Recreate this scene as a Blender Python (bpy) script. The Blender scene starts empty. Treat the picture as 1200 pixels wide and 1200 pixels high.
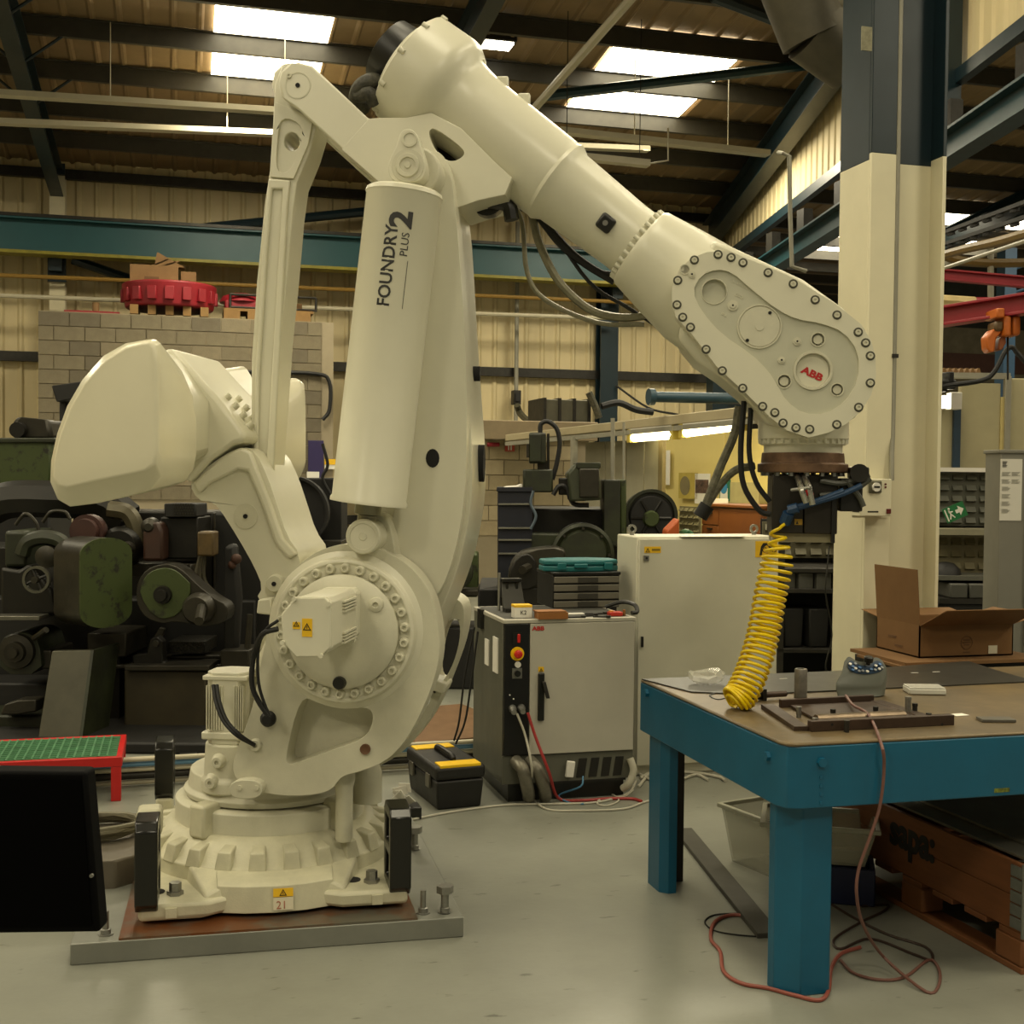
import bpy, math, random
from math import radians, sin, cos, pi, atan
from mathutils import Vector, Matrix
from mathutils.geometry import tessellate_polygon
random.seed(7)
sc = bpy.context.scene
COL = sc.collection
# ---------------------------------------------------------------- camera
F = 1450.0
CAMP = Vector((0, 0, 1.70))
RC = Matrix.Rotation(-radians(15.05), 3, 'Z') @ Matrix.Rotation(radians(90) - atan(42 / F), 3, 'X') @ Matrix.Rotation(0.010, 3, 'Z')
cd = bpy.data.cameras.new('camera'); cam = bpy.data.objects.new('camera', cd); COL.objects.link(cam)
cam.matrix_world = Matrix.Translation(CAMP) @ RC.to_4x4()
cd.sensor_width = 36; cd.lens = F / 1200 * 36; cd.clip_start = .02; cd.clip_end = 200
sc.camera = cam
# ---------------------------------------------------------------- world, exposure
w = bpy.data.worlds.new('world'); sc.world = w; w.use_nodes = True
bg = w.node_tree.nodes['Background']
bg.inputs[0].default_value = (1.0, .88, .62, 1); bg.inputs[1].default_value = .20
sc.view_settings.view_transform = 'Standard'; sc.view_settings.look = 'None'
sc.view_settings.exposure = 0.0; sc.view_settings.gamma = 1.0
sc.view_settings.use_curve_mapping = False
SKY_STRENGTH = 11.0
# added fill lights under the roof, bare discs that even out the hall light
def add_fill(x, y, z, e, size=1.6):
    l = bpy.data.lights.new('fill_light', 'AREA'); l.shape = 'DISK'; l.size = size; l.energy = e; l.color = (1, .90, .66)
    o = bpy.data.objects.new('fill_light', l); o.location = (x, y, z); COL.objects.link(o)
for x, y, e in ((-4.5, -1.5, 170), (1.5, -2.5, 190), (8, 0, 190), (-7, 8, 130), (4, 9.5, 130), (13, 13, 260), (1.0, 17.5, 260), (7.5, 17.5, 260), (-5.5, 17.5, 200)):
    add_fill(x, y, 6.6, e)
# ---------------------------------------------------------------- pixel helpers (frame 1200 x 1200)
def ray(px, py):
    return RC @ Vector(((px - 600) / F, (600 - py) / F, -1))
def onZ(px, py, z=0.0):
    r = ray(px, py); return CAMP + r * ((z - CAMP.z) / r.z)
def onY(px, py, y):
    r = ray(px, py); return CAMP + r * (y / r.y)
def onX(px, py, x):
    r = ray(px, py); return CAMP + r * (x / r.x)
def atD(px, py, d):
    r = ray(px, py); h = Vector((sin(radians(15.05)), cos(radians(15.05)), 0)); return CAMP + r * (d / r.dot(h))
# ---------------------------------------------------------------- objects
def props(o, label=None, cat=None, group=None, kind=None):
    if label: o['label'] = label
    if cat: o['category'] = cat
    if group: o['group'] = group
    if kind: o['kind'] = kind
    return o
def thing(name, label, cat, loc=(0, 0, 0), rz=0.0, group=None, kind=None):
    o = bpy.data.objects.new(name, None); COL.objects.link(o)
    o.empty_display_size = .1
    o.matrix_basis = Matrix.Translation(Vector(loc)) @ Matrix.Rotation(rz, 4, 'Z')
    return props(o, label, cat, group, kind)
def mw(o):
    m = o.matrix_basis.copy()
    while o.parent: o = o.parent; m = o.matrix_basis @ m
    return m
def loc_(o, p): return mw(o).inverted() @ Vector(p)
def pl(o, px, py, y):
    """pixel ray meets the plane y = const of the object's own frame"""
    mi = mw(o).inverted(); c = mi @ CAMP; r = mi.to_3x3() @ ray(px, py)
    return c + r * ((y - c.y) / r.y)
def plx(o, px, py, x):
    mi = mw(o).inverted(); c = mi @ CAMP; r = mi.to_3x3() @ ray(px, py)
    return c + r * ((x - c.x) / r.x)
def plz(o, px, py, z):
    mi = mw(o).inverted(); c = mi @ CAMP; r = mi.to_3x3() @ ray(px, py)
    return c + r * ((z - c.z) / r.z)
def copy_tree(o, parent=None):
    c = o.copy(); COL.objects.link(c); c.parent = parent
    for ch in list(o.children): copy_tree(ch, c)
    return c
def basis(d):
    d = Vector(d).normalized()
    a = Vector((0, 0, 1)) if abs(d.z) < .95 else Vector((0, 1, 0))
    u = d.cross(a).normalized(); return u, d.cross(u).normalized(), d
class MB:
    def __init__(s): s.v = []; s.f = []
    def add(s, vs, fs):
        n = len(s.v); s.v += [tuple(v) for v in vs]; s.f += [tuple(i + n for i in f) for f in fs]; return s
    def box(s, a, b, M=None):
        x0, y0, z0 = a; x1, y1, z1 = b
        vs = [Vector(p) for p in ((x0, y0, z0), (x1, y0, z0), (x1, y1, z0), (x0, y1, z0), (x0, y0, z1), (x1, y0, z1), (x1, y1, z1), (x0, y1, z1))]
        if M is not None: vs = [M @ v for v in vs]
        return s.add(vs, ((3, 2, 1, 0), (4, 5, 6, 7), (0, 1, 5, 4), (1, 2, 6, 5), (2, 3, 7, 6), (3, 0, 4, 7)))
    def cbox(s, c, sz, M=None):
        c = Vector(c); h = Vector(sz) / 2
        T = Matrix.Translation(c) @ (M.to_4x4() if M is not None else Matrix.Identity(4))
        return s.box(-h, h, T)
    def loft(s, rings, cap=True, close=True):
        n = len(rings[0]); vs = []; fs = []
        for r in rings: vs += [Vector(p) for p in r]
        for i in range(len(rings) - 1):
            for j in range(n if close else n - 1):
                k = (j + 1) % n
                fs.append((i * n + j, i * n + k, (i + 1) * n + k, (i + 1) * n + j))
        if cap:
            fs.append(tuple(reversed(range(n)))); fs.append(tuple(range((len(rings) - 1) * n, len(rings) * n)))
        return s.add(vs, fs)
    def lathe(s, p0, ax, prof, n=32, cap=True, sx=1.0):
        u, v, d = basis(ax); p0 = Vector(p0)
        return s.loft([[p0 + d * t + (u * cos(2 * pi * k / n) * sx + v * sin(2 * pi * k / n)) * r for k in range(n)] for t, r in prof], cap)
    def cyl(s, p0, p1, r, r1=None, n=20):
        p0 = Vector(p0); p1 = Vector(p1); L = (p1 - p0).length
        return s.lathe(p0, p1 - p0, [(0, r), (L, r if r1 is None else r1)], n)
    def hexn(s, p, ax, r, h): return s.lathe(p, ax, [(0, r), (h, r)], 6)
    def ring(s, p0, ax, r0, r1, h, n=28):
        u, v, d = basis(ax); p0 = Vector(p0); rs = []
        for t, r in ((0, r0), (0, r1), (h, r1), (h, r0), (0, r0)):
            rs.append([p0 + d * t + (u * cos(2 * pi * k / n) + v * sin(2 * pi * k / n)) * r for k in range(n)])
        return s.loft(rs, cap=False)
    def prism(s, poly, y0, y1, holes=(), mp=None):
        """poly: list of (a, b); mp(a, b, t) -> point; default a = x, b = z, t = y"""
        mp = mp or (lambda a, b, t: Vector((a, t, b)))
        loops = [list(poly)] + [list(h) for h in holes]
        tris = tessellate_polygon([[Vector((a, b, 0)) for a, b in l] for l in loops])
        flat = [p for l in loops for p in l]; n = len(flat)
        vs = [mp(a, b, y0) for a, b in flat] + [mp(a, b, y1) for a, b in flat]
        fs = [tuple(t) for t in tris] + [tuple(n + i for i in reversed(t)) for t in tris]
        k = 0
        for l in loops:
            m = len(l)
            for j in range(m): fs.append((k + j, k + (j + 1) % m, n + k + (j + 1) % m, n + k + j))
            k += m
        return s.add(vs, fs)
    def tube(s, pts, r, n=8, sub=5, smooth=True):
        pts = [Vector(p) for p in pts]
        if smooth and len(pts) > 2:
            q = [pts[0] * 2 - pts[1]] + pts + [pts[-1] * 2 - pts[-2]]; out = []
            for i in range(1, len(q) - 2):
                a, b, c, d = q[i - 1:i + 3]
                for k in range(sub):
                    t = k / sub
                    out.append(.5 * ((2 * b) + (c - a) * t + (2 * a - 5 * b + 4 * c - d) * t * t + (3 * b - a - 3 * c + d) * t ** 3))
            out.append(pts[-1]); pts = out
        rings = []; u = None
        for i, p in enumerate(pts):
            d = (pts[min(i + 1, len(pts) - 1)] - pts[max(i - 1, 0)])
            d = d.normalized() if d.length > 1e-9 else Vector((0, 0, 1))
            if u is None: u = basis(d)[0]
            else:
                u = (u - d * u.dot(d)); u = u.normalized() if u.length > 1e-6 else basis(d)[0]
            v = d.cross(u)
            rr = r[i * len(r) // len(pts)] if isinstance(r, (list, tuple)) else r
            rings.append([p + (u * cos(2 * pi * k / n) + v * sin(2 * pi * k / n)) * rr for k in range(n)])
        return s.loft(rings)
    def sphere(s, c, r, n=14, m=8, sz=1.0):
        return s.lathe(Vector(c) - Vector((0, 0, r * sz)), (0, 0, 1), [(r * sz * (1 - cos(pi * i / m)), max(r * sin(pi * i / m), 1e-4)) for i in range(m + 1)], n)
    def mesh(s, name):
        me = bpy.data.meshes.new(name); me.from_pydata(s.v, [], s.f); me.validate(); me.update(); return me
    def build(s, name, m, parent=None, bevel=0, seg=2, loc=None, rz=0, smooth=True, ang=38, sub=0, recalc=True):
        me = s.mesh(name)
        if recalc:
            import bmesh
            b = bmesh.new(); b.from_mesh(me); bmesh.ops.recalc_face_normals(b, faces=b.faces); b.to_mesh(me); b.free()
        if smooth:
            me.polygons.foreach_set('use_smooth', [True] * len(me.polygons)); me.set_sharp_from_angle(angle=radians(ang))
        me.materials.append(m)
        o = bpy.data.objects.new(name, me); COL.objects.link(o); o.parent = parent
        if loc is not None: o.matrix_basis = Matrix.Translation(Vector(loc)) @ Matrix.Rotation(rz, 4, 'Z')
        if bevel:
            b = o.modifiers.new('bevel', 'BEVEL'); b.width = bevel; b.segments = seg; b.limit_method = 'ANGLE'; b.angle_limit = radians(35)
        if sub:
            q = o.modifiers.new('sub', 'SUBSURF'); q.levels = q.render_levels = sub
        return o
def inst(src, parent, M, name=None):
    c = src.copy(); COL.objects.link(c); c.parent = parent; c.matrix_basis = M
    if name: c.name = name
    return c
def circ(x, z, r, n=20, rx=None):
    rx = rx or r
    return [(x + rx * cos(2 * pi * k / n), z + r * sin(2 * pi * k / n)) for k in range(n)]
def smoothpoly(p, it=2):
    for _ in range(it):
        q = []
        for i in range(len(p)):
            a = Vector(p[i]); b = Vector(p[(i + 1) % len(p)])
            q += [tuple(a * .75 + b * .25), tuple(a * .25 + b * .75)]
        p = q
    return p
# ---------------------------------------------------------------- materials
def lin(h):
    if isinstance(h, str):
        h = h.lstrip('#'); c = [int(h[i:i + 2], 16) / 255 for i in (0, 2, 4)]
    else: c = h
    return tuple((x / 12.92 if x <= .04045 else ((x + .055) / 1.055) ** 2.4) for x in c) + (1,)
MC = {}
def mat(name, col, rough=.5, metal=0.0, var=.12, scale=5.0, bump=0.0, col2=None, thr=None, bscale=None, spec=.5, stretch=None):
    if name in MC: return MC[name]
    m = bpy.data.materials.new(name); m.use_nodes = True; nt = m.node_tree; b = nt.nodes['Principled BSDF']
    c = lin(col); b.inputs['Roughness'].default_value = rough; b.inputs['Metallic'].default_value = metal
    b.inputs['Specular IOR Level'].default_value = spec
    b.inputs['Base Color'].default_value = c
    m.diffuse_color = c
    if var or col2:
        tc = nt.nodes.new('ShaderNodeTexCoord'); n = nt.nodes.new('ShaderNodeTexNoise'); r = nt.nodes.new('ShaderNodeValToRGB')
        n.inputs['Scale'].default_value = scale; n.inputs['Detail'].default_value = 5; n.inputs['Roughness'].default_value = .65
        src = tc.outputs['Object']
        if stretch:
            mp = nt.nodes.new('ShaderNodeMapping'); mp.inputs['Scale'].default_value = stretch
            nt.links.new(src, mp.inputs[0]); src = mp.outputs[0]
        nt.links.new(src, n.inputs['Vector']); nt.links.new(n.outputs['Fac'], r.inputs[0])
        lo, hi = thr or (.3, .7)
        r.color_ramp.elements[0].position = lo; r.color_ramp.elements[1].position = hi
        d = lin(col2) if col2 else tuple(x * (1 - 2 * var) for x in c[:3]) + (1,)
        r.color_ramp.elements[0].color = d; r.color_ramp.elements[1].color = c
        nt.links.new(r.outputs[0], b.inputs['Base Color'])
        mr = nt.nodes.new('ShaderNodeMapRange'); mr.inputs['To Min'].default_value = min(1, rough * 1.2); mr.inputs['To Max'].default_value = rough * .88
        nt.links.new(n.outputs['Fac'], mr.inputs['Value']); nt.links.new(mr.outputs[0], b.inputs['Roughness'])
        if bump:
            n2 = nt.nodes.new('ShaderNodeTexNoise'); n2.inputs['Scale'].default_value = bscale or scale * 12; n2.inputs['Detail'].default_value = 3
            nt.links.new(tc.outputs['Object'], n2.inputs['Vector'])
            bp = nt.nodes.new('ShaderNodeBump'); bp.inputs['Strength'].default_value = bump; bp.inputs['Distance'].default_value = .01
            nt.links.new(n2.outputs['Fac'], bp.inputs['Height']); nt.links.new(bp.outputs[0], b.inputs['Normal'])
    MC[name] = m; return m
def emis(name, col, s):
    if name in MC: return MC[name]
    m = bpy.data.materials.new(name); m.use_nodes = True; b = m.node_tree.nodes['Principled BSDF']
    b.inputs['Base Color'].default_value = lin(col); b.inputs['Emission Color'].default_value = lin(col); b.inputs['Emission Strength'].default_value = s
    MC[name] = m; return m
def glass(name, col, alpha=.35, rough=.15):
    m = mat(name, col, rough, var=0); m.node_tree.nodes['Principled BSDF'].inputs['Alpha'].default_value = alpha; return m
def text_mesh(txt, size, ext=.0006, shear=0, off=0.0, align='LEFT'):
    cu = bpy.data.curves.new('lettering', 'FONT'); cu.body = txt; cu.size = size; cu.extrude = ext; cu.offset = off; cu.align_x = align; cu.shear = shear; cu.resolution_u = 3
    o = bpy.data.objects.new('lettering_tmp', cu); COL.objects.link(o)
    dg = bpy.context.evaluated_depsgraph_get(); me = bpy.data.meshes.new_from_object(o.evaluated_get(dg))
    bpy.data.objects.remove(o); me.name = 'lettering'; return me
def lettering(txt, size, m, parent, origin, right, up, name='lettering', sx=1.0, ext=.0006, off=0.0, align='LEFT', shear=0):
    me = text_mesh(txt, size, ext, shear, off, align); me.materials.clear(); me.materials.append(m)
    o = bpy.data.objects.new(name, me); COL.objects.link(o); o.parent = parent
    r = Vector(right).normalized(); u = Vector(up); u = (u - r * u.dot(r)).normalized(); n = r.cross(u)
    M = Matrix((( r.x * sx, u.x, n.x, origin[0]), (r.y * sx, u.y, n.y, origin[1]), (r.z * sx, u.z, n.z, origin[2]), (0, 0, 0, 1)))
    me.transform(M)
    return o
robot_w = mat('robot_paint', '#d6d3bd', .29, var=.035, scale=2.5, bump=.02, bscale=160)
robot_d = mat('robot_paint_cast', '#cfccb5', .42, var=.08, scale=5, bump=.08, bscale=220)
robot_w2 = mat('counterweight_paint', '#ddd8bd', .24, var=.03, scale=3)
dirty_w = mat('robot_paint_dirty', '#cbc7ab', .45, var=.14, scale=5, bump=.08, bscale=150)
black = mat('black_plastic', '#15150f', .35, var=.1, scale=9)
blackrub = mat('black_rubber', '#10100e', .6, var=.1)
steel = mat('steel', '#8d8d88', .32, 1.0, var=.15, scale=20)
zinc = mat('zinc_bolt', '#a09f98', .38, .9, var=.12, scale=40)
darkst = mat('dark_steel', '#3a3833', .45, .6, var=.2, scale=8)
teal = mat('teal_steel', '#10343a', .42, var=.12, scale=3)
red_b = mat('dull_red_paint', '#8c1622', .5, var=.12)
teal_dark = mat('dark_teal_steel', '#0b2229', .4, var=.12, scale=3)
yellow = mat('yellow', '#f2c400', .45, var=.04)
red = mat('red_paint', '#b3121c', .4, var=.1)
white = mat('white', '#dedbd0', .5, var=.03)
ply = mat('plywood', '#8a5a28', .65, var=.18, scale=6, stretch=(1, 1, 6))
card = mat('cardboard', '#76552f', .8, var=.07, scale=4)
# ================================================================ the hall
YB = 22.0
EAVE = 6.7; TS = .10; YR = 4.0
def roofz(y): return EAVE + TS * (YB - y) if y > YR else EAVE + TS * (YB - YR) - TS * (YR - y)
flm = mat('painted_concrete_floor', '#86877b', .36, var=.12, scale=1.3, bump=.05, bscale=40)
nt = flm.node_tree
def floor_marks(nt):
    b = nt.nodes['Principled BSDF']; src = b.inputs['Base Color'].links[0].from_socket
    tc = nt.nodes.new('ShaderNodeTexCoord'); n = nt.nodes.new('ShaderNodeTexNoise'); n.inputs['Scale'].default_value = 9; n.inputs['Detail'].default_value = 6
    mp = nt.nodes.new('ShaderNodeMapping'); mp.inputs['Scale'].default_value = (1, 2.4, 1); nt.links.new(tc.outputs['Object'], mp.inputs[0]); nt.links.new(mp.outputs[0], n.inputs['Vector'])
    r = nt.nodes.new('ShaderNodeValToRGB'); r.color_ramp.elements[0].position = .27; r.color_ramp.elements[0].color = (.25, .25, .22, 1); r.color_ramp.elements[1].position = .34; r.color_ramp.elements[1].color = (1, 1, 1, 1)
    nt.links.new(n.outputs['Fac'], r.inputs[0])
    mx = nt.nodes.new('ShaderNodeMix'); mx.data_type = 'RGBA'; mx.blend_type = 'MULTIPLY'; mx.inputs[0].default_value = .8
    nt.links.new(src, mx.inputs[6]); nt.links.new(r.outputs[0], mx.inputs[7]); nt.links.new(mx.outputs[2], b.inputs['Base Color'])
floor_marks(nt)
props(MB().box((-14, -8, -.2), (26, YB + 2, 0)).build('floor', flm, smooth=False), kind='structure')
clad = mat('cream_cladding', '#cdbd92', .55, var=.10, scale=1.2, stretch=(1, 1, .25))
roofm = mat('roof_sheet', '#8d7653', .6, var=.15, scale=1.0)
def ribbed(P, Q, z0a, z1a, z0b, z1b, pitch=.30, dep=.035):
    """upright ribbed sheet between the plan points P and Q, its foot and head heights going from a to b"""
    P = Vector(P); Q = Vector(Q); d = Q - P; L = d.length; d.normalize(); nrm = Vector((d.y, -d.x, 0))
    n = int(L / pitch); st = []
    for i in range(n):
        for a, q in ((0, 0), (.12, 1), (.24, 1), (.36, 0)): st.append(((i + a) * pitch, q * dep))
    st.append((L, 0)); m = MB(); rr = []
    for t, q in st:
        k = t / L; p = P + d * t + nrm * q
        rr.append([p + Vector((0, 0, z0a + (z0b - z0a) * k)), p + Vector((0, 0, z1a + (z1b - z1a) * k))])
    return m.loft(rr, cap=False, close=False)
wb = ribbed((-14, YB, 0), (10.1, YB, 0), 0, EAVE + .22, 0, EAVE + .22).build('wall_back', clad, recalc=False, smooth=False)
props(wb, kind='structure')
ribbed((-14, -8, 0), (-14, YB, 0), 0, 9, 0, 7).build('wall_left', clad, recalc=False, smooth=False)['kind'] = 'structure'
ribbed((26, YB, 0), (26, -8, 0), 0, 7, 0, 9).build('wall_far_right', clad, recalc=False, smooth=False)['kind'] = 'structure'
MB().box((9, 34, 0), (40, 34.2, 8)).build('wall_far_bay', mat('far_wall', '#3b382c', .8, var=.2), smooth=False)['kind'] = 'structure'
MB().box((9.9, YB + .3, 0), (10.1, 34, 7)).build('wall_far_left', mat('far_wall', '#3b382c', .8, var=.2), smooth=False)['kind'] = 'structure'
# horizontal sheeting rails and stanchions of the back wall
def ibeam(m, a, b, h, w_, t=.02, up=(0, 0, 1)):
    a = Vector(a); b = Vector(b); d = (b - a); L = d.length; d.normalize(); up = Vector(up); s = d.cross(up).normalized(); u = s.cross(d)
    R = Matrix((s, d, u)).transposed().to_4x4(); T = Matrix.Translation(a) @ R
    m.box((-w_ / 2, 0, h / 2 - t), (w_ / 2, L, h / 2), T); m.box((-w_ / 2, 0, -h / 2), (w_ / 2, L, -h / 2 + t), T)
    m.box((-t / 2, 0, -h / 2 + t), (t / 2, L, h / 2 - t), T); return m
def bar(m, a, b, h, w_):
    a = Vector(a); b = Vector(b); d = (b - a); L = d.length; d.normalize(); s = d.cross(Vector((0, 0, 1))).normalized(); u = s.cross(d)
    return m.box((-w_ / 2, 0, -h / 2), (w_ / 2, L, h / 2), Matrix.Translation(a) @ Matrix((s, d, u)).transposed().to_4x4())
zr = onY(600, 437, YB).z
for z in (zr, onY(200, 215, YB).z, .9):
    bar(MB(), (-14, YB - .12, z), (12, YB - .12, z), .16, .12).build('sheeting_rail', darkst, wb)
for px in (70, 441, 705, 851):
    x = onY(px, 400, YB).x
    if px == 70:
        zt = onY(70, 208, YB - .3).z; zs = onY(70, 318, YB - .3).z
        m = MB(); ibeam(m, (x, YB - .3, 0), (x, YB - .3, zt), .3, .24, .02, (0, 1, 0)); m.build('white_stanchion', mat('stanchion_white', '#cdc4a4', .5, var=.08), wb)
        m = MB(); ibeam(m, (x, YB - .34, zt), (x, YB - .34, EAVE), .42, .26, .03, (0, 1, 0)); m.build('stanchion_head', teal_dark, wb)
        m = MB(); m.box((x - .14, YB - .52, zs - .2), (x + .14, YB - .42, zs + .25)); m.build('stanchion_bracket', teal_dark, wb)
    else:
        m = MB(); ibeam(m, (x, YB - .3, 0), (x, YB - .3, EAVE), .3, .34, .03, (0, 1, 0)); m.build('stanchion', teal_dark, wb)
# roof
def roof_sheet(x0, x1, ya, yb, pitch=.33, dep=.03):
    st = []; n = int((x1 - x0) / pitch)
    for i in range(n):
        for a, q in ((0, 0), (.1, 1), (.2, 1), (.3, 0)): st.append((x0 + (i + a) * pitch, q * dep))
    st.append((x1, 0))
    return MB().loft([[Vector((x, ya, roofz(ya) + .16 - q)), Vector((x, yb, roofz(yb) + .16 - q))] for x, q in st], cap=False, close=False)
ceil = roof_sheet(-14, 26, YR, YB).build('ceiling', roofm, recalc=False, smooth=False); ceil['kind'] = 'structure'
roof_sheet(-14, 26, -8, YR - .001).build('far_slope', roofm, ceil, recalc=False, smooth=False)
purl = mat('purlin_grey', '#3b382e', .5, var=.15)
Y1 = 16.6; DP = 1.32
ys = [Y1 + DP * k for k in range(-18, 5)]
for y in ys:
    if y > YB - .2: continue
    z = roofz(y) + .02
    m = MB(); m.box((-14, y - .035, z - .1), (26, y - .02, z + .12)); m.box((-14, y - .035, z - .12), (26, y + .04, z - .10)); m.box((-14, y - .07, z + .10), (26, y - .02, z + .12))
    m.build('purlin', purl, ceil)
for x in (-12.6, -7.3, -1.94, 3.40, 14.5, 20):
    m = MB(); ibeam(m, (x, YB - .3, roofz(YB) - .32), (x, YR, roofz(YR) - .32), .42, .2, .02)
    m.build('rafter', teal_dark, ceil)
    m = MB(); ibeam(m, (x, YR, roofz(YR) - .32), (x, -8, roofz(-8) - .32), .42, .2, .02); m.build('rafter', teal_dark, ceil)
# fly braces of the left rafter
for yy in (ys[-5], ys[-6], ys[-4]):
    for s in (-1, 1):
        z = roofz(yy); MB().cyl((-1.94, yy, z - .5), (-1.94 + s * .55, yy, z - .06), .02, n=6).build('fly_brace', teal_dark, ceil)
MB().box((10, YB, 6.95), (40, 34, 7.0)).build('far_bay_roof', roofm, ceil)
for k in range(8): MB().box((10.1, YB + .5 + k * 1.5, 6.7), (40, YB + .6 + k * 1.5, 6.9)).build('purlin', purl, ceil)
skm = emis('rooflight_sheet', '#fff3d2', SKY_STRENGTH)
def rooflight(x0, x1, ya, yb):
    m = MB(); e = .12
    m.add([(x0, ya, roofz(ya) + e), (x1, ya, roofz(ya) + e), (x1, yb, roofz(yb) + e), (x0, yb, roofz(yb) + e)], [(0, 1, 2, 3)])
    o = m.build('rooflight', skm, ceil, recalc=False); return o
yp = lambda k: Y1 + DP * k
a = onY(250, 60, 16.6).x; b = onY(383, 60, 16.6).x
rooflight(a, b, yp(0), yp(1.0)); rooflight(a, b, yp(-.95), yp(-.05))
a2 = onY(672, 110, 17.5).x; b2 = onY(822, 80, 17.0).x
rooflight(a2, b2, yp(.02), yp(1.1)); rooflight(a2, b2, yp(-1.0), yp(-.04))
for i in range(5):
    x = a + i * 5.34 - 10.68
    for k in (-6, -9, -12):
        rooflight(x, x + 1.7, yp(k), yp(k + 2))
for i in range(2):
    for j in range(2):
        xa = (13.6, 15.7)[i]; ya = (20.7, YB + .65)[j] + i * .2; yb2 = (21.9, YB + 4.0)[j]; zz_ = (6.86 + .0, 6.93)[j]; MB().add([(xa, ya, zz_ + (roofz(ya) + .12 - 6.86) * (j == 0)), (xa + 1.7, ya, zz_ + (roofz(ya) + .12 - 6.86) * (j == 0)), (xa + 1.7, yb2, zz_ + (roofz(yb2) + .12 - 6.86) * (j == 0)), (xa, yb2, zz_ + (roofz(yb2) + .12 - 6.86) * (j == 0))], [(0, 1, 2, 3)]).build('rooflight', skm, ceil, recalc=False)
# gable sheeting on the right with its rail and crane beam
P0 = onY(845, 260, YB); P0 = Vector((P0.x, YB, 0)); dr = Vector((-sin(radians(11.95)), -cos(radians(11.95)), 0))
def onwall(px, py, off=0.0):
    nrm = Vector((-dr.y, dr.x, 0)); r = ray(px, py); q = P0 + nrm * off
    return CAMP + r * ((q - CAMP).dot(nrm) / r.dot(nrm))
g1 = onwall(880, 285); g2 = onwall(972, 215)
sl = (g2.z - g1.z) / ((g2 - g1).xy.length)
zrail = lambda s: g1.z + sl * (s - (g1 - P0).xy.length)
LW = 17.0; P1 = P0 + dr * LW
wr = ribbed(P1, P0, zrail(LW), roofz(P1.y) + .1, zrail(0), roofz(YB) + .1, .27, .03).build('wall_right', clad, recalc=False, smooth=False); wr['kind'] = 'structure'
nr = Vector((-dr.y, dr.x, 0)); nr = nr if nr.x < 0 else -nr
bar(MB(), P0 + nr * .1 + Vector((0, 0, zrail(0))), P1 + nr * .1 + Vector((0, 0, zrail(LW))), .14, .1).build('sheeting_rail', teal_dark, wr)
m = MB(); ibeam(m, P0 + nr * .25 + Vector((0, 0, roofz(YB) - .4)), P1 + nr * .25 + Vector((0, 0, roofz(P1.y) - .4)), .45, .25); m.build('gable_rafter', teal_dark, wr)
for px, py in ((1133, 60),):
    q = onwall(px, py, -.0); q = Vector((q.x, q.y, 0)) + nr * .2
    ibeam(MB(), q + Vector((0, 0, onwall(1133, 150).z)), q + Vector((0, 0, roofz(q.y))), .2, .2, .02, (0, 1, 0)).build('gable_post', teal_dark, wr)
cb = thing('crane_runway_beam', 'dark teal runway beam below the right gable sheeting', 'beam', P0 + Vector((0, 0, 0)))
m = MB(); q0 = nr * .25 + dr * 1.0 + Vector((0, 0, zrail(1) - .75)); q1 = nr * .25 + dr * (LW - 1) + Vector((0, 0, zrail(LW - 1) - .75))
ibeam(m, q0, q1, .30, .22, .025); m.build('beam', teal, cb)
q = P0; 
for k in range(9):
    bk = MB()
    c = q0 + (q1 - q0) * (k / 9 + .03); bk.cbox(c + Vector((0, 0, .30)), (.14, .2, .3)); bk.build('bracket', darkst, cb)
# post under the back end so the beam stands on something
MB().box((-.15, -.15, 0), (.15, .15, zrail(1) - 1.0), Matrix.Translation(Vector((q0.x, q0.y, 0)))).build('post', teal_dark, cb)
MB().box((-.15, -.15, 0), (.15, .15, zrail(LW - 1) - 1.0), Matrix.Translation(Vector((q1.x, q1.y, 0)))).build('post', teal_dark, cb)
# crane girder along the back wall
yg = YB - .9
g = thing('crane_girder', 'long dark teal crane girder with a yellow lower edge along the back wall', 'girder', (0, yg, 0))
zt = onY(200, 266, yg).z; zb_ = onY(200, 304, yg).z
m = MB(); m.box((-13, -.02, zb_), (9.3, .02, zt)); m.box((-13, -.17, zt - .03), (9.3, .15, zt)); m.build('web', mat('girder_teal', '#1c4c52', .45, var=.06, scale=2), g)
MB().box((-13, -.18, zb_ - .05), (9.3, .16, zb_)).build('lower_flange', mat('girder_edge', '#8d8420', .5, var=.2), g)
MB().box((-13, -.19, zt), (9.3, .17, zt + .05)).build('crane_rail', darkst, g)
for x in (-1.94, 3.4, 7.66):
    MB().box((x - .1, .15, zb_ - .25), (x + .1, .75, zb_ - .04)).build('corbel', teal_dark, g)
def pipe(name, label, pts, r, m, cat='pipe', **k):
    pts = [Vector(p) for p in pts]; o = MB().tube([p - pts[0] for p in pts], r, 8, smooth=k.pop('smooth', False)).build(name, m, loc=pts[0]); return props(o, label, cat, **k)
ochre = mat('ochre_pipe', '#8f6f2c', .5, var=.1); grey = mat('grey_pipe', '#8f8c7c', .45, var=.1); alu = mat('bright_conduit', '#b9b29a', .4, var=.05)
pipe('gas_pipe', 'thin ochre pipe running along the back wall below the teal girder', [onY(-60, 320, yg + .2), onY(350, 337, yg + .2), onY(1000, 366, yg + .2)], .035, ochre)
pipe('conduit', 'pale thin pipe along the back wall just above the block wall', [onY(-60, 344, yg + .1), onY(400, 362, yg + .1), onY(720, 373, yg + .1)], .035, alu)
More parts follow.
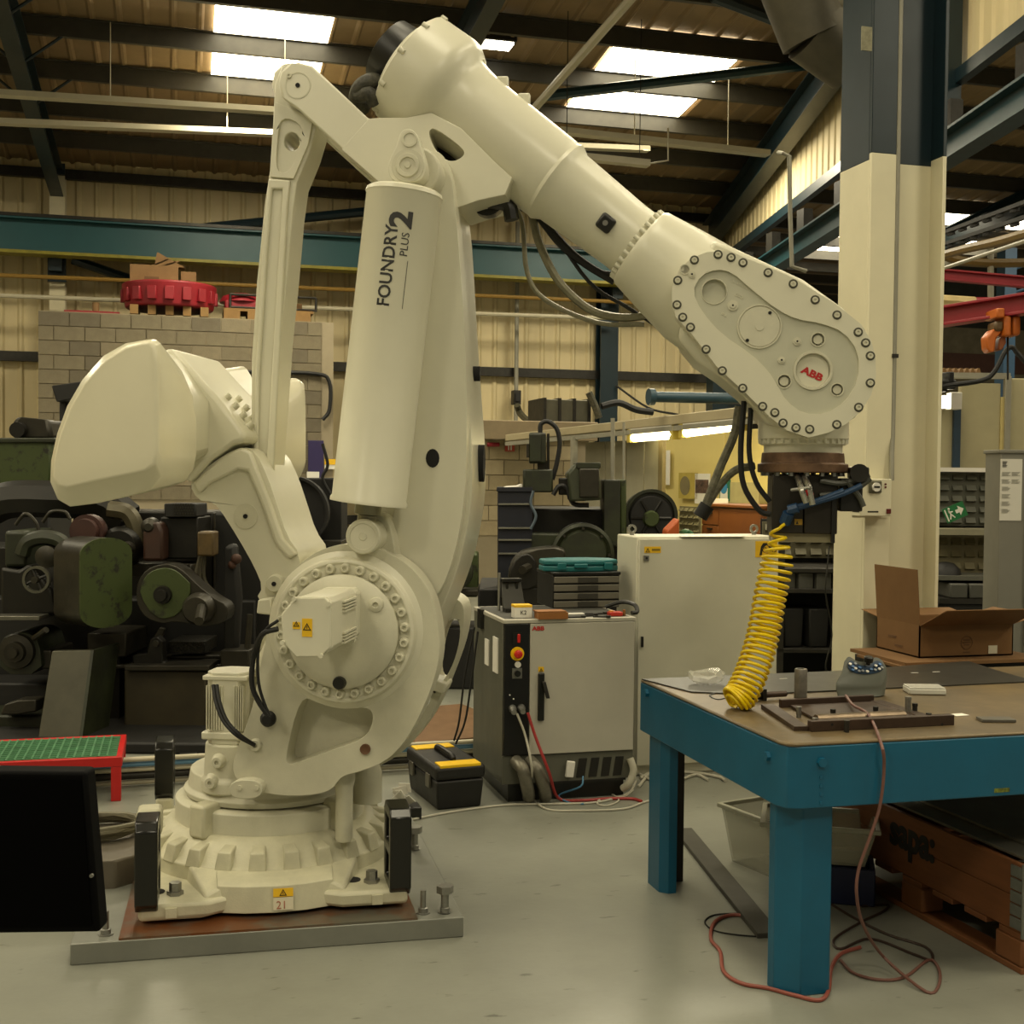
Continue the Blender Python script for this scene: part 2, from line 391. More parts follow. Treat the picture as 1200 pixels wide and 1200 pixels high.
# light tracks hanging under the roof
for i, (p, q, d, l) in enumerate((((-40, 107), (420, 136), 16.5, 'upper bright cable tray hung under the roof, left side'), ((-40, 141), (760, 175), 17.6, 'lower bright cable tray hung under the roof, left side'),
                               ((655, 153), (900, 180), 15.5, 'cable tray hung below the right rooflights, nearer the tall column'))):
    A = onY(*p, d); B = onY(*q, d); t = thing('cable_tray', l, 'cable tray', A, group=None)
    bar(MB(), (0, 0, 0), B - A, .07, .16).build('tray', alu, t)
    for k in (.35, .8):
        c = (B - A) * k; MB().cyl(c, c + Vector((0, 0, roofz(d) + .1 - A.z - c.z)), .008, n=5).build('hanger', alu, t)
def strip(name, label, p, q, y, r, m, cat='strut'):
    return pipe(name, label, [onY(*p, y), onY(*q, y)], r, m, cat)
strip('roof_brace', 'long dark teal tube brace crossing below the right rooflights', (640, 112), (965, 74), 15.2, .07, teal)
strip('roof_brace', 'dark diagonal tube brace behind the upright parallel rod of the robot', (190, 272), (440, 247), 21.4, .08, teal_dark)
strip('roof_brace', 'short dark brace under the girder by the white stanchion', (85, 304), (160, 330), 21.6, .08, teal_dark)
strip('roof_brace', 'dark brace in the top right corner of the roof beside the extractor duct', (835, -4), (925, 30), 13.5, .07, teal_dark)
pipe('conduit', 'cream pipe falling diagonally from the roof behind the robot arm', [onY(745, -8, 12), onY(622, 132, 14.6)], .05, alu)
A = onY(653, 181, 15); B = onY(760, 192, 15)
t = thing('light_fitting', 'long slim light fitting hung below the rooflights right of the arm', 'light', A)
bar(MB(), (0, 0, 0), B - A, .08, .14).build('body', alu, t)
for k in (.1, .9):
    c = (B - A) * k; MB().cyl(c, c + Vector((0, 0, roofz(15) + .14 - A.z - c.z)), .006, n=5).build('hanger', darkst, t)
pipe('wire', 'thin wire bracket at the end of the slim light fitting', [B, onY(783, 188, 15), onY(783, 150, 15)], .012, alu, 'wire')
# high bay lamp seen lit
c = onY(583, 53, 16.0)
t = thing('high_bay_lamp', 'lit white high bay lamp hanging under the roof behind the robot arm', 'lamp', c)
MB().cbox((0, 0, .06), (.46, .34, .1)).build('housing', darkst, t, bevel=.02)
MB().cbox((0, 0, 0), (.38, .28, .03)).build('diffuser', emis('lamp_white', '#fff6dd', 12), t)
MB().cbox((.12, 0, .13), (.62, .1, .05)).build('bracket', darkst, t)
MB().cyl((0, 0, .15), (0, 0, roofz(16) - c.z + .1), .01, n=6).build('hanger', darkst, t)
# ================================================================ the robot
RZ = -radians(21.74)
# the robot stands on the plate, its base turned a little against the arm
rp = atD(318, 900, 5.1); rp.z = 0
PZ = .085                                           # top of the steel base plate
rob = thing('industrial_robot', 'huge cream four bar industrial robot with counterweights, bolted to the steel plate on the floor', 'robot', rp, RZ)
def R3(px, py, y): return pl(rob, px, py, y)
def RP(pts, y): return [(q.x, q.z) for q in (R3(a, b, y) for a, b in pts)]
def S(y, px=400, py=558): return (R3(px + 1, py, y) - R3(px, py, y)).length   # metres per pixel
NB = -radians(2.4) - RZ                              # base casting is square with its plate
cap_mat = mat('dark_hole', '#0b0b09', .8, var=0)
# ---- base casting
def bp(x, y): return (x, y)
FX, FY = .485, .64
foot = [(-FX, -FY), (-.24, -FY), (-.17, -.60), (.17, -.60), (.24, -FY), (FX, -FY), (FX, -.24), (FX - .06, -.16), (FX - .06, .16), (FX, .24), (FX, FY), (-FX, FY), (-FX, .24), (-FX + .06, .16), (-FX + .06, -.16), (-FX, -.24)]
m = MB(); mpz = lambda a, b, t: Vector((a, b, t))
m.prism(foot, PZ + .012, PZ + .07, mp=mpz)
base = m.build('base', dirty_w, rob, bevel=.014, loc=(0, 0, 0), rz=NB)
m = MB(); m.lathe((0, 0, PZ + .05), (0, 0, 1), [(0, .50), (.075, .50), (.085, .485), (.125, .455), (.165, .405), (.17, .385)], 72); cone = m.build('skirt', dirty_w, base, bevel=.004)
tooth = None
for k in range(24):
    a = 2 * pi * (k + .5) / 24; T = Matrix.Rotation(a, 4, 'Z')
    if tooth is None:
        m = MB(); m.loft([[Vector(p) for p in ((.44, -.030, .205), (.505, -.034, .205), (.505, .034, .205), (.44, .030, .205))], [Vector(p) for p in ((.42, -.024, .285), (.487, -.027, .272), (.487, .027, .272), (.42, .024, .285))]])
        tooth = m.build('tooth', dirty_w, base, bevel=.005); tooth.matrix_basis = T
    else: inst(tooth, base, T)
for sx in (-1, 1):
    for sy in (-1, 1):
        m = MB(); m.loft([[Vector((sx * .33, sy * .38, .12)), Vector((sx * .26, sy * .62, .12)), Vector((sx * .17, sy * .60, .12)), Vector((sx * .17, sy * .42, .12))],
                [Vector((sx * .32, sy * .38, .215)), Vector((sx * .25, sy * .60, .165)), Vector((sx * .17, sy * .58, .20)), Vector((sx * .17, sy * .42, .215))]])
        m.build('corner_rib', dirty_w, base, bevel=.01)
for sx in (-1, 1):
    for sy in (-1,):
        m = MB(); m.lathe((sx * .36, sy * .54, .155), (0, 0, 1), [(0, .03), (.014, .03), (.014, .022), (.045, .022)], 6); m.build('foot_bolt', zinc, base)
        MB().cyl((sx * .36 - .07, sy * .50, .15), (sx * .36 - .07, sy * .50, .157), .032).build('bolt_hole', cap_mat, base)
        MB().box((sx * .37 - .02, sy * (FY + .008), PZ + .02), (sx * .37 + .02, sy * FY, PZ + .055)).build('cast_pad', dirty_w, base)
m = MB(); m.lathe((0, 0, .295), (0, 0, 1), [(0, .375), (.006, .385), (.09, .385), (.097, .37)], 72); ring1 = m.build('bearing_ring', robot_d, base, bevel=.003)
for a in (-.75, .72):
    T = Matrix.Rotation(a - pi / 2, 4, 'Z')
    MB().box((.33, -.04, .29), (.43, .04, .42), T).build('cast_lug', dirty_w, base, bevel=.012)
# warning label on the base front
sm_yel = mat('label_yellow', '#e8b91c', .5, var=.03); sm_blk = mat('label_black', '#17150e', .5, var=0); sm_wht = mat('label_white', '#d6cfb4', .6, var=.06)
def plate(name, m_, parent, origin, right, up, w_, h, t=.002, bevel=0):
    r = Vector(right).normalized(); u = Vector(up); u = (u - r * u.dot(r)).normalized(); n = r.cross(u)
    o = Vector(origin); mb = MB()
    mb.loft([[o, o + r * w_, o + r * w_ + u * h, o + u * h], [p + n * t for p in (o, o + r * w_, o + r * w_ + u * h, o + u * h)]])
    return mb.build(name, m_, parent, smooth=False, bevel=bevel)
def tri_sign(parent, origin, right, up, s, m_=None, name='warning_triangle'):
    r = Vector(right).normalized(); u = Vector(up); u = (u - r * u.dot(r)).normalized(); n = r.cross(u); o = Vector(origin) + n * .0026
    out = [(0, 0), (s, 0), (s / 2, s * .87)]; inn = [(s * .17, s * .1), (s * .83, s * .1), (s / 2, s * .68)]
    mb = MB(); mb.prism(out, 0, .0008, [inn], mp=lambda a, b, t: o + r * a + u * b + n * t)
    mb.prism([(s * .47, s * .18), (s * .53, s * .18), (s * .55, s * .5), (s * .45, s * .5)], 0, .0008, mp=lambda a, b, t: o + r * a + u * b + n * t)
    return mb.build(name, m_ or sm_blk, parent, smooth=False)
m = MB().loft([[Vector(p) for p in ((-.22, -.45, z_), (-.21, -.585 - e_, z_), (-.11, -.615 - e_, z_), (0, -.625 - e_, z_), (.11, -.615 - e_, z_), (.21, -.585 - e_, z_), (.22, -.45, z_))] for z_, e_ in ((PZ + .012, .016), (.190, 0), (.205, -.03), (.209, -.10))]); m.build('front_pad', dirty_w, base, bevel=.006)
lsl = Vector((0, .016, .093)); lo = lambda x, t: (x, -.643 + .016 * t, .097 + .093 * t)
plate('warning_label', sm_wht, base, lo(-.01, .10), (1, 0, 0), lsl, .072, .045)
plate('warning_label', sm_yel, base, lo(-.01, .60), (1, 0, 0), lsl, .072, .030)
tri_sign(base, lo(.012, .64), (1, 0, 0), lsl, .027)
lettering('21', .04, mat('faint_red', '#a86a52', .6, var=0), base, (.0, lo(0, .16)[1] - .003, lo(0, .16)[2]), (1, 0, 0), lsl)
# fork pockets, black steel
def fork(x, y, dx=.04, dy=.10, z0=PZ + .03, z1=PZ + .44, dirty=False):
    T = Matrix.Translation((x, y, 0)); t = .045
    out = [(-dy + .03, z0), (dy - .03, z0), (dy, z0 + .03), (dy, z1 - .03), (dy - .03, z1), (-dy + .03, z1), (-dy, z1 - .03), (-dy, z0 + .03)]
    h = (z0 + z1) / 2
    def hole(a, b): return [(-dy + t, a), (dy - t, a), (dy - t, b), (-dy + t, b)]
    m = MB(); m.prism(out, x - dx, x + dx, [hole(z0 + t, h - .02), hole(h + .02, z1 - t)], mp=lambda a, b, tt: Vector((tt, y + a, b)))
    return m.build('fork_pocket', mat('black_enamel', '#14140f', .22, var=.1, scale=9), base, bevel=.006)
fork(-.455, -.57, z0=.13, z1=.455); fork(.455, -.555, z0=.13, z1=.455); fork(-.455, .57, z0=.24, z1=.50); fork(.43, .57, z0=.2, z1=.56)
for x, y in ((-.455, .57), (.43, .57)):
    MB().box((x - .035, y - .1, PZ + .012), (x + .035, y + .1, .25)).build('fork_bracket', dirty_w, base, bevel=.01)
MB().box((-.50, -.50, .36), (-.41, -.40, .46)).build('pocket_cap', dirty_w, base, bevel=.015)
# ---- turret: turning part on the bearing
def tz(px, py, y=-.35): return R3(px, py, y).z
m = MB(); z0 = .396
m.lathe((0, 0, z0), (0, 0, 1), [(0, .31), (.004, .345), (.025, .352), (.04, .335), (.10, .325), (.105, .31)], 64)
m.build('turret_base', robot_d, rob, bevel=.003)
# near side frame with recessed pocket
YN = -.40
fr = [(303, 790), (322, 700), (342, 668), (372, 645), (405, 636), (440, 640), (478, 660), (503, 690), (514, 730), (516, 770), (503, 815), (478, 866), (452, 893), (420, 905), (400, 909), (386, 930), (330, 934), (283, 922), (270, 900), (284, 862), (296, 830)]
pocket = [(352, 815), (372, 824), (402, 832), (430, 828), (438, 838), (434, 856), (420, 869), (380, 882), (348, 894), (338, 896), (334, 888)]
fr = smoothpoly(fr, 2)
m = MB(); A = RP(fr, YN); B = RP(smoothpoly(pocket, 2), YN)
m.prism(A, YN, -.28, [B]); frame = m.build('near_frame', robot_d, rob, bevel=.02, seg=3)
m = MB(); m.prism(RP([(325, 805), (445, 820), (445, 870), (330, 905)], -.34), -.29, -.2); m.build('pocket_floor', robot_d, frame)
# middle body joining both side frames
m = MB(); m.prism(RP([(300, 800), (345, 700), (400, 660), (468, 690), (496, 760), (468, 840), (420, 900), (380, 925), (290, 925), (284, 900)], 0), -.18, .2)
m.build('frame_body', robot_d, rob, bevel=.03)
YF = .30
far = [(300, 762), (345, 700), (405, 665), (470, 660), (520, 690), (543, 700), (549, 712), (546, 745), (530, 790), (515, 825), (500, 850), (482, 872), (455, 890), (420, 905), (380, 928), (300, 925)]
h1 = smoothpoly([(522, 732), (540, 718), (545, 738), (536, 775), (520, 800), (512, 785)], 2); h2 = smoothpoly([(502, 812), (512, 802), (508, 822), (494, 834)], 1); h3 = smoothpoly([(538, 716), (545, 708), (545, 722), (538, 728)], 1)
far = smoothpoly(far, 2)
m = MB(); m.prism(RP(far, YF), .20, YF + .1, [RP(h1, YF), RP(h2, YF)]); m.build('far_frame', robot_d, rob, bevel=.012)
m = MB(); c = R3(497, 812, YF - .08); m.prism(RP([(500, 790), (527, 800), (522, 812), (494, 802)], YF - .1), .15, YF); m.build('frame_web', robot_d, rob, bevel=.01)
# small castings low on the frame
m = MB(); m.prism(RP(smoothpoly([(272, 912), (310, 912), (310, 934), (272, 934)], 2), YN - .02), YN - .05, YN + .03); cv = m.build('cover_plate', robot_d, rob, bevel=.006)
for px in (281, 301):
    MB().hexn(R3(px, 923, YN - .05), (0, -1, 0), .010, .008).build('bolt', robot_d, cv)
for px, py, yy in ((255, 893, -.34), (247, 917, -.34), (300, 873, YN)):
    p = R3(px, py, yy); MB().lathe(p + Vector((0, .04, 0)), (0, -1, 0), [(0, .036), (.04, .026), (.055, .020), (.055, .009), (.045, .008)], 20).build('cast_boss', robot_d, rob)
p = R3(428, 878, YN - .005); MB().lathe(p + Vector((0, .02, 0)), (0, -1, 0), [(0, .02), (.025, .02), (.022, .012)], 16).build('drain_plug', mat('rusty', '#6b4a30', .7, var=.2), rob)
# vertical pipe at the turret right
p = R3(403, 925, -.3); q = R3(403, 985, -.3); MB().lathe(q, (0, 0, 1), [(0, .03), (.01, .034), (.2, .034), (.24, .042), (.30, .042)], 24).build('cable_guide', robot_d, rob)
p2 = R3(430, 935, -.1); MB().lathe((p2.x, -.1, PZ + .30), (0, 0, 1), [(0, .06), (.12, .06), (.16, .045), (.34, .045)], 24).build('guide_post', robot_d, rob)
# ---- J2 gear ring, cover, motor
C2 = R3(405, 738, YN); s_ = S(YN)
m = MB(); m.lathe((C2.x, YN + .02, C2.z), (0, -1, 0), [(0, 92 * s_), (.02, 91 * s_), (.035, 84 * s_), (.06, 82 * s_), (.064, 78 * s_), (.058, 76 * s_), (.058, 66 * s_)], 72)
gr = m.build('gear_housing', robot_w, rob, bevel=.003)
m = MB(); m.lathe((C2.x, YN - .03, C2.z), (0, -1, 0), [(0, 65.5 * s_), (.03, 65 * s_), (.045, 60 * s_), (.055, 48 * s_), (.06, 30 * s_)], 64); gc = m.build('gear_cover', robot_d, rob)
bolt_proto = None
for k in range(26):
    a = 2 * pi * (k + .35) / 26; p = C2 + Vector((cos(a) * 72 * s_, YN - .038 - C2.y, sin(a) * 72 * s_))
    if bolt_proto is None:
        m = MB(); m.lathe((0, 0, 0), (0, -1, 0), [(0, 6 * s_), (.012, 5.6 * s_), (.02, 4.4 * s_), (.02, 2.6 * s_), (.012, 2.4 * s_)], 14)
        bolt_proto = m.build('bolt', robot_d, gr); bolt_proto.matrix_basis = Matrix.Translation(p)
    else: inst(bolt_proto, gr, Matrix.Translation(p))
p = R3(440, 709, YN - .09); MB().lathe(p + Vector((0, .05, 0)), (0, -1, 0), [(0, .045), (.03, .03), (.05, .026), (.055, .012), (.045, .008)], 20).build('cast_boss', robot_d, gc)
p = R3(398, 800, YN - .08); MB().lathe(p + Vector((0, .03, 0)), (0, -1, 0), [(0, .022), (.03, .026), (.05, .022), (.05, .008)], 18).build('black_plug', black, gc)
YM = YN - .50
octo = [(345, 701), (382, 701), (387, 707), (387, 759), (377, 769), (346, 769), (331, 753), (329, 721)]
m = MB(); m.prism(RP(octo, YM), YM, YM + .38); mot = m.build('motor', robot_w, rob, bevel=.004)
plates_y = YM + .30
def shrink(poly, k, c=None):
    cx = sum(p[0] for p in poly) / len(poly); cz = sum(p[1] for p in poly) / len(poly)
    return [(cx + (a - cx) * k, cz + (b - cz) * k) for a, b in poly]
PO = RP(octo, YM)
m = MB(); m.prism(shrink(PO, 1.02), YM + .36, YM + .50); m.build('motor_flange', robot_w, mot, bevel=.006)
m = MB(); m.prism(shrink(PO, 1.03), YM + .012, YM + .03); m.build('motor_end_ring', robot_w, mot, bevel=.002)
# cooling fins on the right side
m = MB(); xr = max(p[0] for p in PO)
for k in range(10):
    for zc, n in ((.07, 5), (-.07, 5)):
        pass
for k in range(4):
    for sgn in (1, -1):
        zc = sum(p[1] for p in PO) / 8 + sgn * .055 + (k - 1.5) * .011
        m.box((xr - .004, YM + .16, zc - .003), (xr + .010, YM + .34, zc + .003))
m.build('motor_fins', robot_w, mot)['kind'] = 'stuff'
for k, (a, b) in enumerate(PO):
    c0 = (sum(p[0] for p in PO) / 8, sum(p[1] for p in PO) / 8); q = (c0[0] + (a - c0[0]) * .98, c0[1] + (b - c0[1]) * .98)
    if k % 2 == 0: MB().cyl((q[0], YM + .002, q[1]), (q[0], YM - .012, q[1]), .008, n=10).build('bolt', robot_w, mot)
for px, py in ((413, 700), (413, 750)):
    p = R3(px, py, YM + .36); MB().cyl(p, p + Vector((0, -.03, 0)), .014, n=12).build('bolt', robot_w, mot)
for a, b, c, d, s2 in ((343, 737, 352, 729, .022), (354, 746, 366, 725, .034)):
    p0 = R3(a, b, YM); p1 = R3(c, d, YM)
    plate('warning_label', sm_yel, mot, (p0.x, YM, p0.z), (1, 0, 0), (0, 0, 1), p1.x - p0.x, p1.z - p0.z)
    w_ = p1.x - p0.x; tri_sign(mot, (p0.x + w_ * .1, YM, p0.z + (p1.z - p0.z) * .36), (1, 0, 0), (0, 0, 1), w_ * .8)
m = MB()
for pts in ([(326, 727), (312, 738), (303, 760), (303, 800), (312, 830), (317, 838)], [(326, 737), (308, 743), (298, 765), (295, 800), (303, 822), (314, 838)]):
    m.tube([R3(a, b, YN - .12 - .06 * (i < 2)) for i, (a, b) in enumerate(pts)], .010 if pts[0][1] > 730 else .006, 8)
m.build('motor_cable', blackrub, rob)
p = R3(315, 842, YN); MB().lathe(p + Vector((0, .06, 0)), (0, -1, 0), [(0, .03), (.075, .03), (.09, .018)], 18).build('cable_gland', blackrub, rob)
# ---- J1 motor
YJ = -.22
def RB(px, py, y): return R3(px, py, y)
a = R3(237, 873, YJ - .1); b = R3(287, 790, YJ - .1); c1 = R3(262, 838, YJ)
m = MB(); hw = (b.x - a.x) / 2; cx = (a.x + b.x) / 2
m.prism([(cx - hw, -hw * .5), (cx - hw * .6, -hw), (cx + hw * .6, -hw), (cx + hw, -hw * .5), (cx + hw, hw * .6), (cx + hw * .5, hw), (cx - hw * .5, hw), (cx - hw, hw * .6)], a.z, b.z, mp=lambda p, q, t: Vector((p, YJ + q, t)))
j1 = m.build('turning_motor', robot_w, rob, bevel=.005)
MB().box((cx - hw - .008, YJ - hw - .008, a.z + .02), (cx + hw + .008, YJ + hw, a.z + .05)).build('motor_flange', robot_w, j1, bevel=.006)
MB().box((cx - hw - .004, YJ - hw - .005, b.z - .03), (cx + hw + .004, YJ + hw, b.z - .012)).build('motor_end_ring', robot_w, j1, bevel=.004)
m = MB()
for k in range(7):
    x = cx - hw * .85 + k * hw * .12
    m.box((x, YJ - hw - .010, a.z + .06), (x + .004, YJ - hw + .02, b.z - .05))
for k in range(5):
    x = cx + hw * .45 + k * hw * .1
    m.box((x, YJ - hw - .010, a.z + .06), (x + .004, YJ - hw + .02, b.z - .05))
m.build('motor_fins', robot_w, j1)['kind'] = 'stuff'
MB().lathe((cx, YJ, PZ + .36), (0, 0, 1), [(0, hw * 1.4), (.05, hw * 1.4), (.06, hw * 1.28), (a.z - PZ - .36, hw * 1.2)], 32).build('motor_seat', robot_d, rob, bevel=.008)
m = MB()
for dx, e in ((0, 0), (.012, 4)):
    m.tube([R3(250 + e, 803, YJ - .17), R3(253 + e, 822, YJ - .21), R3(262 + e, 845, YJ - .24), R3(278 + e, 862, YJ - .25), R3(298, 873, YJ - .2)], .008, 8)
m.build('turning_motor_cable', blackrub, rob)
# ---- lower arm (upright link)
YA = .19
larm = [(500, 188), (525, 190), (545, 215), (552, 260), (556, 330), (562, 430), (569, 520), (570, 580), (560, 640), (545, 690), (522, 740), (505, 800), (480, 820), (440, 790), (420, 740), (430, 660), (460, 560), (480, 400), (485, 260)]
def sh(poly, dx): return [(a - dx, b) for a, b in poly]
larm = smoothpoly(larm, 2); LA = RP(sh(larm, 16), -YA); LB = RP(larm, 0)
hole = RP(circ(507, 537, 11, 16, 8), -.26)
m = MB(); m.prism(LA, -YA, YA); la = m.build('lower_arm', robot_w, rob, bevel=.035, seg=4)
MB().prism(hole, -.2615, -.25).build('side_hole', cap_mat, la)
for px, py, hh in ((562, 438, .03), (567, 543, .075)):
    q = R3(px, py, 0)
    c = plx(rob, px, py, q.x); m = MB(); m.lathe(Vector((q.x - .03, -.0, q.z)), (1, 0, 0), [(0, hh), (.032, hh)], 16, sx=.45); m.build('side_slot', cap_mat, la)
m = MB(); m.prism(RP(smoothpoly([(496, 180), (508, 175), (520, 182), (528, 200), (533, 240), (541, 330), (547, 450), (547, 560), (538, 630), (520, 690), (490, 720), (450, 690), (460, 600), (474, 560), (484, 300)], 2), -.26), -.26, -.15); m.build('arm_cheek', robot_w, la, bevel=.02, seg=3)
# bosses of the J3 pivot
for y0, y1, r in ((.19, .27, 30),):
    c = R3(505, 205, (y0 + y1) / 2); MB().lathe((c.x, y0, c.z), (0, 1, 0), [(0, r * s_ * .9), (.01, r * s_), (y1 - y0, r * s_)], 40).build('pivot_boss', robot_d, la, bevel=.004)
# ---- balancer
YL = -.40
T0 = R3(474, 226, YL); T1 = R3(432, 590, YL); ax = (T1 - T0).normalized(); Lb = (T1 - T0).length; rb = .140
m = MB(); m.lathe(T0 - ax * .012, ax, [(0, rb * .9), (.008, rb * 1.0), (.022, rb * 1.03), (.028, rb), (Lb - .01, rb), (Lb, rb * 1.04), (Lb + .012, rb * 1.04), (Lb + .014, rb * .9)], 64)
bal = m.build('balancer', robot_w, rob)
m = MB(); m.lathe(T1 - ax * .02, ax, [(0, .05), (.06, .05), (.065, .036), (.10, .036)], 28); m.build('balancer_rod', mat('bare_zinc', '#8e8b76', .4, .6, var=.1), bal)
C4 = R3(430, 628, YL)
m = MB(); m.cyl((C4.x, YL - .065, C4.z), (C4.x, YL + .12, C4.z), 20 * s_, n=36); be = m.build('balancer_foot', robot_w, rob, bevel=.006)
MB().lathe((C4.x, YL - .06, C4.z), (0, -1, 0), [(0, 19 * s_), (.008, 18.6 * s_), (.008, 15 * s_), (.004, 14.5 * s_), (.004, 5 * s_), (.008, 4 * s_)], 36).build('pivot_cap', robot_d, be)
m = MB(); m.prism(RP(smoothpoly([(425, 600), (452, 602), (462, 625), (466, 650), (470, 680), (415, 680), (415, 640)], 2), YL + .08), YL + .05, -.2); m.build('pivot_ear', robot_d, rob, bevel=.02, seg=3)
# top fork of the balancer
top = smoothpoly([(472, 154), (488, 154), (494, 172), (502, 200), (495, 216), (460, 216), (456, 195), (468, 172)], 2)
m = MB(); m.prism(RP(top, YL - .02), YL - .05, YL + .03); tf = m.build('balancer_top_bracket', robot_w, rob, bevel=.012, seg=3)
c = R3(480, 163, YL - .05); MB().lathe((c.x, YL - .045, c.z), (0, -1, 0), [(0, .03), (.01, .029), (.01, .022), (.003, .021)], 24).build('lug_eye', robot_d, tf)
c = R3(478, 194, YL - .05); MB().lathe((c.x, YL - .045, c.z), (0, -1, 0), [(0, .062), (.008, .060), (.008, .045), (.016, .042), (.016, .03), (.01, .028), (.01, .012), (.015, .01)], 32).build('pivot_cap', robot_d, tf)
c = R3(488, 200, YL + .03); MB().lathe((c.x, YL + .03, c.z), (0, 1, 0), [(0, .085), (.01, .09), (.14, .09), (.22, .085)], 40).build('pivot_boss', robot_d, rob, bevel=.004)
# lettering on the balancer, laid on its curved skin
e1 = ax.cross(Vector((0, 1, 0))).normalized()
def on_bal(txt, size, u0, v0, m_, sx=1.0, off=0.0, rect=None):
    """u runs up the balancer from its lower end, v to the left round the skin, letters stand with their heads left"""
    if rect:
        n = 12; vs = []; fs = []
        for i in range(n + 1):
            for q in (0, 1): vs.append((rect[0] * i / n, q * rect[1], 0))
        for i in range(n): fs.append((2 * i, 2 * i + 2, 2 * i + 3, 2 * i + 1))
        me = bpy.data.meshes.new('lettering'); me.from_pydata(vs, [], fs)
    else: me = text_mesh(txt, size, 0, 0, off)
    me.materials.clear(); me.materials.append(m_)
    vv = (CAMP - mw(rob) @ T0); cl = mw(rob).to_3x3().inverted() @ vv; cl = (cl - ax * cl.dot(ax)).normalized()   # side that faces the viewer
    sd = ax.cross(cl).normalized()
    if sd.x > 0: sd = -sd                      # sd points left
    for v in me.vertices:
        u = u0 + v.co.x * sx; w_ = v0 + v.co.y; a = w_ / rb
        v.co = T1 - ax * u + (cl * cos(a) + sd * sin(a)) * (rb + .0016)
    o = bpy.data.objects.new('lettering', me); COL.objects.link(o); o.parent = bal
letter = mat('letter_grey', '#2b2b29', .5, var=0)
def proj_uv(px, py):
    q = R3(px, py, YL - rb); return (T1 - q).dot(ax)
u_a = proj_uv(430, 357); u_b = proj_uv(440, 264)
on_bal('FOUNDRY', .064, u_a, .010, letter, sx=(u_b - u_a) / .0640 / 4.62, off=.0012)
u_c = proj_uv(452, 298); on_bal('PLUS', .040, u_c, -.035, letter, sx=1.0, off=0)
on_bal('2', .112, proj_uv(452, 265), -.036, letter, sx=1.1, off=.004)
on_bal('', 0, proj_uv(440, 358), -.041, letter, rect=(proj_uv(448, 302) - proj_uv(440, 358), .002))
# ---- upper arm
A0 = R3(480, 79, 0); A1 = R3(745, 286, 0); ua = (A1 - A0).normalized(); sa = S(0)
def tt(px, py): return (R3(px, py, 0) - A0).dot(ua)
m = MB(); m.lathe(A0, ua, [(0, 40 * sa), (.002, 62 * sa), (.01, 65 * sa), (44 * sa, 67 * sa), (52 * sa, 66 * sa), (60 * sa, 61 * sa), (66 * sa, 55 * sa), (74 * sa, 52 * sa), (95 * sa, 49.5 * sa), (204 * sa, 48 * sa), (210 * sa, 47 * sa)], 72)
um = m.build('upper_arm_housing', robot_w, rob)
tu = MB(); tu.lathe(A0 + ua * 209 * sa, ua, [(0, 47.5 * sa), (4 * sa, 48.5 * sa), (7 * sa, 47 * sa), (14 * sa, 43 * sa), (100 * sa, 39 * sa), (128 * sa, 39.5 * sa)], 64)
tub = tu.build('upper_arm_tube', robot_w, rob)
for k_ in range(10):
    an = 2 * pi * k_ / 10; u0_, v0_, _w = basis(ua); pp_ = A0 + ua * 2 * sa + (u0_ * cos(an) + v0_ * sin(an)) * 64.5 * sa; MB().cyl(pp_, pp_ + ua * 7 * sa, 3.4 * sa, n=10).build('bolt', robot_d, um)
MB().lathe(A0 - ua * 6 * sa, ua, [(0, 50 * sa), (10 * sa, 56 * sa)], 48).build('rear_cover', robot_d, um)
# black motor and wrapped cable at the rear
m = MB(); m.lathe(A0 - ua * 36 * sa - Vector((0, 0, 0)), ua, [(0, 30 * sa), (3 * sa, 37 * sa), (20 * sa, 39 * sa), (38 * sa, 39 * sa)], 48); m.build('rear_motor', black, rob)
m = MB(); m.tube([R3(427, 128, .0), R3(418, 118, -.05), R3(423, 102, -.12), R3(437, 95, -.1), R3(448, 100, -.02)], .033, 10); m.tube([R3(420, 112, -.1), R3(432, 110, -.13), R3(440, 120, -.1)], .03, 10)
m.build('wrapped_cable', mat('grey_wrap', '#4b493c', .6, var=.4, scale=30, bump=.5, bscale=60), rob)
# lugs on the top of the housing
un = Vector((-ua.z, 0, ua.x))
for px, py in ((562, 82), (590, 100), (615, 120)):
    t = tt(px, py); c = A0 + ua * t + un * 49 * sa * .99
    MB().cbox(c - Vector((0, .03, 0)) - un * .004, (.05, .05, .03), Matrix.Rotation(-math.atan2(-ua.z, ua.x) * -1, 3, 'Y') if False else basis(ua)[0].to_track_quat('Z', 'Y').to_matrix()).build('cast_lug', robot_w, um, bevel=.006)
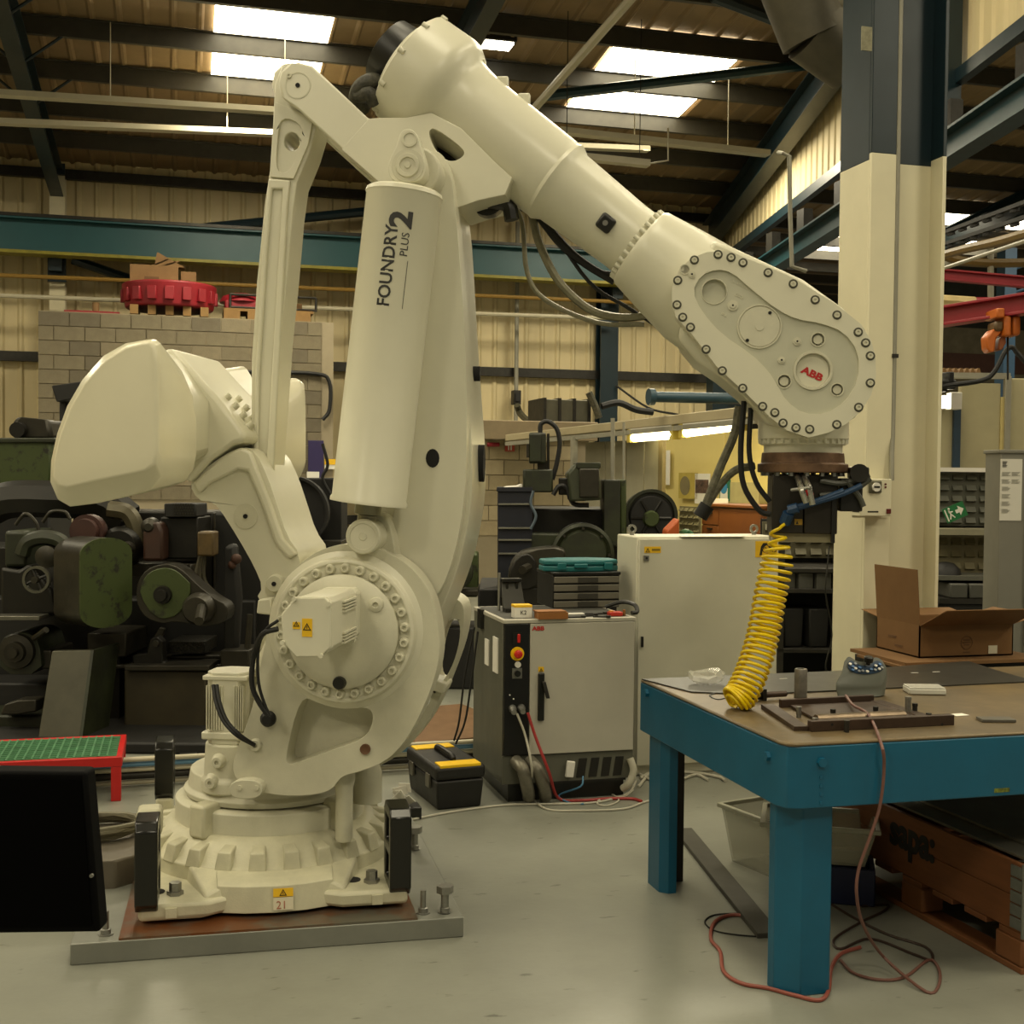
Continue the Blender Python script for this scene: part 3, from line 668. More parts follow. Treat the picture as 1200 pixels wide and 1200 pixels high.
# arched casting below the housing and the rear clevis
cast = [(432, 139), (446, 138), (475, 138), (505, 132), (540, 150), (580, 190), (600, 208), (592, 228), (560, 235), (537, 243), (500, 238), (470, 232), (445, 214), (400, 175)]
tri = smoothpoly([(503, 152), (510, 150), (538, 170), (546, 180), (536, 188), (524, 189), (510, 176), (503, 160)], 2)
m = MB(); yc = -.175; m.prism(RP(cast, yc), yc, .175, [RP(tri, yc)]); ac = m.build('arm_casting', robot_w, rob, bevel=.004, seg=2)
MB().prism(shrink(RP(tri, yc), 1.2), yc + .16, yc + .17).build('hole_dark_sheet', cap_mat, ac)  # black sheet added inside the hole, its shade put into the colour
cl = [(326, 98), (329, 84), (338, 75), (351, 73), (366, 77), (382, 92), (432, 139), (470, 140), (470, 205), (445, 215), (345, 124), (330, 114)]
for y0 in (-.1735, .09):
    m = MB(); m.prism(RP(cl, -.17) if y0 < 0 else RP([(a - 8, b) for a, b in cl], .09), y0, y0 + .08); cc = m.build('clevis_plate', robot_w, rob, bevel=.014, seg=3)
    if y0 < 0:
        c = R3(349, 100, y0); MB().lathe((c.x, y0 + .004, c.z), (0, -1, 0), [(0, 16.5 * s_), (.006, 16 * s_), (.006, 14.5 * s_), (.002, 14 * s_)], 36).build('pivot_cap', robot_d, cc)
        MB().cyl((c.x, y0 - .001, c.z), (c.x, y0 - .004, c.z), .009).build('pin_hole', cap_mat, cc)
        c = R3(339, 89, y0); MB().lathe((c.x, y0, c.z), (0, -1, 0), [(0, .011), (.008, .010), (.008, .005), (.004, .004)], 12).build('bolt', robot_d, cc)
c = R3(349, 100, -.17); MB().cyl((c.x, -.165, c.z), (c.x, .16, c.z), .045).build('pivot_pin', robot_d, rob)
# ---- parallel rod
rod = [(326, 98), (334, 78), (352, 74), (368, 80), (376, 100), (375, 150), (366, 180), (352, 214), (347, 250), (341, 320), (333, 400), (322, 560), (308, 560), (298, 550), (299, 420), (305, 330), (314, 240), (320, 200), (324, 140)]
hh = circ(342, 166, 11, 16, 9)
m = MB(); YR_ = -.085; m.prism(RP(sh(rod, 4), YR_), YR_, .085, [RP(hh, YR_)]); rd = m.build('parallel_rod', robot_w, rob, bevel=.004, seg=2)
pk = smoothpoly([(322, 218), (332, 218), (334, 226), (312, 552), (302, 552), (304, 500), (318, 228)], 1)
# raised rims leave the long pocket recessed
m = MB(); o_ = RP([(316, 210), (341, 212), (338, 240), (322, 556), (298, 556), (300, 440), (308, 300)], YR_); m.prism(o_, YR_ - .016, YR_ + .002, [RP([(320, 222), (332, 222), (331, 240), (313, 548), (303, 548), (305, 440), (314, 300)], YR_)]); m.build('rod_rim', robot_w, rd, bevel=.006)
m = MB(); o_ = RP([(323, 120), (368, 140), (362, 170), (345, 210), (318, 208), (321, 160)], YR_); m.prism(o_, YR_ - .012, YR_ + .002, [RP(smoothpoly([(330, 136), (358, 148), (350, 184), (338, 204), (324, 202), (326, 165)], 2), YR_)]); m.build('rod_rim', robot_w, rd, bevel=.005)
# ---- counterweight arm
arm = [(222, 568), (232, 556), (262, 533), (284, 523), (300, 530), (314, 560), (324, 590), (336, 628), (352, 650), (352, 700), (318, 708), (300, 702), (308, 688), (298, 664), (280, 632), (256, 594), (246, 588), (232, 586)]
arm = smoothpoly(arm, 1)
m = MB(); YC = -.22; m.prism(RP(arm, YC), YC, .20); ca = m.build('counterweight_arm', robot_w, rob, bevel=.03, seg=4)
m = MB(); m.prism(RP([(228, 566), (262, 535), (284, 524), (296, 530), (318, 585), (334, 632), (350, 650), (340, 655), (324, 636), (308, 590), (292, 552), (280, 550), (248, 566), (236, 578)], YC), YC - .022, YC + .01); m.build('arm_rib', robot_w, ca, bevel=.012, seg=3)
c = R3(288, 605, YC); MB().lathe((c.x, YC + .002, c.z), (0, -1, 0), [(0, 15.5 * s_), (.005, 15 * s_), (.005, 13 * s_)], 32).build('arm_disc', robot_d, ca)
MB().cyl((c.x, YC - .003, c.z), (c.x, YC - .007, c.z), .009).build('pin_hole', cap_mat, ca)
c = R3(322, 684, YC - .02); MB().lathe((c.x, YC + .03, c.z), (0, -1, 0), [(0, .04), (.05, .035), (.06, .03)], 20).build('cast_boss', robot_d, ca); MB().cyl((c.x, YC - .03, c.z), (c.x, YC - .035, c.z), .009).build('pin_hole', cap_mat, ca)
m = MB(); m.prism(RP([(305, 702), (320, 700), (322, 720), (303, 718)], YC - .05), YC - .08, YC); m.build('stop_block', robot_w, ca, bevel=.006)
# bracket that carries the two counterweights
br = [(176, 420), (206, 408), (226, 430), (262, 470), (289, 506), (292, 517), (276, 522), (250, 540), (232, 560), (224, 566), (205, 545), (180, 500)]
m = MB(); m.prism(RP(br, -.22), -.26, .26); cb_ = m.build('counterweight_bracket', robot_w, rob, bevel=.02, seg=3)
P_ = RP([(206, 408), (289, 506)], -.22); dv = Vector((P_[1][0] - P_[0][0], 0, P_[1][1] - P_[0][1])); Ld = dv.length; dv.normalize(); nn = Vector((-dv.z, 0, dv.x)); nn = nn if nn.z > 0 else -nn
for i in range(4):
    for j in range(2):
        c = Vector((P_[0][0], 0, P_[0][1])) + dv * Ld * (.60 + .11 * i) + Vector((0, -.14 + .13 * j, 0)) - nn * .001
        m = MB(); m.lathe(c, nn, [(0, .022), (.006, .022), (.006, .014), (.028, .014), (.028, .008), (.02, .007)], 12); m.build('bolt', robot_d, cb_)
prof = [(168, 399), (176, 398), (182, 404), (184, 425), (185, 480), (185, 530), (182, 545), (172, 553), (150, 558), (110, 566), (76, 574), (66, 571), (60, 560), (61, 540), (68, 510), (80, 478), (98, 447), (122, 420), (148, 404)]
prof2 = [(168, 398), (180, 397), (186, 401), (189, 425), (190, 480), (190, 535), (188, 558), (176, 574), (152, 581), (112, 590), (80, 594), (66, 586), (57, 565), (58, 540), (65, 508), (77, 475), (95, 444), (119, 417), (146, 402)]
Yc0, Yc1 = -.90, -.50
prof3 = [(200, 424), (210, 426), (219, 436), (230, 462), (234, 490), (234, 535), (231, 552), (222, 565), (200, 572), (165, 580), (135, 583), (122, 578), (115, 560), (116, 540), (122, 512), (132, 483), (148, 455), (168, 435), (188, 425)]
def cw_rings(sgn):
    a = RP(prof, Yc0); b = RP(prof2, Yc0 + .05)
    cx = sum(p[0] for p in b) / len(b); cz = sum(p[1] for p in b) / len(b)
    c = RP(prof3, Yc1); c2 = (sum(p[0] for p in c) / len(c), sum(p[1] for p in c) / len(c)); d = [(c2[0] + (x - c2[0]) * .93, c2[1] + (z - c2[1]) * .93) for x, z in c]
    ah = [(cx + (x - cx) * .96, cz + (z - cz) * .96) for x, z in a]
    rr = [[Vector((x, Yc0 * -sgn * -1 if False else sgn * abs(Yc0), z)) for x, z in ah], [Vector((x, sgn * (abs(Yc0) - .012), z)) for x, z in a], [Vector((x, sgn * (abs(Yc0) - .06), z)) for x, z in b], [Vector((x, sgn * (abs(Yc1) + .05), z)) for x, z in c], [Vector((x, sgn * abs(Yc1), z)) for x, z in d]]
    return rr
for sg in (-1, 1):
    m = MB(); m.loft(cw_rings(sg)); m.build('counterweight', robot_w2, rob, bevel=.022, seg=4, ang=60)
    # neck between bracket and counterweight
    nk = RP([(176, 425), (204, 418), (240, 470), (240, 530), (215, 545), (180, 520)], -.3)
    cx = sum(p[0] for p in nk) / len(nk); cz = sum(p[1] for p in nk) / len(nk)
    m = MB(); m.loft([[Vector((x, sg * .24, z)) for x, z in nk], [Vector((cx + (x - cx) * 1.05, sg * .55, cz + (z - cz) * 1.2)) for x, z in nk]]); m.build('counterweight_neck', robot_w, rob, bevel=.02)
# ---- wrist
def Z3(x, y): return (x / 3.4286 + 700, y / 3.4286 + 240)
YW = -.26
body = [(835, 284), (860, 293), (940, 330), (985, 362), (1010, 390), (1022, 425), (1020, 460), (1000, 490), (968, 508), (930, 508), (896, 496), (870, 465), (842, 442), (815, 424), (795, 400), (800, 340)]
m = MB(); m.prism(RP(body, -.10), -.155, .20); wb_ = m.build('wrist_housing', robot_w, rob, bevel=.045, seg=5)
stad = [Z3(*p) for p in ((300, 390), (300, 330), (325, 265), (375, 215), (440, 190), (530, 185), (600, 215), (700, 255), (800, 300), (880, 350), (960, 400), (1060, 480), (1100, 545), (1118, 610), (1120, 690), (1100, 765), (1060, 830), (1000, 880), (930, 915), (850, 935), (760, 905), (690, 850), (600, 760), (480, 650), (380, 520), (315, 450))]
dumb = [Z3(*p) for p in ((380, 345), (420, 280), (480, 258), (540, 270), (620, 340), (720, 420), (800, 460), (900, 475), (990, 510), (1050, 590), (1050, 700), (1000, 790), (920, 840), (830, 840), (760, 790), (720, 720), (690, 670), (620, 600), (500, 520), (420, 430))]
dumb = smoothpoly(dumb, 1)
m = MB(); m.prism(RP(stad, YW), YW, -.13, [RP(dumb, YW)]); wc = m.build('wrist_cover', robot_w, rob)
def Cw(x, y, r): return circ(*Z3(x, y), r / 3.4286, 28)
hl = [Cw(470, 347, 50), Cw(868, 665, 68), Cw(888, 540, 27), Cw(752, 708, 28), Cw(965, 742, 26)]
m = MB(); m.prism(RP(smoothpoly([(p[0], p[1]) for p in dumb], 0), YW), YW + .010, YW + .03, [RP(h, YW) for h in hl]); m.build('recessed_panel', mat('robot_paint_grey', '#bfbea9', .42, var=.05), wc)
m = MB(); m.prism(RP([Z3(400, 300), Z3(560, 260), Z3(1060, 520), Z3(1040, 780), Z3(860, 840), Z3(740, 760), Z3(400, 420)], YW), YW + .026, YW + .036); m.build('panel_back', mat('robot_paint_grey', '#b3b19c', .42), wc)
def disc(x, y, prof_, name='boss', mm=None, yy=YW + .010):
    cap = name != 'rim'
    c = R3(*Z3(x, y), YW); k = S(YW, 900) / 3.4286
    return MB().lathe((c.x, yy, c.z), (0, -1, 0), [(t, r * k) for t, r in prof_], 36, cap).build(name, mm or robot_d, wc, recalc=cap)
disc(652, 488, [(0, 91), (.005, 90), (.005, 85), (.001, 84), (.001, 82), (.004, 81)], 'round_cover'); disc(652, 488, [(0, 18), (.006, 17)], 'boss')
for x, y in ((694, 433), (603, 544)): disc(x, y, [(0, 7), (.0065, 7)], 'pin_hole', cap_mat)
disc(868, 665, [(0, 80), (.006, 79), (.006, 70), (0.0, 68), (-.012, 67)], 'rim'); disc(470, 347, [(0, 54), (.003, 53), (.003, 50), (-.012, 49)], 'rim')
for x, y, r in ((888, 540, 30), (752, 708, 30), (965, 742, 28)): disc(x, y, [(0, r), (.003, r), (.003, r - 4), (-.01, r - 5)], 'rim'); disc(x, y, [(-.012, r * .62), (-.004, r * .6)], 'boss')
for x, y, r in ((545, 403, 22), (804, 548, 17), (741, 623, 15), (380, 280, 15)):
    yy = YW if x == 380 else YW + .010
    disc(x, y, [(0, r), (.004, r), (.004, r * .6), (.008, r * .55), (.008, 4)], 'boss', yy=yy); disc(x, y, [(0, 4), (.0085, 4)], 'pin_hole', cap_mat, yy=yy)
disc(352, 260, [(0, 22), (.003, 22), (.003, 18), (0, 17)], 'boss', yy=YW); disc(288, 234, [(0, 12), (.006, 11)], 'boss', yy=-.155)
wp = None; grey_b = mat('bolt_grey', '#5a594c', .4, .4, var=.1)
for x, y in ((390, 222), (485, 200), (585, 233), (686, 273), (787, 318), (875, 382), (963, 443), (1048, 512), (1097, 607), (1097, 716), (1050, 814), (962, 883), (853, 902), (746, 877), (713, 835), (664, 810), (584, 737), (502, 667), (437, 581), (374, 492), (320, 402), (323, 304), (537, 212), (1078, 555), (798, 896), (343, 452)):
    c = R3(*Z3(x, y), YW); k = S(YW, 900) / 3.4286; M = Matrix.Translation((c.x, YW, c.z))
    if wp is None:
        wp = [MB().lathe((0, .002, 0), (0, -1, 0), [(0, 19 * k), (.003, 19 * k), (.003, 13 * k)], 16).build('bolt_seat', grey_b, wc),
              MB().lathe((0, .002, 0), (0, -1, 0), [(.003, 12 * k), (.010, 11 * k), (.010, 5 * k), (.006, 4.5 * k)], 12).build('bolt', robot_d, wc)]
        for o in wp: o.matrix_basis = M
    else:
        for o in wp: inst(o, wc, M)
abbred = mat('logo_red', '#b0201c', .5, var=0)
c = R3(*Z3(818, 666), YW); c.y = YW + .026
rt = Vector(R3(*Z3(905, 706), YW)) - Vector(R3(*Z3(818, 666), YW)); rt = Vector((rt.x, 0, rt.z)).normalized(); upv = Vector((-rt.z, 0, rt.x))
lettering('ABB', .036, abbred, wc, (c.x + .002, YW + .0195, c.z - .004), rt, upv, sx=1.25, off=.0016)
MB().prism(RP(circ(*Z3(868, 665), 66 / 3.4286, 28), YW), YW + .0205, YW + .03).build('logo_disc', robot_w, wc)
for x, y, tx, sz in ((540, 310, '3HAC 14882-1', .014), (552, 362, 'DSQ', .016), (495, 440, 'IRB', .016)):
    c = R3(*Z3(x, y), YW); lettering(tx, sz, robot_w, wc, (c.x, YW + .0095, c.z), rt, upv, ext=.0012)
# bolted collar where the tube meets the wrist
m = MB(); m.lathe(A0 + ua * 331 * sa, ua, [(0, 38 * sa), (.5 * sa, 46 * sa), (3 * sa, 48 * sa), (12 * sa, 49.5 * sa), (50 * sa, 56 * sa), (85 * sa, 61 * sa), (110 * sa, 60 * sa), (150 * sa, 45 * sa)], 64); m.build('wrist_collar', robot_w, rob)
u_, v_, _ = basis(ua); m0 = None
for k in range(28):
    a = 2 * pi * k / 28; p = A0 + ua * 325 * sa + (u_ * cos(a) + v_ * sin(a)) * 43 * sa
    if m0 is None: m0 = MB().cyl((0, 0, 0), ua * 7 * sa, 2.6 * sa, n=10).build('bolt', robot_w, tub); m0.matrix_basis = Matrix.Translation(p)
    else: inst(m0, tub, Matrix.Translation(p))
# small black square cover on the tube
t = tt(718, 262); cdir = (mw(rob).to_3x3().inverted() @ (CAMP - mw(rob) @ (A0 + ua * t))); cdir = (cdir - ua * cdir.dot(ua)).normalized(); cdir = (cdir - un * .05).normalized()
c = A0 + ua * t + cdir * 40.5 * sa; vv = ua.cross(cdir).normalized()
Mx = Matrix((ua, vv, cdir)).transposed(); MB().cbox(c, (18 * sa, 18 * sa, 7 * sa), Mx).build('square_cover', black, tub, bevel=.012, seg=3)
MB().cyl(c, c + cdir * 4.6 * sa, 3 * sa, n=16).build('cover_bolt', zinc, tub)
# tool flange, in line below the wrist
CF = R3(941, 515, 0); sf = S(0, 940)
def fl(py): return R3(941, py, 0).z
m = MB(); m.lathe((CF.x, 0, fl(522)), (0, 0, 1), [(0, 50 * sf), (.02, 50 * sf), (.022, 53 * sf), (.14, 53 * sf)], 56); tf_ = m.build('turning_disc', robot_w, rob, bevel=.004)
m0 = None
for k in range(32):
    a = 2 * pi * k / 32; p = Vector((CF.x + cos(a) * 50.5 * sf, sin(a) * 50.5 * sf, fl(522) + .006))
    if m0 is None: m0 = MB().cyl((0, 0, 0), (0, 0, .018), 2.2 * sf, n=8).build('bolt', robot_w, tf_); m0.matrix_basis = Matrix.Translation(p)
    else: inst(m0, tf_, Matrix.Translation(p))
MB().cyl((CF.x, 0, fl(531)), (CF.x, 0, fl(521)), 46 * sf, n=48).build('flange_neck', robot_w, rob)
# ---- cables under the arm, part of the robot
m = MB(); hose = mat('braided_hose', '#8b8770', .4, .5, var=.15, scale=40)
for pts, r, mm in (([(598, 232), (612, 262), (618, 320), (640, 352), (700, 378), (755, 380)], .010, 0), ([(622, 246), (632, 285), (655, 330), (690, 362), (725, 372), (757, 370)], .017, 0), ([(630, 246), (650, 275), (680, 305), (720, 330)], .016, 1), ([(625, 246), (660, 290), (700, 318), (722, 322)], .014, 1), ([(640, 258), (690, 330), (735, 360), (775, 385)], .008, 1)):
    MB().tube([R3(a, b, .12) for a, b in pts], r, 8).build('arm_cable', hose if not mm else blackrub, rob)
m = MB(); m.lathe(R3(573, 236, .05), (0, -1, 0), [(-.1, .03), (0, .07), (.06, .07)], 24); m.tube([R3(573, 236, -.02), R3(595, 240, -.02), R3(600, 258, -.02)], .03, 8); m.build('cable_clamp', black, rob)
for pts, r in (([(872, 470), (868, 530), (872, 570), (890, 598), (903, 603)], .011), ([(880, 478), (878, 530), (886, 565), (902, 588)], .010)):
    MB().tube([R3(a, b, -.08) for a, b in pts], r, 8).build('wrist_cable', blackrub, rob)
m = MB(); m.tube([R3(866, 476, .05), R3(860, 510, .05), R3(843, 550, .05), R3(824, 600, .05)], .017, 8); m.tube([R3(884, 546, -.05), R3(862, 551, -.02), R3(843, 570, .05), R3(824, 600, .05)], .016, 8)
m.build('wrapped_hose', mat('grey_wrap2', '#7d7a66', .7, var=.3, scale=30, bump=.4, bscale=90), rob)
MB().cyl(R3(829, 592, .05), R3(820, 606, .05), .03, n=12).build('hose_end', blackrub, rob)
# ---- gripper carried by the flange: its own thing
tl = thing('gripper_tool', 'dark tool on a round rusty steel flange bolted under the robot wrist', 'tool', mw(rob) @ Vector((CF.x, 0, fl(640))), RZ)
d_ = Vector((CF.x, 0, fl(640))); zf = lambda py: fl(py) - fl(640)
rust = mat('rusty_brown_steel', '#83664e', .45, .5, var=.2, scale=7, col2='#3d2c22')
m = MB(); m.lathe((0, 0, zf(554)), (0, 0, 1), [(0, 52 * sf), (.004, 53 * sf), (zf(543) - zf(554) - .003, 53 * sf), (zf(543) - zf(554), 49 * sf), (zf(531) - zf(554), 48 * sf)], 56); fg = m.build('adapter_flange', rust, tl, bevel=.002)
for k in range(16):
    a = 2 * pi * k / 16; MB().hexn((cos(a) * 46 * sf, sin(a) * 46 * sf, zf(558)), (0, 0, 1), 3.3 * sf, .02).build('bolt', zinc, fg)
brn = mat('gripper_brown', '#2c2820', .4, .3, var=.1)
for x0, x1 in ((-38, -2), (-1, 37)):
    MB().box((x0 * sf, -.11, zf(624)), (x1 * sf, .11, zf(556))).build('tool_body', brn, tl, bevel=.004)
MB().box((-36 * sf, -.09, zf(634)), (32 * sf, .09, zf(624))).build('clear_shield', mat('clear_strip', '#8c866a', .3, var=.05), tl)
sgn = plate('warning_label', mat('gold', '#a8831c', .5, var=0), tl, (-12 * sf, -.1115, zf(614)), (1, 0, 0), (0, 0, 1), 9 * sf, 7 * sf)
MB().prism([(-10.5 * sf, zf(613)), (-7.5 * sf, zf(613)), (-9 * sf, zf(609))], -.1145, -.1135).build('warning_symbol', sm_blk, tl)
m = MB(); m.tube([(-11 * sf, -.12, zf(556)), (-8 * sf, -.2, zf(572)), (-2 * sf, -.2, zf(588))], .012, 8); m.tube([(-4 * sf, -.12, zf(556)), (0, -.2, zf(570)), (5 * sf, -.2, zf(590))], .012, 8); m.build('air_fitting', mat('fitting_chrome', '#c5c3b8', .2, .9, var=.05), tl)
MB().cyl((-1 * sf, -.2, zf(573)), (2.5 * sf, -.2, zf(580)), .014, n=10).build('red_collar', red, tl)
MB().cyl((-18 * sf, -.17, zf(574)), (2 * sf, -.22, zf(571)), .007, n=8).build('valve_lever', zinc, tl)
bl = mat('blue_hose', '#1c3f63', .45, var=.1)
m = MB()
for pts in ([(-22, 600), (-8, 594), (10, 588), (40, 578), (62, 568)], [(-20, 596), (0, 590), (20, 583), (42, 574)]):
    m.tube([(a * sf, -.15, zf(b)) for a, b in pts], .011, 8)
m.tube([(-24 * sf, -.13, zf(612)), (-20 * sf, -.15, zf(600))], .022, 8); m.tube([(-20 * sf, -.15, zf(597)), (-10 * sf, -.16, zf(594))], .02, 8)
m.build('blue_air_hose', bl, tl)
m = MB()
for pts in ([(16, 563), (40, 566), (62, 560), (72, 556)], [(16, 580), (40, 577), (60, 570), (73, 560)], [(45, 562), (60, 580), (66, 592)]):
    m.tube([(a * sf, -.12, zf(b)) for a, b in pts], .011, 8)
m.build('grey_air_hose', mat('grey_hose', '#4c4d44', .4, var=.1), tl)
m = MB(); m.box((40 * sf, -.1, zf(598)), (66 * sf, .05, zf(560))); m.box((52 * sf, -.12, zf(560)), (72 * sf, .0, zf(547))); m.build('valve_block', black, tl, bevel=.006)
MB().lathe((60 * sf, -.12, zf(554)), (0, -1, 0), [(0, .035), (.02, .035), (.02, .02)], 18).build('clamp_ring', darkst, tl)
MB().box((30 * sf, -.125, zf(634)), (34 * sf, -.1, zf(580))).build('black_bar', black, tl)
# ---- steel base plate under the robot
bpx = atD(318, 900, 5.1); bpx.z = 0
pt = thing('base_plate', 'grey steel plate with rusty middle lying on the floor under the robot', 'plate', bpx, -radians(2.4))
fl_ = plz(pt, 82, 1132, 0); frr = plz(pt, 543, 1098, 0); yf = (fl_.y + frr.y) / 2; yb_ = .62
MB().box((fl_.x, yf, 0), (frr.x, yb_, .075)).build('slab', mat('plate_grey', '#85867c', .4, .25, var=.12, scale=3), pt, bevel=.004)
MB().box((fl_.x + .16, yf + .003, .075), (frr.x - .17, yb_, PZ - .002)).build('milled_face', mat('milled_rusty', '#6e6a5e', .3, .6, scale=3.5, col2='#7a4a2a', thr=(.42, .6)), pt)
for x, y in ((frr.x - .06, yf + .06), (frr.x - .06, yf + .85), (fl_.x + .11, yf + .07), (frr.x - .14, yf + .07)):
    big = x == frr.x - .06
    m = MB(); m.lathe((x, y, .075), (0, 0, 1), [(0, .022 if big else .026), (.004, .026 if big else .026), (.004, .016 if big else .018), (.012, .018), (.02, .018), (.022, .015 if big else .011), (.085, .015 if big else .011)], 14)
    if big: m.hexn((x, y, .150), (0, 0, 1), .032, .026)
    m.build('anchor_bolt', zinc, pt)
# ================================================================ tall steel column
cf = atD(1013, 560, 6.5); cf.z = 0
s65 = 6.5 / F
col = thing('steel_column', 'tall wide steel stanchion, cream below and dark teal above, behind the blue table', 'column', cf)
colw = mat('column_cream', '#dad3b4', .42, var=.05, scale=2, bump=.02, bscale=50)
Hc = roofz(cf.y) + .1
def cpx(px): return plx(col, px, 300, 0) if False else pl(col, px, 300, 0).x
zc1 = pl(col, 1030, 180, 0).z; zc2 = pl(col, 1076, 194, .1).z; zc3 = plx(col, 990, 200, 0).z
X1 = cpx(1047); XR = pl(col, 1106, 300, .0).x
def two(name, m_box, zc):
    a, b = m_box
    MB().box((a[0], a[1], 0), (b[0], b[1], zc)).build(name, colw, col, bevel=.003); MB().box((a[0], a[1], zc), (b[0], b[1], Hc)).build(name, teal_dark, col, bevel=.003)
two('left_flange', ((0, .012, 0), (.025, .305, 0)), zc3)
two('front_plate', ((0, -.012, 0), (X1, .012, 0)), zc1)
two('web', ((.02, .10, 0), (XR - .02, .12, 0)), zc2)
two('right_flange', ((XR - .022, -.01, 0), (XR, .305, 0)), zc2 + .03)
for x in (X1 + .012,):
    q1 = pl(col, 1038, 510, -.005); q2 = pl(col, 1045, 532, -.03); q3 = pl(col, 1045, 563, -.04)
    MB().tube([(x, -.005, Hc), (x, -.005, q1.z + .4), (x, -.005, q1.z), q2, q3], .013, 10, smooth=False).build('cable_conduit', grey, col)
    q = pl(col, 1046, 480, -.01)
    m = MB(); m.cbox((x, -.01, pl(col, 1040, 417, 0).z), (.035, .02, .02)); m.build('conduit_clip', darkst, col)
MB().box((cpx(1003) - .0, -.02, pl(col, 1008, 60, 0).z), (cpx(1003) + .06, -.012, pl(col, 1008, 32, 0).z)).build('old_label', mat('old_paper', '#8f8b70', .7, var=.2, scale=30), col)
# foot of the column
MB().box((-.1, -.1, 0), (XR + .1, .4, .03)).build('foot_plate', darkst, col)
# thermostat box on the column, with its pipe
b0 = onY(1009, 561, cf.y - .10); b1 = onY(1050, 605, cf.y - .10)
tb = thing('control_box', 'small cream wall controller with a round dial, screwed to the tall cream column', 'control box', (b0.x, b0.y, b1.z))
W = b1.x - b0.x; H = b0.z - b1.z
MB().box((0, 0, 0), (W * .86, .088, H)).build('case', mat('box_cream', '#d9d3b6', .45, var=.04), tb, bevel=.004)
MB().box((W * .0, .082, -.01), (W * 1.02, .088, H + .005)).build('back_plate', mat('box_cream', '#d9d3b6', .45), tb)
MB().box((W * .2, -.012, H * .62), (W * .56, 0, H * .95)).build('dial_frame', mat('dial_grey', '#57543f', .5), tb, bevel=.006)
MB().cyl((W * .38, -.012, H * .78), (W * .38, -.024, H * .78), H * .12, n=20).build('dial', white, tb)
MB().box((W * .3, -.026, H * .76), (W * .46, -.024, H * .81)).build('dial_window', sm_blk, tb)
MB().box((W * .72, -.008, H * .07), (W * .84, 0, H * .2)).build('rocker_switch', mat('dark_red', '#5c1712', .4), tb, bevel=.002)
for z in (.78, .86): MB().cyl((W * .68, 0, H * z), (W * .68, -.006, H * z), .005, n=8).build('lamp', mat('dark_red', '#5c1712', .4), tb)
m = MB()
for k in range(7): m.box((-.001, .01, H * (.1 + .1 * k)), (.0, .075, H * (.13 + .1 * k)))
m.build('vent_slots', sm_blk, tb)
MB().box((W * .2, -.001, H * .1), (W * .5, 0, H * .14)).build('printed_line', sm_blk, tb)
if 0: pipe('cable_pipe', 'grey pipe dropping down the cream column into the small controller box', [onY(1037, 405, cf.y - .035), onY(1037, 505, cf.y - .035), onY(1045, 530, cf.y - .035), onY(1045, 562, cf.y - .035)], .012, grey, smooth=True)
pipe('antenna_wire', 'thin black wire hanging on the left edge of the cream column', [onY(972, 640, cf.y + .1), onY(968, 680, cf.y + .08), onY(968, 700, cf.y + .08), onY(975, 745, cf.y + .08), onY(968, 785, cf.y + .08), Vector((cf.x - .05, cf.y + .05, .6)), Vector((cf.x - .06, cf.y + .02, .01))], .004, black, 'wire', smooth=True)
# extractor duct at the top of the column
dm = mat('duct_grey', '#5d584a', .5, .3, var=.15)
A = onY(925, -30, cf.y + .9); B = onY(955, 45, cf.y + .9); C_ = onY(985, 60, cf.y + .9)
t = thing('air_duct', 'dark grey round ventilation duct hanging under the roof left of the tall column', 'duct', B)
MB().cyl(A - B + (A - B) * 1.2, (0, 0, 0), .20, .20, 28).build('duct_pipe', dm, t)
m = MB(); m.cyl((-.02, 0, .05), (.25, 0, -.12), .2, .18, 28); m.build('elbow', dm, t)
MB().cyl((.0, 0, .22), (.35, 0, .35), .09, .09, 18).build('side_pipe', alu, t)
# ================================================================ blue welding table
TZ = .85
tc = onZ(920, 872, TZ); lb = onZ(753, 796, TZ)
T_ = thing('steel_table', 'heavy turquoise steel workbench with a worn brown steel top', 'table', (tc.x, tc.y, 0))
W = 2.3; D = lb.y - tc.y
blue = mat('table_blue', '#0a5a78', .38, var=.10, scale=3, bump=.03, bscale=60); topm = mat('worn_steel_top', '#7d6a48', .38, .25, var=.0, scale=2.5, col2='#534a3a', bump=.03, bscale=60)
ap = pl(T_, 978, 946, .0).z
m = MB(); m.prism([(.05, 0), (W, 0), (W, D), (0, D), (0, .05), (.014, .014)], TZ - .012, TZ, mp=mpz); m.build('table_top', topm, T_, bevel=.006)
m = MB(); m.prism([(.06, 0), (W, 0), (W, D), (0, D), (0, .06), (.018, .018)], ap, TZ - .012, [[(.03, .03), (W - .03, .03), (W - .03, D - .03), (.03, D - .03)]], mp=mpz); m.build('apron', blue, T_, bevel=.004)
def leg(x, y, s=.225):
    c = .065; m = MB(); m.prism([(x + c, y), (x + s - c * .1, y), (x + s, y + c * .1), (x + s, y + s - c), (x + s - c, y + s), (x + c, y + s), (x, y + s - c), (x, y + c)], 0, ap + .02, mp=mpz); return m.build('leg', blue, T_, bevel=.004)
l0 = pl(T_, 976, 1000, .05).x - .175
leg(l0, .05, .175); lx = pl(T_, 803, 950, D - .20).x - .10; m = MB(); m.prism([(lx, D - .17), (lx + .03, D - .2), (lx + .065, D - .2), (lx + .065, D - .19), (lx + .035, D - .19), (lx + .012, D - .165), (lx + .012, D - .062), (lx + .15, D - .062), (lx + .15, D - .05), (lx, D - .05)], 0, ap + .02, mp=mpz); m.build('leg', blue, T_); MB().box((lx + .06, D - .07, 0), (lx + .15, D - .0625, ap)).build('leg_inside', darkst, T_); leg(W - .28, .05); leg(W - .28, D - .28)
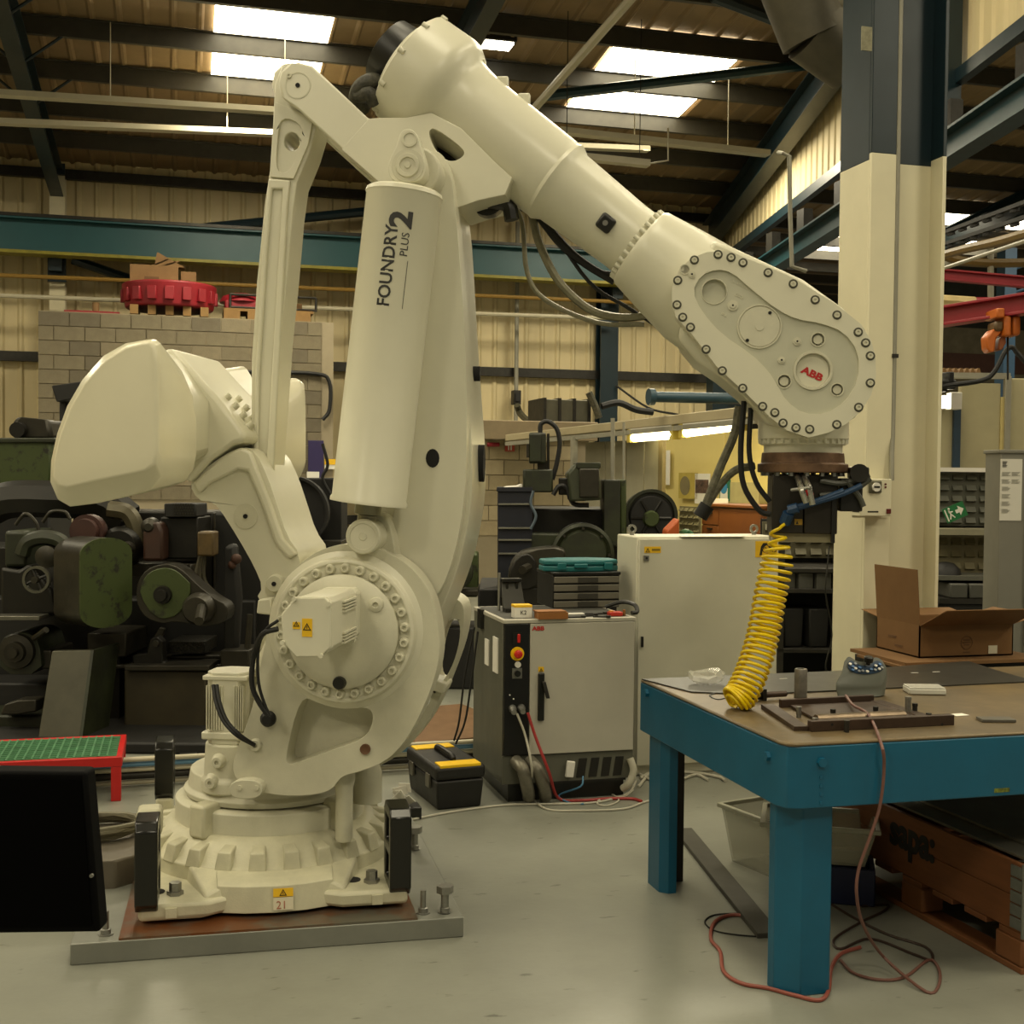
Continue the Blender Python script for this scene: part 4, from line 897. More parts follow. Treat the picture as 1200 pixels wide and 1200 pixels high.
for a, b in ((pl(T_, 962, 893, 0), 0), (plx(T_, 901, 886, 0), 1), (plx(T_, 759, 812, 0), 1)):
    m = MB(); m.hexn(a + (Vector((0, 0, 0))), (0, -1, 0) if not b else (-1, 0, 0), .016, .014); m.build('bolt', blue, T_)
m = MB()
for py in (911, 921, 931, 941):
    q = pl(T_, 962, py, 0); m = MB().cyl(q, q + Vector((0, -.003, 0)), .006, n=8); m.build('rivet', blue, T_)
q = pl(T_, 1174, 926, 0); MB().cbox(q + Vector((0, -.0005, 0)), (.06, .001, .014)).build('chipped_paint', mat('chip', '#7f8a2c', .6, var=.4, scale=60), T_)
# things on the table
def tb_(px, py): return onZ(px, py, TZ)
c = tb_(1065, 795); gp = thing('steel_sheet', 'dark grey thin steel sheet lying across the back of the blue table', 'sheet', tb_(1000, 798))
o = gp.location
pts = [tb_(752, 797), tb_(975, 788), tb_(1135, 776), tb_(1165, 786), tb_(1200, 796), tb_(1205, 800), tb_(880, 815), tb_(810, 812)]
m = MB(); m.prism([(p.x - o.x, p.y - o.y) for p in pts], .001, .006, mp=mpz); m.build('sheet', mat('sheet_grey', '#4b4a44', .3, .5, var=.1), gp)
for px, py in ((1000, 793), (1072, 790), (1097, 789), (1022, 798), (918, 797)):
    p = tb_(px, py) - o; MB().cbox((p.x, p.y, .0065), (.035, .006, .001)).build('paint_mark', white, gp)
# fixture frame
fx = thing('fixture_frame', 'brown rusty rectangular steel fixture lying on the blue table', 'fixture', tb_(951, 858)); o = fx.location
w1 = (tb_(1119, 850) - o).x; dd = (tb_(907, 830) - o)
fxm = mat('fixture_brown', '#4a3a2e', .45, .4, var=.2, scale=10, bump=.05)
a = (dd.x, dd.y); sk = Vector((dd.x, dd.y, 0))
def quad(p, q, wd, h, z0=0, name='rail', mm=None):
    p = Vector((p[0], p[1], z0)); q = Vector((q[0], q[1], z0)); d = (q - p).normalized(); n = Vector((-d.y, d.x, 0)) * wd
    m = MB(); m.loft([[p, q, q + n, p + n], [x + Vector((0, 0, h)) for x in (p, q, q + n, p + n)]]); return m.build(name, mm or fxm, fx, bevel=.002)
quad((0, 0), (w1, .0), .03, .036); quad((dd.x + .03, dd.y), (dd.x + w1 * .78, dd.y + .02), .02, .03); quad((0, .02), (dd.x, dd.y), .05, .016); quad((w1 * .97, .02), (dd.x + w1 * .82, dd.y), .05, .014)
m = MB(); m.prism([(.05 + dd.x * .5, .05), (w1 * .85, .06), (w1 * .8 + dd.x, dd.y - .01), (.06 + dd.x, dd.y - .01)], .004, .012, mp=mpz); m.build('plate', fxm, fx)
m = MB(); q = [(.0 + dd.x * .55, .06), (w1 * .78 + dd.x * .5, .07)]
m.cyl((.06, .08, .02), (w1 * .74, .09, .02), .022, n=14); m.build('roller', mat('bright_worn', '#7f6f5c', .3, .8, var=.2, scale=12), fx)
for px, py in ((936, 835), (955, 849), (992, 852), (1088, 843), (976, 838), (1026, 835), (1072, 831)):
    p = tb_(px, py + 6) - o; m = MB(); m.cyl((p.x, p.y, 0), (p.x, p.y, .032), .009, n=10); m.hexn((p.x, p.y, .030), (0, 0, 1), .011, .010); m.build('clamp_screw', darkst if px > 960 else zinc, fx)
for px in (975, 1023, 1104): 
    p = pl(fx, px, 849, 0); MB().cyl(p + Vector((0, .001, 0)), p + Vector((0, -.001, 0)), .005, n=8).build('bolt_hole', cap_mat, fx)
p = tb_(1064, 838) - o; m = MB(); m.cyl((p.x, p.y, 0), (p.x, p.y, .06), .011, n=12); m.hexn((p.x, p.y, .055), (0, 0, 1), .013, .012); m.build('hex_bolt', zinc, fx)
p = tb_(938, 825); st = MB().lathe((0, 0, 0), (0, 0, 1), [(0, .023), (.002, .024), (.13, .024), (.134, .022), (.134, .014), (.10, .013)], 24).build('steel_tube', mat('tube_worn', '#8a857a', .35, .3, var=.25, scale=14), loc=p)
props(st, 'short upright grey steel tube standing on the table behind the brown fixture', 'tube')
# teach pendant / joystick controller lying on the table
J = thing('jog_controller', 'dark grey handheld machine controller with rounded grips and a black knob on the table', 'controller', tb_(1014, 818), 0)
s4 = .0034
out = [(-33, 0), (-35, 6), (-30, 14), (-24, 22), (-20, 32), (-17, 40), (-12, 43), (-8, 40), (-4, 36), (4, 34), (14, 35), (18, 38), (24, 41), (31, 38), (35, 30), (35, 20), (30, 8), (22, 0), (10, -4), (-20, -4)]
out = smoothpoly(out, 2)
def tilt(k, h): return [Vector((x * s4 * k, (y * .35 + 4) * s4 * k, h + max(0, y) * s4 * .75)) for x, y in out]
m = MB(); b0_ = [Vector((x * s4 * .94, (y * .55 + 2) * s4 * .94, .004)) for x, y in out]; m.loft([b0_, tilt(1.0, .022), tilt(1.0, .038), tilt(.93, .046)]); m.build('body', mat('pendant_grey', '#63665c', .4, var=.08), J, ang=50)
zt_ = lambda y: .047 + max(0, y) * s4 * .72
pn = [(-17, 27), (-16, 34), (-12, 39), (-8, 37), (-3, 32), (6, 29), (14, 31), (20, 36), (26, 37), (31, 32), (31, 25), (22, 20), (5, 18), (-10, 21)]
m = MB(); m.prism(smoothpoly(pn, 1), 0, .004, mp=lambda a, b, t: Vector((a * s4 * .95, (b * .35 + 2) * s4 * .95, zt_(b) - .004 + t))); m.build('key_panel', mat('pendant_blue', '#2c4560', .4, var=.1), J)
for i, (x, y) in enumerate(((-14, 33), (-11, 29), (-7, 33), (-8, 26), (-2, 27), (1, 22), (7, 21), (13, 24), (18, 23), (20, 29), (26, 31), (28, 26), (24, 24), (-12, 24), (-4, 22))):
    c = Vector((x * s4 * .95, (y * .35 + 2) * s4 * .95 - .004, zt_(y))); MB().cyl(c, c + Vector((0, -.002, .003)), .0062, n=10).build('button', (white, mat('key_blue', '#3f6da0', .4), mat('key_grey', '#8b9092', .4))[i % 3], J)
c = Vector((8 * s4, .030, zt_(32))); MB().lathe(c, (0, -.2, 1), [(0, .009), (.008, .009), (.012, .018), (.03, .018), (.034, .014)], 20).build('knob', black, J)
# clear bag, plastic case, card, grey plate, small yellow hose, cable
p = tb_(828, 803); bag = MB()
rr = []
for i in range(7):
    a = i / 6; rr.append([Vector((cos(2 * pi * k / 14) * .075 * (sin(pi * min(a * .55 + .12, 1)) + .12 * random.random()), sin(2 * pi * k / 14) * .05 * (sin(pi * (a * .55 + .12)) + .2 * random.random()), .002 + a * .055 * (.8 + .5 * random.random()))) for k in range(14)])
bag.loft(rr); bo = bag.build('plastic_bag', glass('clear_film', '#e8e6d8', .38, .08), loc=p, ang=20); props(bo, 'crumpled clear plastic bag at the left back edge of the blue table', 'bag')
p = tb_(1079, 822); pc = thing('plastic_case', 'flat clear white plastic case on the table right of the handheld controller', 'case', tb_(1083, 812))
MB().cbox((0, 0, .012), (.145, .10, .022), Matrix.Rotation(-.3, 3, 'Z')).build('box', mat('case_white', '#c9c7ba', .3, var=.05), pc, bevel=.004)
MB().cbox((0, 0, .026), (.14, .096, .006), Matrix.Rotation(-.3, 3, 'Z')).build('lid', glass('clear_lid', '#e6e4d8', .6), pc, bevel=.002)
p = tb_(1124, 838); o = MB().cbox((0, 0, .0015), (.058, .04, .001), Matrix.Rotation(.1, 3, 'Z')).build('paper_card', mat('paper', '#e4e1d3', .7, var=0), loc=p); props(o, 'small white paper card lying on the table right of the brown fixture', 'card')
p = tb_(1167, 845); o = MB().cbox((0, 0, .006), (.12, .06, .01), Matrix.Rotation(-.25, 3, 'Z')).build('metal_plate', mat('plate_grey2', '#6d6b62', .35, .5), loc=p, bevel=.001); props(o, 'small flat grey metal plate near the front right of the table', 'plate')
p = tb_(886, 822); at_ = thing('air_gun', 'dark air gun lying on the table behind the yellow coil hose', 'tool', p)
m = MB(); m.cyl((-.06, 0, .02), (.03, .02, .02), .016, n=12); m.build('barrel', black, at_)
MB().box((.03, -.0, .0), (.045, .04, .045)).build('end_ring', darkst, at_); MB().cyl((.045, .02, .02), (.14, .03, .02), .012, n=10).build('handle', fxm, at_)
o = MB(); o.tube([tb_(835, 818), tb_(832, 815), tb_(845, 812), tb_(858, 815), tb_(843, 820), tb_(834, 818)], .004, 6); 
b_ = MB(); c0 = tb_(845, 816); b_.v = [tuple(Vector(v) - c0) for v in o.v]; b_.f = o.f
props(b_.build('black_clip', black, loc=c0), 'small black wire clip on the table left of the yellow hose', 'clip')
# yellow spiral hose from the gripper to the table
P0_ = mw(tl) @ Vector((-25 * sf, -.15, zf(613)))
cen = [(910, 618, 0), (912, 645, .05), (908, 672, .1), (902, 700, .2), (897, 730, .35), (890, 760, .5), (880, 790, .7), (868, 815, .9), (857, 828, 1)]
E1 = tb_(857, 832) + Vector((0, 0, .02)); d0 = (P0_ - CAMP).length; d1 = (E1 - CAMP).length
def pd(px, py, t):
    r = ray(px, py).normalized(); return CAMP + r * (d0 + (d1 - d0) * t)
cp = [pd(*c) for c in cen]; cp[-1] = E1
# resample the centre line and wind the coil round it
q = [cp[0] * 2 - cp[1]] + cp + [cp[-1] * 2 - cp[-2]]; line = []
for i in range(1, len(q) - 2):
    a_, b_, c_, d_ = q[i - 1:i + 3]
    for k in range(30):
        t = k / 30; line.append(.5 * ((2 * b_) + (c_ - a_) * t + (2 * a_ - 5 * b_ + 4 * c_ - d_) * t * t + (3 * b_ - a_ - 3 * c_ + d_) * t ** 3))
N = len(line); coil = [P0_]; turns = 30
u0 = None; M_ = 25 * 18
for j in range(M_ + 1):
    f = j / M_; f2 = f ** .80; i = min(int(f2 * (N - 2)), N - 2); p = line[i] + (line[i + 1] - line[i]) * (f2 * (N - 2) - i)
    d = (line[i + 1] - line[i]).normalized(); u = d.cross(Vector((0, 1, 0))).normalized(); v = d.cross(u)
    R_ = .058 if f > .12 else .02 + .038 * f / .12
    if f > .95: R_ *= 1 - (f - .95) * 14
    an = 2 * pi * turns * f + 1
    coil.append(p + u * cos(an) * R_ + v * sin(an) * R_ + Vector((0, 0, 0)))
mn = TZ + .012
coil = [Vector((c.x, c.y, max(c.z, mn))) for c in coil]
m = MB(); m.tube([c - E1 for c in coil], .0062, 7, smooth=False); hs = m.build('coil_hose', mat('yellow_hose', '#e3c400', .35, var=.04), loc=E1)
props(hs, 'bright yellow spiral air hose hanging from the gripper down to the blue table', 'hose')
# brown lead over the table edge to the floor
lead = mat('brown_lead', '#6f4a3f', .5, var=.1)
L = [tb_(991, 826), tb_(1000, 838), tb_(1018, 850)]; L = [p + Vector((0, 0, .035)) for p in L]
yf_ = tc.y - .03
L += [onY(1033, 873, yf_), onY(1036, 900, yf_), onY(1031, 945, yf_), onY(1018, 985, yf_), onY(1006, 1020, yf_), onY(1004, 1050, yf_)]
fl2 = [(1012, 1085), (1035, 1115), (1060, 1145), (1085, 1162), (1100, 1155), (1100, 1135), (1088, 1125), (1060, 1145), (1030, 1148), (1000, 1140), (985, 1125)]
L += [onZ(1012, 1085, .22)] + [onZ(1036, 1122, .05)] + [onZ(a, b, .006) for a, b in fl2[3:]]
o = L[0].copy(); m = MB(); m.tube([p - o for p in L], .0055, 8); props(m.build('brown_cable', lead, loc=o), 'thin brown cable running from the brown fixture over the table edge down to the floor', 'cable')
redl = mat('red_lead', '#8f4a3c', .5, var=.1)
def floorcable(name, label, pts, r, mm, cat='cable', z=None):
    P = [onZ(a, b, r if z is None else z) for a, b in pts]; o = P[0].copy(); m = MB(); m.tube([p - o for p in P], r, 7); return props(m.build(name, mm, loc=o), label, cat)
floorcable('red_cable', 'dull red cable looping round the near foot of the blue table', [(1008, 1110), (985, 1118), (974, 1135), (971, 1160), (960, 1172), (930, 1166), (900, 1158), (868, 1152), (848, 1138), (844, 1115), (833, 1100), (838, 1080), (860, 1072), (890, 1077)], .007, redl)
floorcable('thin_cable', 'thin dark cable on the floor left of the near table leg', [(893, 1098), (860, 1095), (836, 1090), (826, 1080), (838, 1072), (870, 1070)], .003, blackrub)
floorcable('dark_cable', 'dark cable lying in loops on the floor right of the near table leg', [(975, 1060), (1000, 1075), (1040, 1095), (1085, 1110), (1092, 1125), (1070, 1118), (1020, 1100), (985, 1112), (978, 1100), (1010, 1080), (1035, 1068), (1040, 1060), (1010, 1062)], .005, mat('lead_dark', '#3a2a22', .5))
# flat bar on the floor
a = onZ(800, 975); b = onZ(895, 1092); o = a; d = (b - a); n = Vector((-d.y, d.x, 0)).normalized() * .045
m = MB(); m.loft([[Vector((0, 0, 0)) - n, d * 1.05 - n, d * 1.05 + n, n], [p + Vector((0, 0, .02)) for p in (-n, d * 1.05 - n, d * 1.05 + n, n)]]); props(m.build('steel_bar', mat('bar_dark', '#47453c', .5, .3), loc=o, bevel=.003), 'dark flat steel bar lying on the floor beneath the blue table', 'bar')
# clear tubs
tubm = glass('clear_tub', '#b9b8a4', .42, .2)
def tub(label, p, w_, d_, h, rz, tip=0):
    t = thing('storage_tub', label, 'tub', p, rz, 'clear tubs under the blue table'); T = Matrix.Rotation(tip, 4, 'Y')
    def rg(k, z): return [T @ Vector(v) for v in ((-w_ / 2 * k, -d_ / 2 * k, z), (w_ / 2 * k, -d_ / 2 * k, z), (w_ / 2 * k, d_ / 2 * k, z), (-w_ / 2 * k, d_ / 2 * k, z))]
    m = MB(); m.loft([rg(.8, 0), rg(1, h)], cap=False); m.add(rg(.8, 0), [(0, 1, 2, 3)]); m.loft([rg(.96, h), rg(.77, .01)], cap=False); m.build('body', tubm, t, smooth=False)
    m = MB(); m.loft([rg(1.0, h - .02), rg(1.07, h - .02), rg(1.07, h), rg(.97, h), rg(1.0, h - .02)], cap=False); m.build('rim', mat('tub_rim', '#a8a792', .3), t, bevel=.004); return t
bc = onZ(985, 1045, 0) + Vector((-.07, .0, 0))
t = thing('blue_crate', 'dark blue plastic crate on the floor below the clear tubs', 'crate', bc, -.5)
m = MB(); m.prism([(-.19, -.13), (.19, -.13), (.19, .13), (-.19, .13)], 0, .15, [[(-.175, -.115), (.175, -.115), (.175, .115), (-.175, .115)]], mp=mpz); m.build('walls', mat('crate_blue', '#131c3f', .4), t, bevel=.006)
MB().box((-.18, -.12, 0), (.18, .12, .01)).build('bottom', mat('crate_blue', '#131c3f', .4), t)
tub('clear tub tilted on top of the dark blue crate beneath the table', bc + Vector((-.02, .02, .155)), .44, .30, .16, -.5, .0)
tub('clear tub with a pale rim standing behind the near leg of the blue table', onZ(930, 1022, 0) + Vector((.0, .12, .0)), .42, .32, .26, .25)
# ================================================================ wooden crate
ck = onZ(1197, 1143, 0); CR = thing('wooden_crate', 'orange-brown wooden pallet crate lettered sapa: below the blue table', 'crate', (ck.x, ck.y, 0), radians(2.5))
Lc = 1.25; Wc = .8
wood = mat('crate_wood', '#7a4a26', .6, var=.14, scale=4, stretch=(5, .8, 5)); wood2 = mat('pallet_wood', '#7f4f2a', .65, var=.15, scale=4)
for y in (0, Lc / 2 - .07, Lc - .14):
    for x in (0, Wc / 2, Wc - .1): MB().box((x, y, .022), (x + .1, y + .14, .118)).build('block', wood2, CR, bevel=.01)
for x in (0, Wc / 2, Wc - .1): MB().box((x, 0, 0), (x + .1, Lc, .022)).build('skid_board', wood2, CR, bevel=.003)
for k in range(7): MB().box((0, k * (Lc - .12) / 6, .118), (Wc, k * (Lc - .12) / 6 + .12, .14)).build('deck_board', wood, CR, bevel=.003)
for k, z in enumerate((.142, .262)):
    MB().box((0, 0.006, z), (.02, Lc, z + .118)).build('side_board', wood, CR, bevel=.002); MB().box((Wc - .02, 0, z), (Wc, Lc, z + .118)).build('side_board', wood, CR, bevel=.002)
    MB().box((.02, 0, z), (Wc - .02, .02, z + .118)).build('end_board', wood, CR, bevel=.002); MB().box((.02, Lc - .02, z), (Wc - .02, Lc, z + .118)).build('end_board', wood, CR, bevel=.002)
gal = mat('galvanised', '#8d9089', .4, .7, var=.15, scale=20)
for k in range(5): MB().box((-.006, -.004, .15 + k * .045), (.05, .06, .19 + k * .045)).build('hinge', gal, CR, bevel=.003)
MB().cyl((-.004, -.008, .13), (-.004, -.008, .385), .008, n=8).build('hinge_pin', gal, CR)
for k in range(2): MB().box((.035 + .10 * k, -.02 + .1 * k, .384 + .012 * k), (Wc - .04, Lc - .05, .394 + .012 * k)).build('metal_sheet', mat('sheet_dull', '#8a887c', .3, .6, var=.1), CR)
q0 = plx(CR, 1043, 1000, 0); q1 = plx(CR, 1098, 1030, 0)
hgt = .095; 
lettering('sapa:', .17, sm_blk, CR, (-.002, plx(CR, 1043, 992, 0).y, .245), (0, -1, 0), (0, 0, 1), off=.007, sx=(abs(q1.y - q0.y)) / .17 / 2.05)
# ================================================================ cardboard box behind the table
bx = onY(1074, 775, 6.0); CB = thing('cardboard_box', 'open brown cardboard box with raised flaps beside the tall column', 'box', (0, 0, 0))
Yb = cf.y - .55; CB.matrix_basis = Matrix.Translation(Vector((onY(1077, 770, Yb).x, Yb, onY(1077, 771, Yb).z)))
def cp_(px, py, y): return pl(CB, px, py, y)
W = cp_(1187, 760, 0).x; Hh = cp_(1077, 733, 0).z; Dd = .38; th = .006
xl = plx(CB, 1040, 750, -.0)
m = MB(); m.box((0, 0, 0), (W, th, Hh)); m.build('front_panel', card, CB)
MB().box((0, 0, 0), (th, Dd, Hh)).build('side_panel', card, CB); MB().box((W - th, 0, 0), (W, Dd, Hh)).build('side_panel', card, CB); MB().box((0, Dd - th, 0), (W, Dd, Hh)).build('back_panel', card, CB); MB().box((0, 0, 0), (W, Dd, th)).build('bottom_panel', card, CB)
def flap(a, b, d_, name='flap'):
    a = Vector(a); b = Vector(b); d_ = Vector(d_); n = (b - a).cross(d_).normalized() * .004
    m = MB(); m.loft([[a, b, b + d_, a + d_], [p + n for p in (a, b, b + d_, a + d_)]]); return m.build(name, card, CB, smooth=False)
flap((0, 0, Hh), (W, 0, Hh), (.04, -.16, .09)); flap((0, 0, Hh), (0, Dd, Hh), (-.02, -.0, .27)); flap((W, 0, Hh), (W, Dd, Hh), (.16, 0, .04)); flap((0, Dd, Hh), (W, Dd, Hh), (0, .15, .02))
plate('printed_label', sm_wht, CB, cp_(1158, 766, -.0015), (1, 0, 0), (0, 0, 1), .05, .04)
ink = mat('carton_ink', '#5e4225', .8, var=0)
c = cp_(1133, 753, -.002); MB().ring(c, (0, -1, 0), .03, .033, .001).build('printed_ring', ink, CB)
for dz, wd in ((.01, .035), (-.002, .045), (-.014, .03), (-.05, .035)): MB().box((c.x - wd / 2, -.002, c.z + dz), (c.x + wd / 2, 0, c.z + dz + .006)).build('printed_line', ink, CB)
for dz, y in ((.07, .2), (.03, .14)): MB().box((-.002, y, dz), (0, y + .07, dz + .012)).build('printed_line', ink, CB)
# what carries it: a second flat carton on a low cabinet
zb = CB.location.z
t = thing('flat_carton', 'flattened brown carton lying under the open cardboard box', 'carton', (CB.location.x - .05, Yb - .12, zb - .03))
MB().box((-.12, -.12, 0), (.25, .4, .012)).build('lower_sheet', card, t); MB().box((-.1, 0, .012), (.68, .5, .028)).build('upper_sheet', card, t)
t2 = thing('low_cabinet', 'low dark cabinet under the cartons behind the blue table', 'cabinet', (CB.location.x - .05, Yb - .02, 0))
MB().box((-.05, 0, 0), (.75, .44, zb - .035)).build('body', darkst, t2, bevel=.004); MB().box((-.04, -.015, .05), (.34, 0, zb - .06)).build('door', darkst, t2, bevel=.003); MB().box((.36, -.015, .05), (.74, 0, zb - .06)).build('door', darkst, t2, bevel=.003)
# ================================================================ robot controller cabinet
kc = onZ(588, 942, 0); K = thing('robot_controller', 'grey robot controller cabinet with a black switch strip on its front', 'cabinet', (kc.x, kc.y, 0))
KW = .72; KD = .66; kz = .95; pxz = lambda py, px=588: pl(K, px, py, 0).z
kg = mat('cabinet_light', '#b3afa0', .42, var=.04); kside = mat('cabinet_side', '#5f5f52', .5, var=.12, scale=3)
z_d = pxz(884, 620); z_t = pxz(729, 590); zb0 = pxz(925)
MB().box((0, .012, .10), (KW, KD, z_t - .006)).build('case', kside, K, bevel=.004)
MB().box((.04, .03, 0), (KW - .04, KD - .03, .1)).build('plinth', black, K)
xs = pl(K, 620, 800, 0).x
MB().box((.004, -.012, z_d), (xs - .004, .012, z_t - .01)).build('switch_strip', mat('strip_black', '#100f0c', .35, var=.05), K, bevel=.003)
MB().box((xs, -.014, z_d), (KW - .004, .012, z_t - .01)).build('door', kg, K, bevel=.003)
MB().box((-.004, -.014, z_t - .008), (KW + .004, KD, z_t + .012)).build('top_panel', kg, K, bevel=.003); MB().box((.015, .03, z_t + .0115), (KW - .015, KD - .02, z_t + .0125)).build('rubber_mat', mat('mat_dark', '#3b3a33', .7, var=.1), K)
lettering('ABB', .030, abbred, K, (xs + .010, -.016, z_t - .045), (1, 0, 0), (0, 0, 1), off=.001, sx=1.2)
def kp(zx, zy): return pl(K, zx / 3.87 + 470, zy / 3.87 + 640, -.014)
h0 = kp(620, 575); h1_ = kp(655, 790)
MB().box((h0.x, -.03, h1_.z), (h1_.x - .01, -.012, h0.z)).build('door_handle', black, K, bevel=.006)
m = MB(); a = kp(640, 610); b = kp(655, 685); m.loft([[a + Vector((-.01, -.02, 0)), a + Vector((.01, -.02, 0)), b + Vector((.012, -.035, 0)), b + Vector((-.008, -.035, 0))], [a + Vector((-.01, -.035, 0)), a + Vector((.01, -.035, 0)), b + Vector((.012, -.045, 0)), b + Vector((-.008, -.045, 0))]]); m.build('lever', darkst, K, bevel=.003)
a = kp(622, 570); tr = plate('warning_sticker', sm_yel, K, (a.x, -.0145, a.z), (1, 0, 0), (0, 0, 1), .03, .026); tri_sign(K, (a.x + .005, -.0145, a.z + .002), (1, 0, 0), (0, 0, 1), .02)
a = kp(527, 488); MB().cyl((a.x, -.012, a.z), (a.x, -.018, a.z), .036, n=28).build('emergency_ring', yellow, K); MB().lathe((a.x, -.018, a.z), (0, -1, 0), [(0, .012), (.012, .012), (.013, .022), (.026, .021), (.030, .015)], 24).build('emergency_button', mat('estop_red', '#c2201a', .35, var=0), K)
a = kp(535, 418); m = MB().box((a.x - .01, -.022, a.z - .022), (a.x + .006, -.012, a.z + .022)); m.build('main_switch', mat('estop_red', '#c2201a', .35, var=0), K, bevel=.003)
MB().box((a.x - .035, -.016, a.z - .03), (a.x + .018, -.012, a.z + .03)).build('switch_plate', black, K)
a = kp(529, 537); MB().cyl((a.x, -.012, a.z), (a.x, -.022, a.z), .016, n=20).build('push_button', white, K)
a = kp(526, 577); MB().box((a.x - .026, -.016, a.z - .027), (a.x + .026, -.012, a.z + .027)).build('key_plate', mat('key_plate', '#77776f', .4, .3), K); MB().cyl((a.x, -.016, a.z), (a.x, -.03, a.z), .016, n=18).build('mode_switch', black, K)
for zx, zy in ((505, 735), (545, 732)): a = kp(zx, zy); MB().lathe((a.x, -.012, a.z), (-.1, -1, -.2), [(0, .02), (.02, .02), (.03, .015), (.06, .014)], 16).build('connector', zinc, K)
for zx, zy in ((493, 675), (510, 693)): a = kp(zx, zy); MB().cyl((a.x, -.012, a.z), (a.x, -.016, a.z), .004, n=8).build('lamp', white, K)
for k in range(4):
    x = KW * (.56 + .095 * k); m = MB(); m.loft([[Vector((x, -.004, z_d - .135)), Vector((x + .045, -.004, z_d - .135)), Vector((x + .06, -.004, z_d - .035)), Vector((x + .015, -.004, z_d - .035))], [Vector((x, .002, z_d - .135)), Vector((x + .045, .002, z_d - .135)), Vector((x + .06, .002, z_d - .035)), Vector((x + .015, .002, z_d - .035))]]); m.build('vent_slot', sm_blk, K)
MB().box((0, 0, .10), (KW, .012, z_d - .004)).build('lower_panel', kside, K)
MB().box((.18, -.004, .09), (KW - .04, .0, z_d - .15)).build('dark_opening', sm_blk, K)
for k in range(2):
    a = kp(520 + k * 65, 975); b = kp(560 + k * 75, 1085)
    m = MB(); m.tube([(a.x + .0, -.01, a.z), (a.x + .02, -.08, a.z - .03), (b.x, -.07, b.z), (b.x + .02, -.03, b.z - .06)], .034, 14); m.build('plug_cable', mat('plug_grey', '#827e70', .35, .5, var=.2, scale=20), K)
a = kp(765, 1010); MB().cbox((a.x, -.02, a.z), (.045, .02, .085), Matrix.Rotation(.12, 3, 'Y')).build('white_plug', white, K, bevel=.005)
m = MB(); m.tube([kp(1035, 960) + Vector((0, -.01, 0)), kp(1045, 1010) + Vector((0, -.03, 0)), kp(1025, 1070) + Vector((0, -.03, 0)), kp(1005, 1100)], .02, 10); m.build('white_lead', mat('lead_white', '#b9b5a2', .5), K)
# side details
for zy0, zy1, y0, y1, mm, nm in ((440, 560, .30, .38, white, 'side_label'), (410, 570, .1, .2, white, 'side_label'), (310, 400, .42, .50, black, 'side_handle')):
    a = plx(K, 580, zy0 / 3.87 + 640, 0); b = plx(K, 580, zy1 / 3.87 + 640, 0); MB().box((-.006 if mm is white else -.02, y0, b.z), (0.001, y1, a.z)).build(nm, mm, K)
MB().box((KW, .05, pxz(765, 750) - .0), (KW + .012, .09, pxz(750, 750))).build('hinge', black, K); MB().box((KW, .05, pxz(858, 750)), (KW + .012, .09, pxz(843, 750))).build('hinge', black, K)
# things on the controller
def kt(zx, zy): return onZ(zx / 3.87 + 470, zy / 3.87 + 640, z_t + .012)
ZT = Vector((0, 0, 0))
p = kt(690, 283); q = kt(970, 272); wd = (q - p).length
db = thing('drawer_unit', 'stack of four grey drawers in a black case on the controller', 'drawer unit', p)
hh_ = pl(db, 690 / 3.87 + 470, 135 / 3.87 + 640, 0).z; de = .33
MB().box((0, .01, 0), (wd, de, hh_)).build('case', mat('case_black', '#1b1b18', .45), db, bevel=.004)
MB().box((-.005, -.002, hh_), (wd + .005, de, hh_ + .02)).build('lid', black, db, bevel=.005)
for k in range(4):
    z = k * hh_ / 4 + .004; dr_ = MB().box((.006, -.006, z), (wd - .006, .012, z + hh_ / 4 - .010)).build('drawer', mat('drawer_grey', '#6c685b', .45, var=.06), db, bevel=.003)
    MB().box((wd * .36, -.010, z + .004), (wd * .66, -.005, z + hh_ / 4 - .014)).build('drawer_pull', mat('drawer_dark', '#3d3b33', .45), dr_)
tl_ = thing('teal_tool_case', 'flat turquoise plastic tool case lying on the drawer unit', 'case', p + Vector((-.04, .02, hh_ + .02)))
tq = mat('case_teal', '#17686b', .4, var=.08)
m = MB(); m.prism(smoothpoly([(0, 0), (wd + .06, 0), (wd + .05, .26), (.02, .26)], 1), 0, .03, mp=mpz); m.build('bottom_shell', tq, tl_, bevel=.006); m = MB(); m.prism(smoothpoly([(0, 0), (wd + .06, 0), (wd + .05, .26), (.02, .26)], 1), .033, .065, mp=mpz); m.build('top_shell', tq, tl_, bevel=.01)
for x in (.07, wd - .05): MB().box((x, -.008, .012), (x + .05, .003, .05)).build('latch', tq, tl_, bevel=.003)
MB().box((wd * .42, -.012, .02), (wd * .62, .0, .045)).build('handle', tq, tl_, bevel=.005)
p = kt(515, 328); bx_ = thing('parts_box', 'small white box with a yellow top on the left front of the controller', 'box', p)
MB().box((0, 0, 0), (.095, .07, .068)).build('body', white, bx_, bevel=.002); MB().box((-.001, -.001, .056), (.096, .071, .070)).build('lid', sm_yel, bx_, bevel=.002)
lettering('K2', .03, letter, bx_, (.03, -.0015, .02), (1, 0, 0), (0, 0, 1))
p = kt(650, 333); o = MB(); ob = thing('cardboard_carton', 'small flat orange cardboard carton on the controller edge', 'box', p)
MB().box((-.03, 0, 0), (.13, .09, .035)).build('tray', mat('carton_orange', '#96602a', .7), ob, bevel=.002); MB().box((-.035, .0, .036), (.12, .095, .042)).build('lid', mat('carton_orange', '#96602a', .7), ob)
p = kt(475, 310); hd = thing('pendant_holder', 'black bracket holder standing at the left of the controller top', 'holder', p + Vector((.02, .08, 0)))
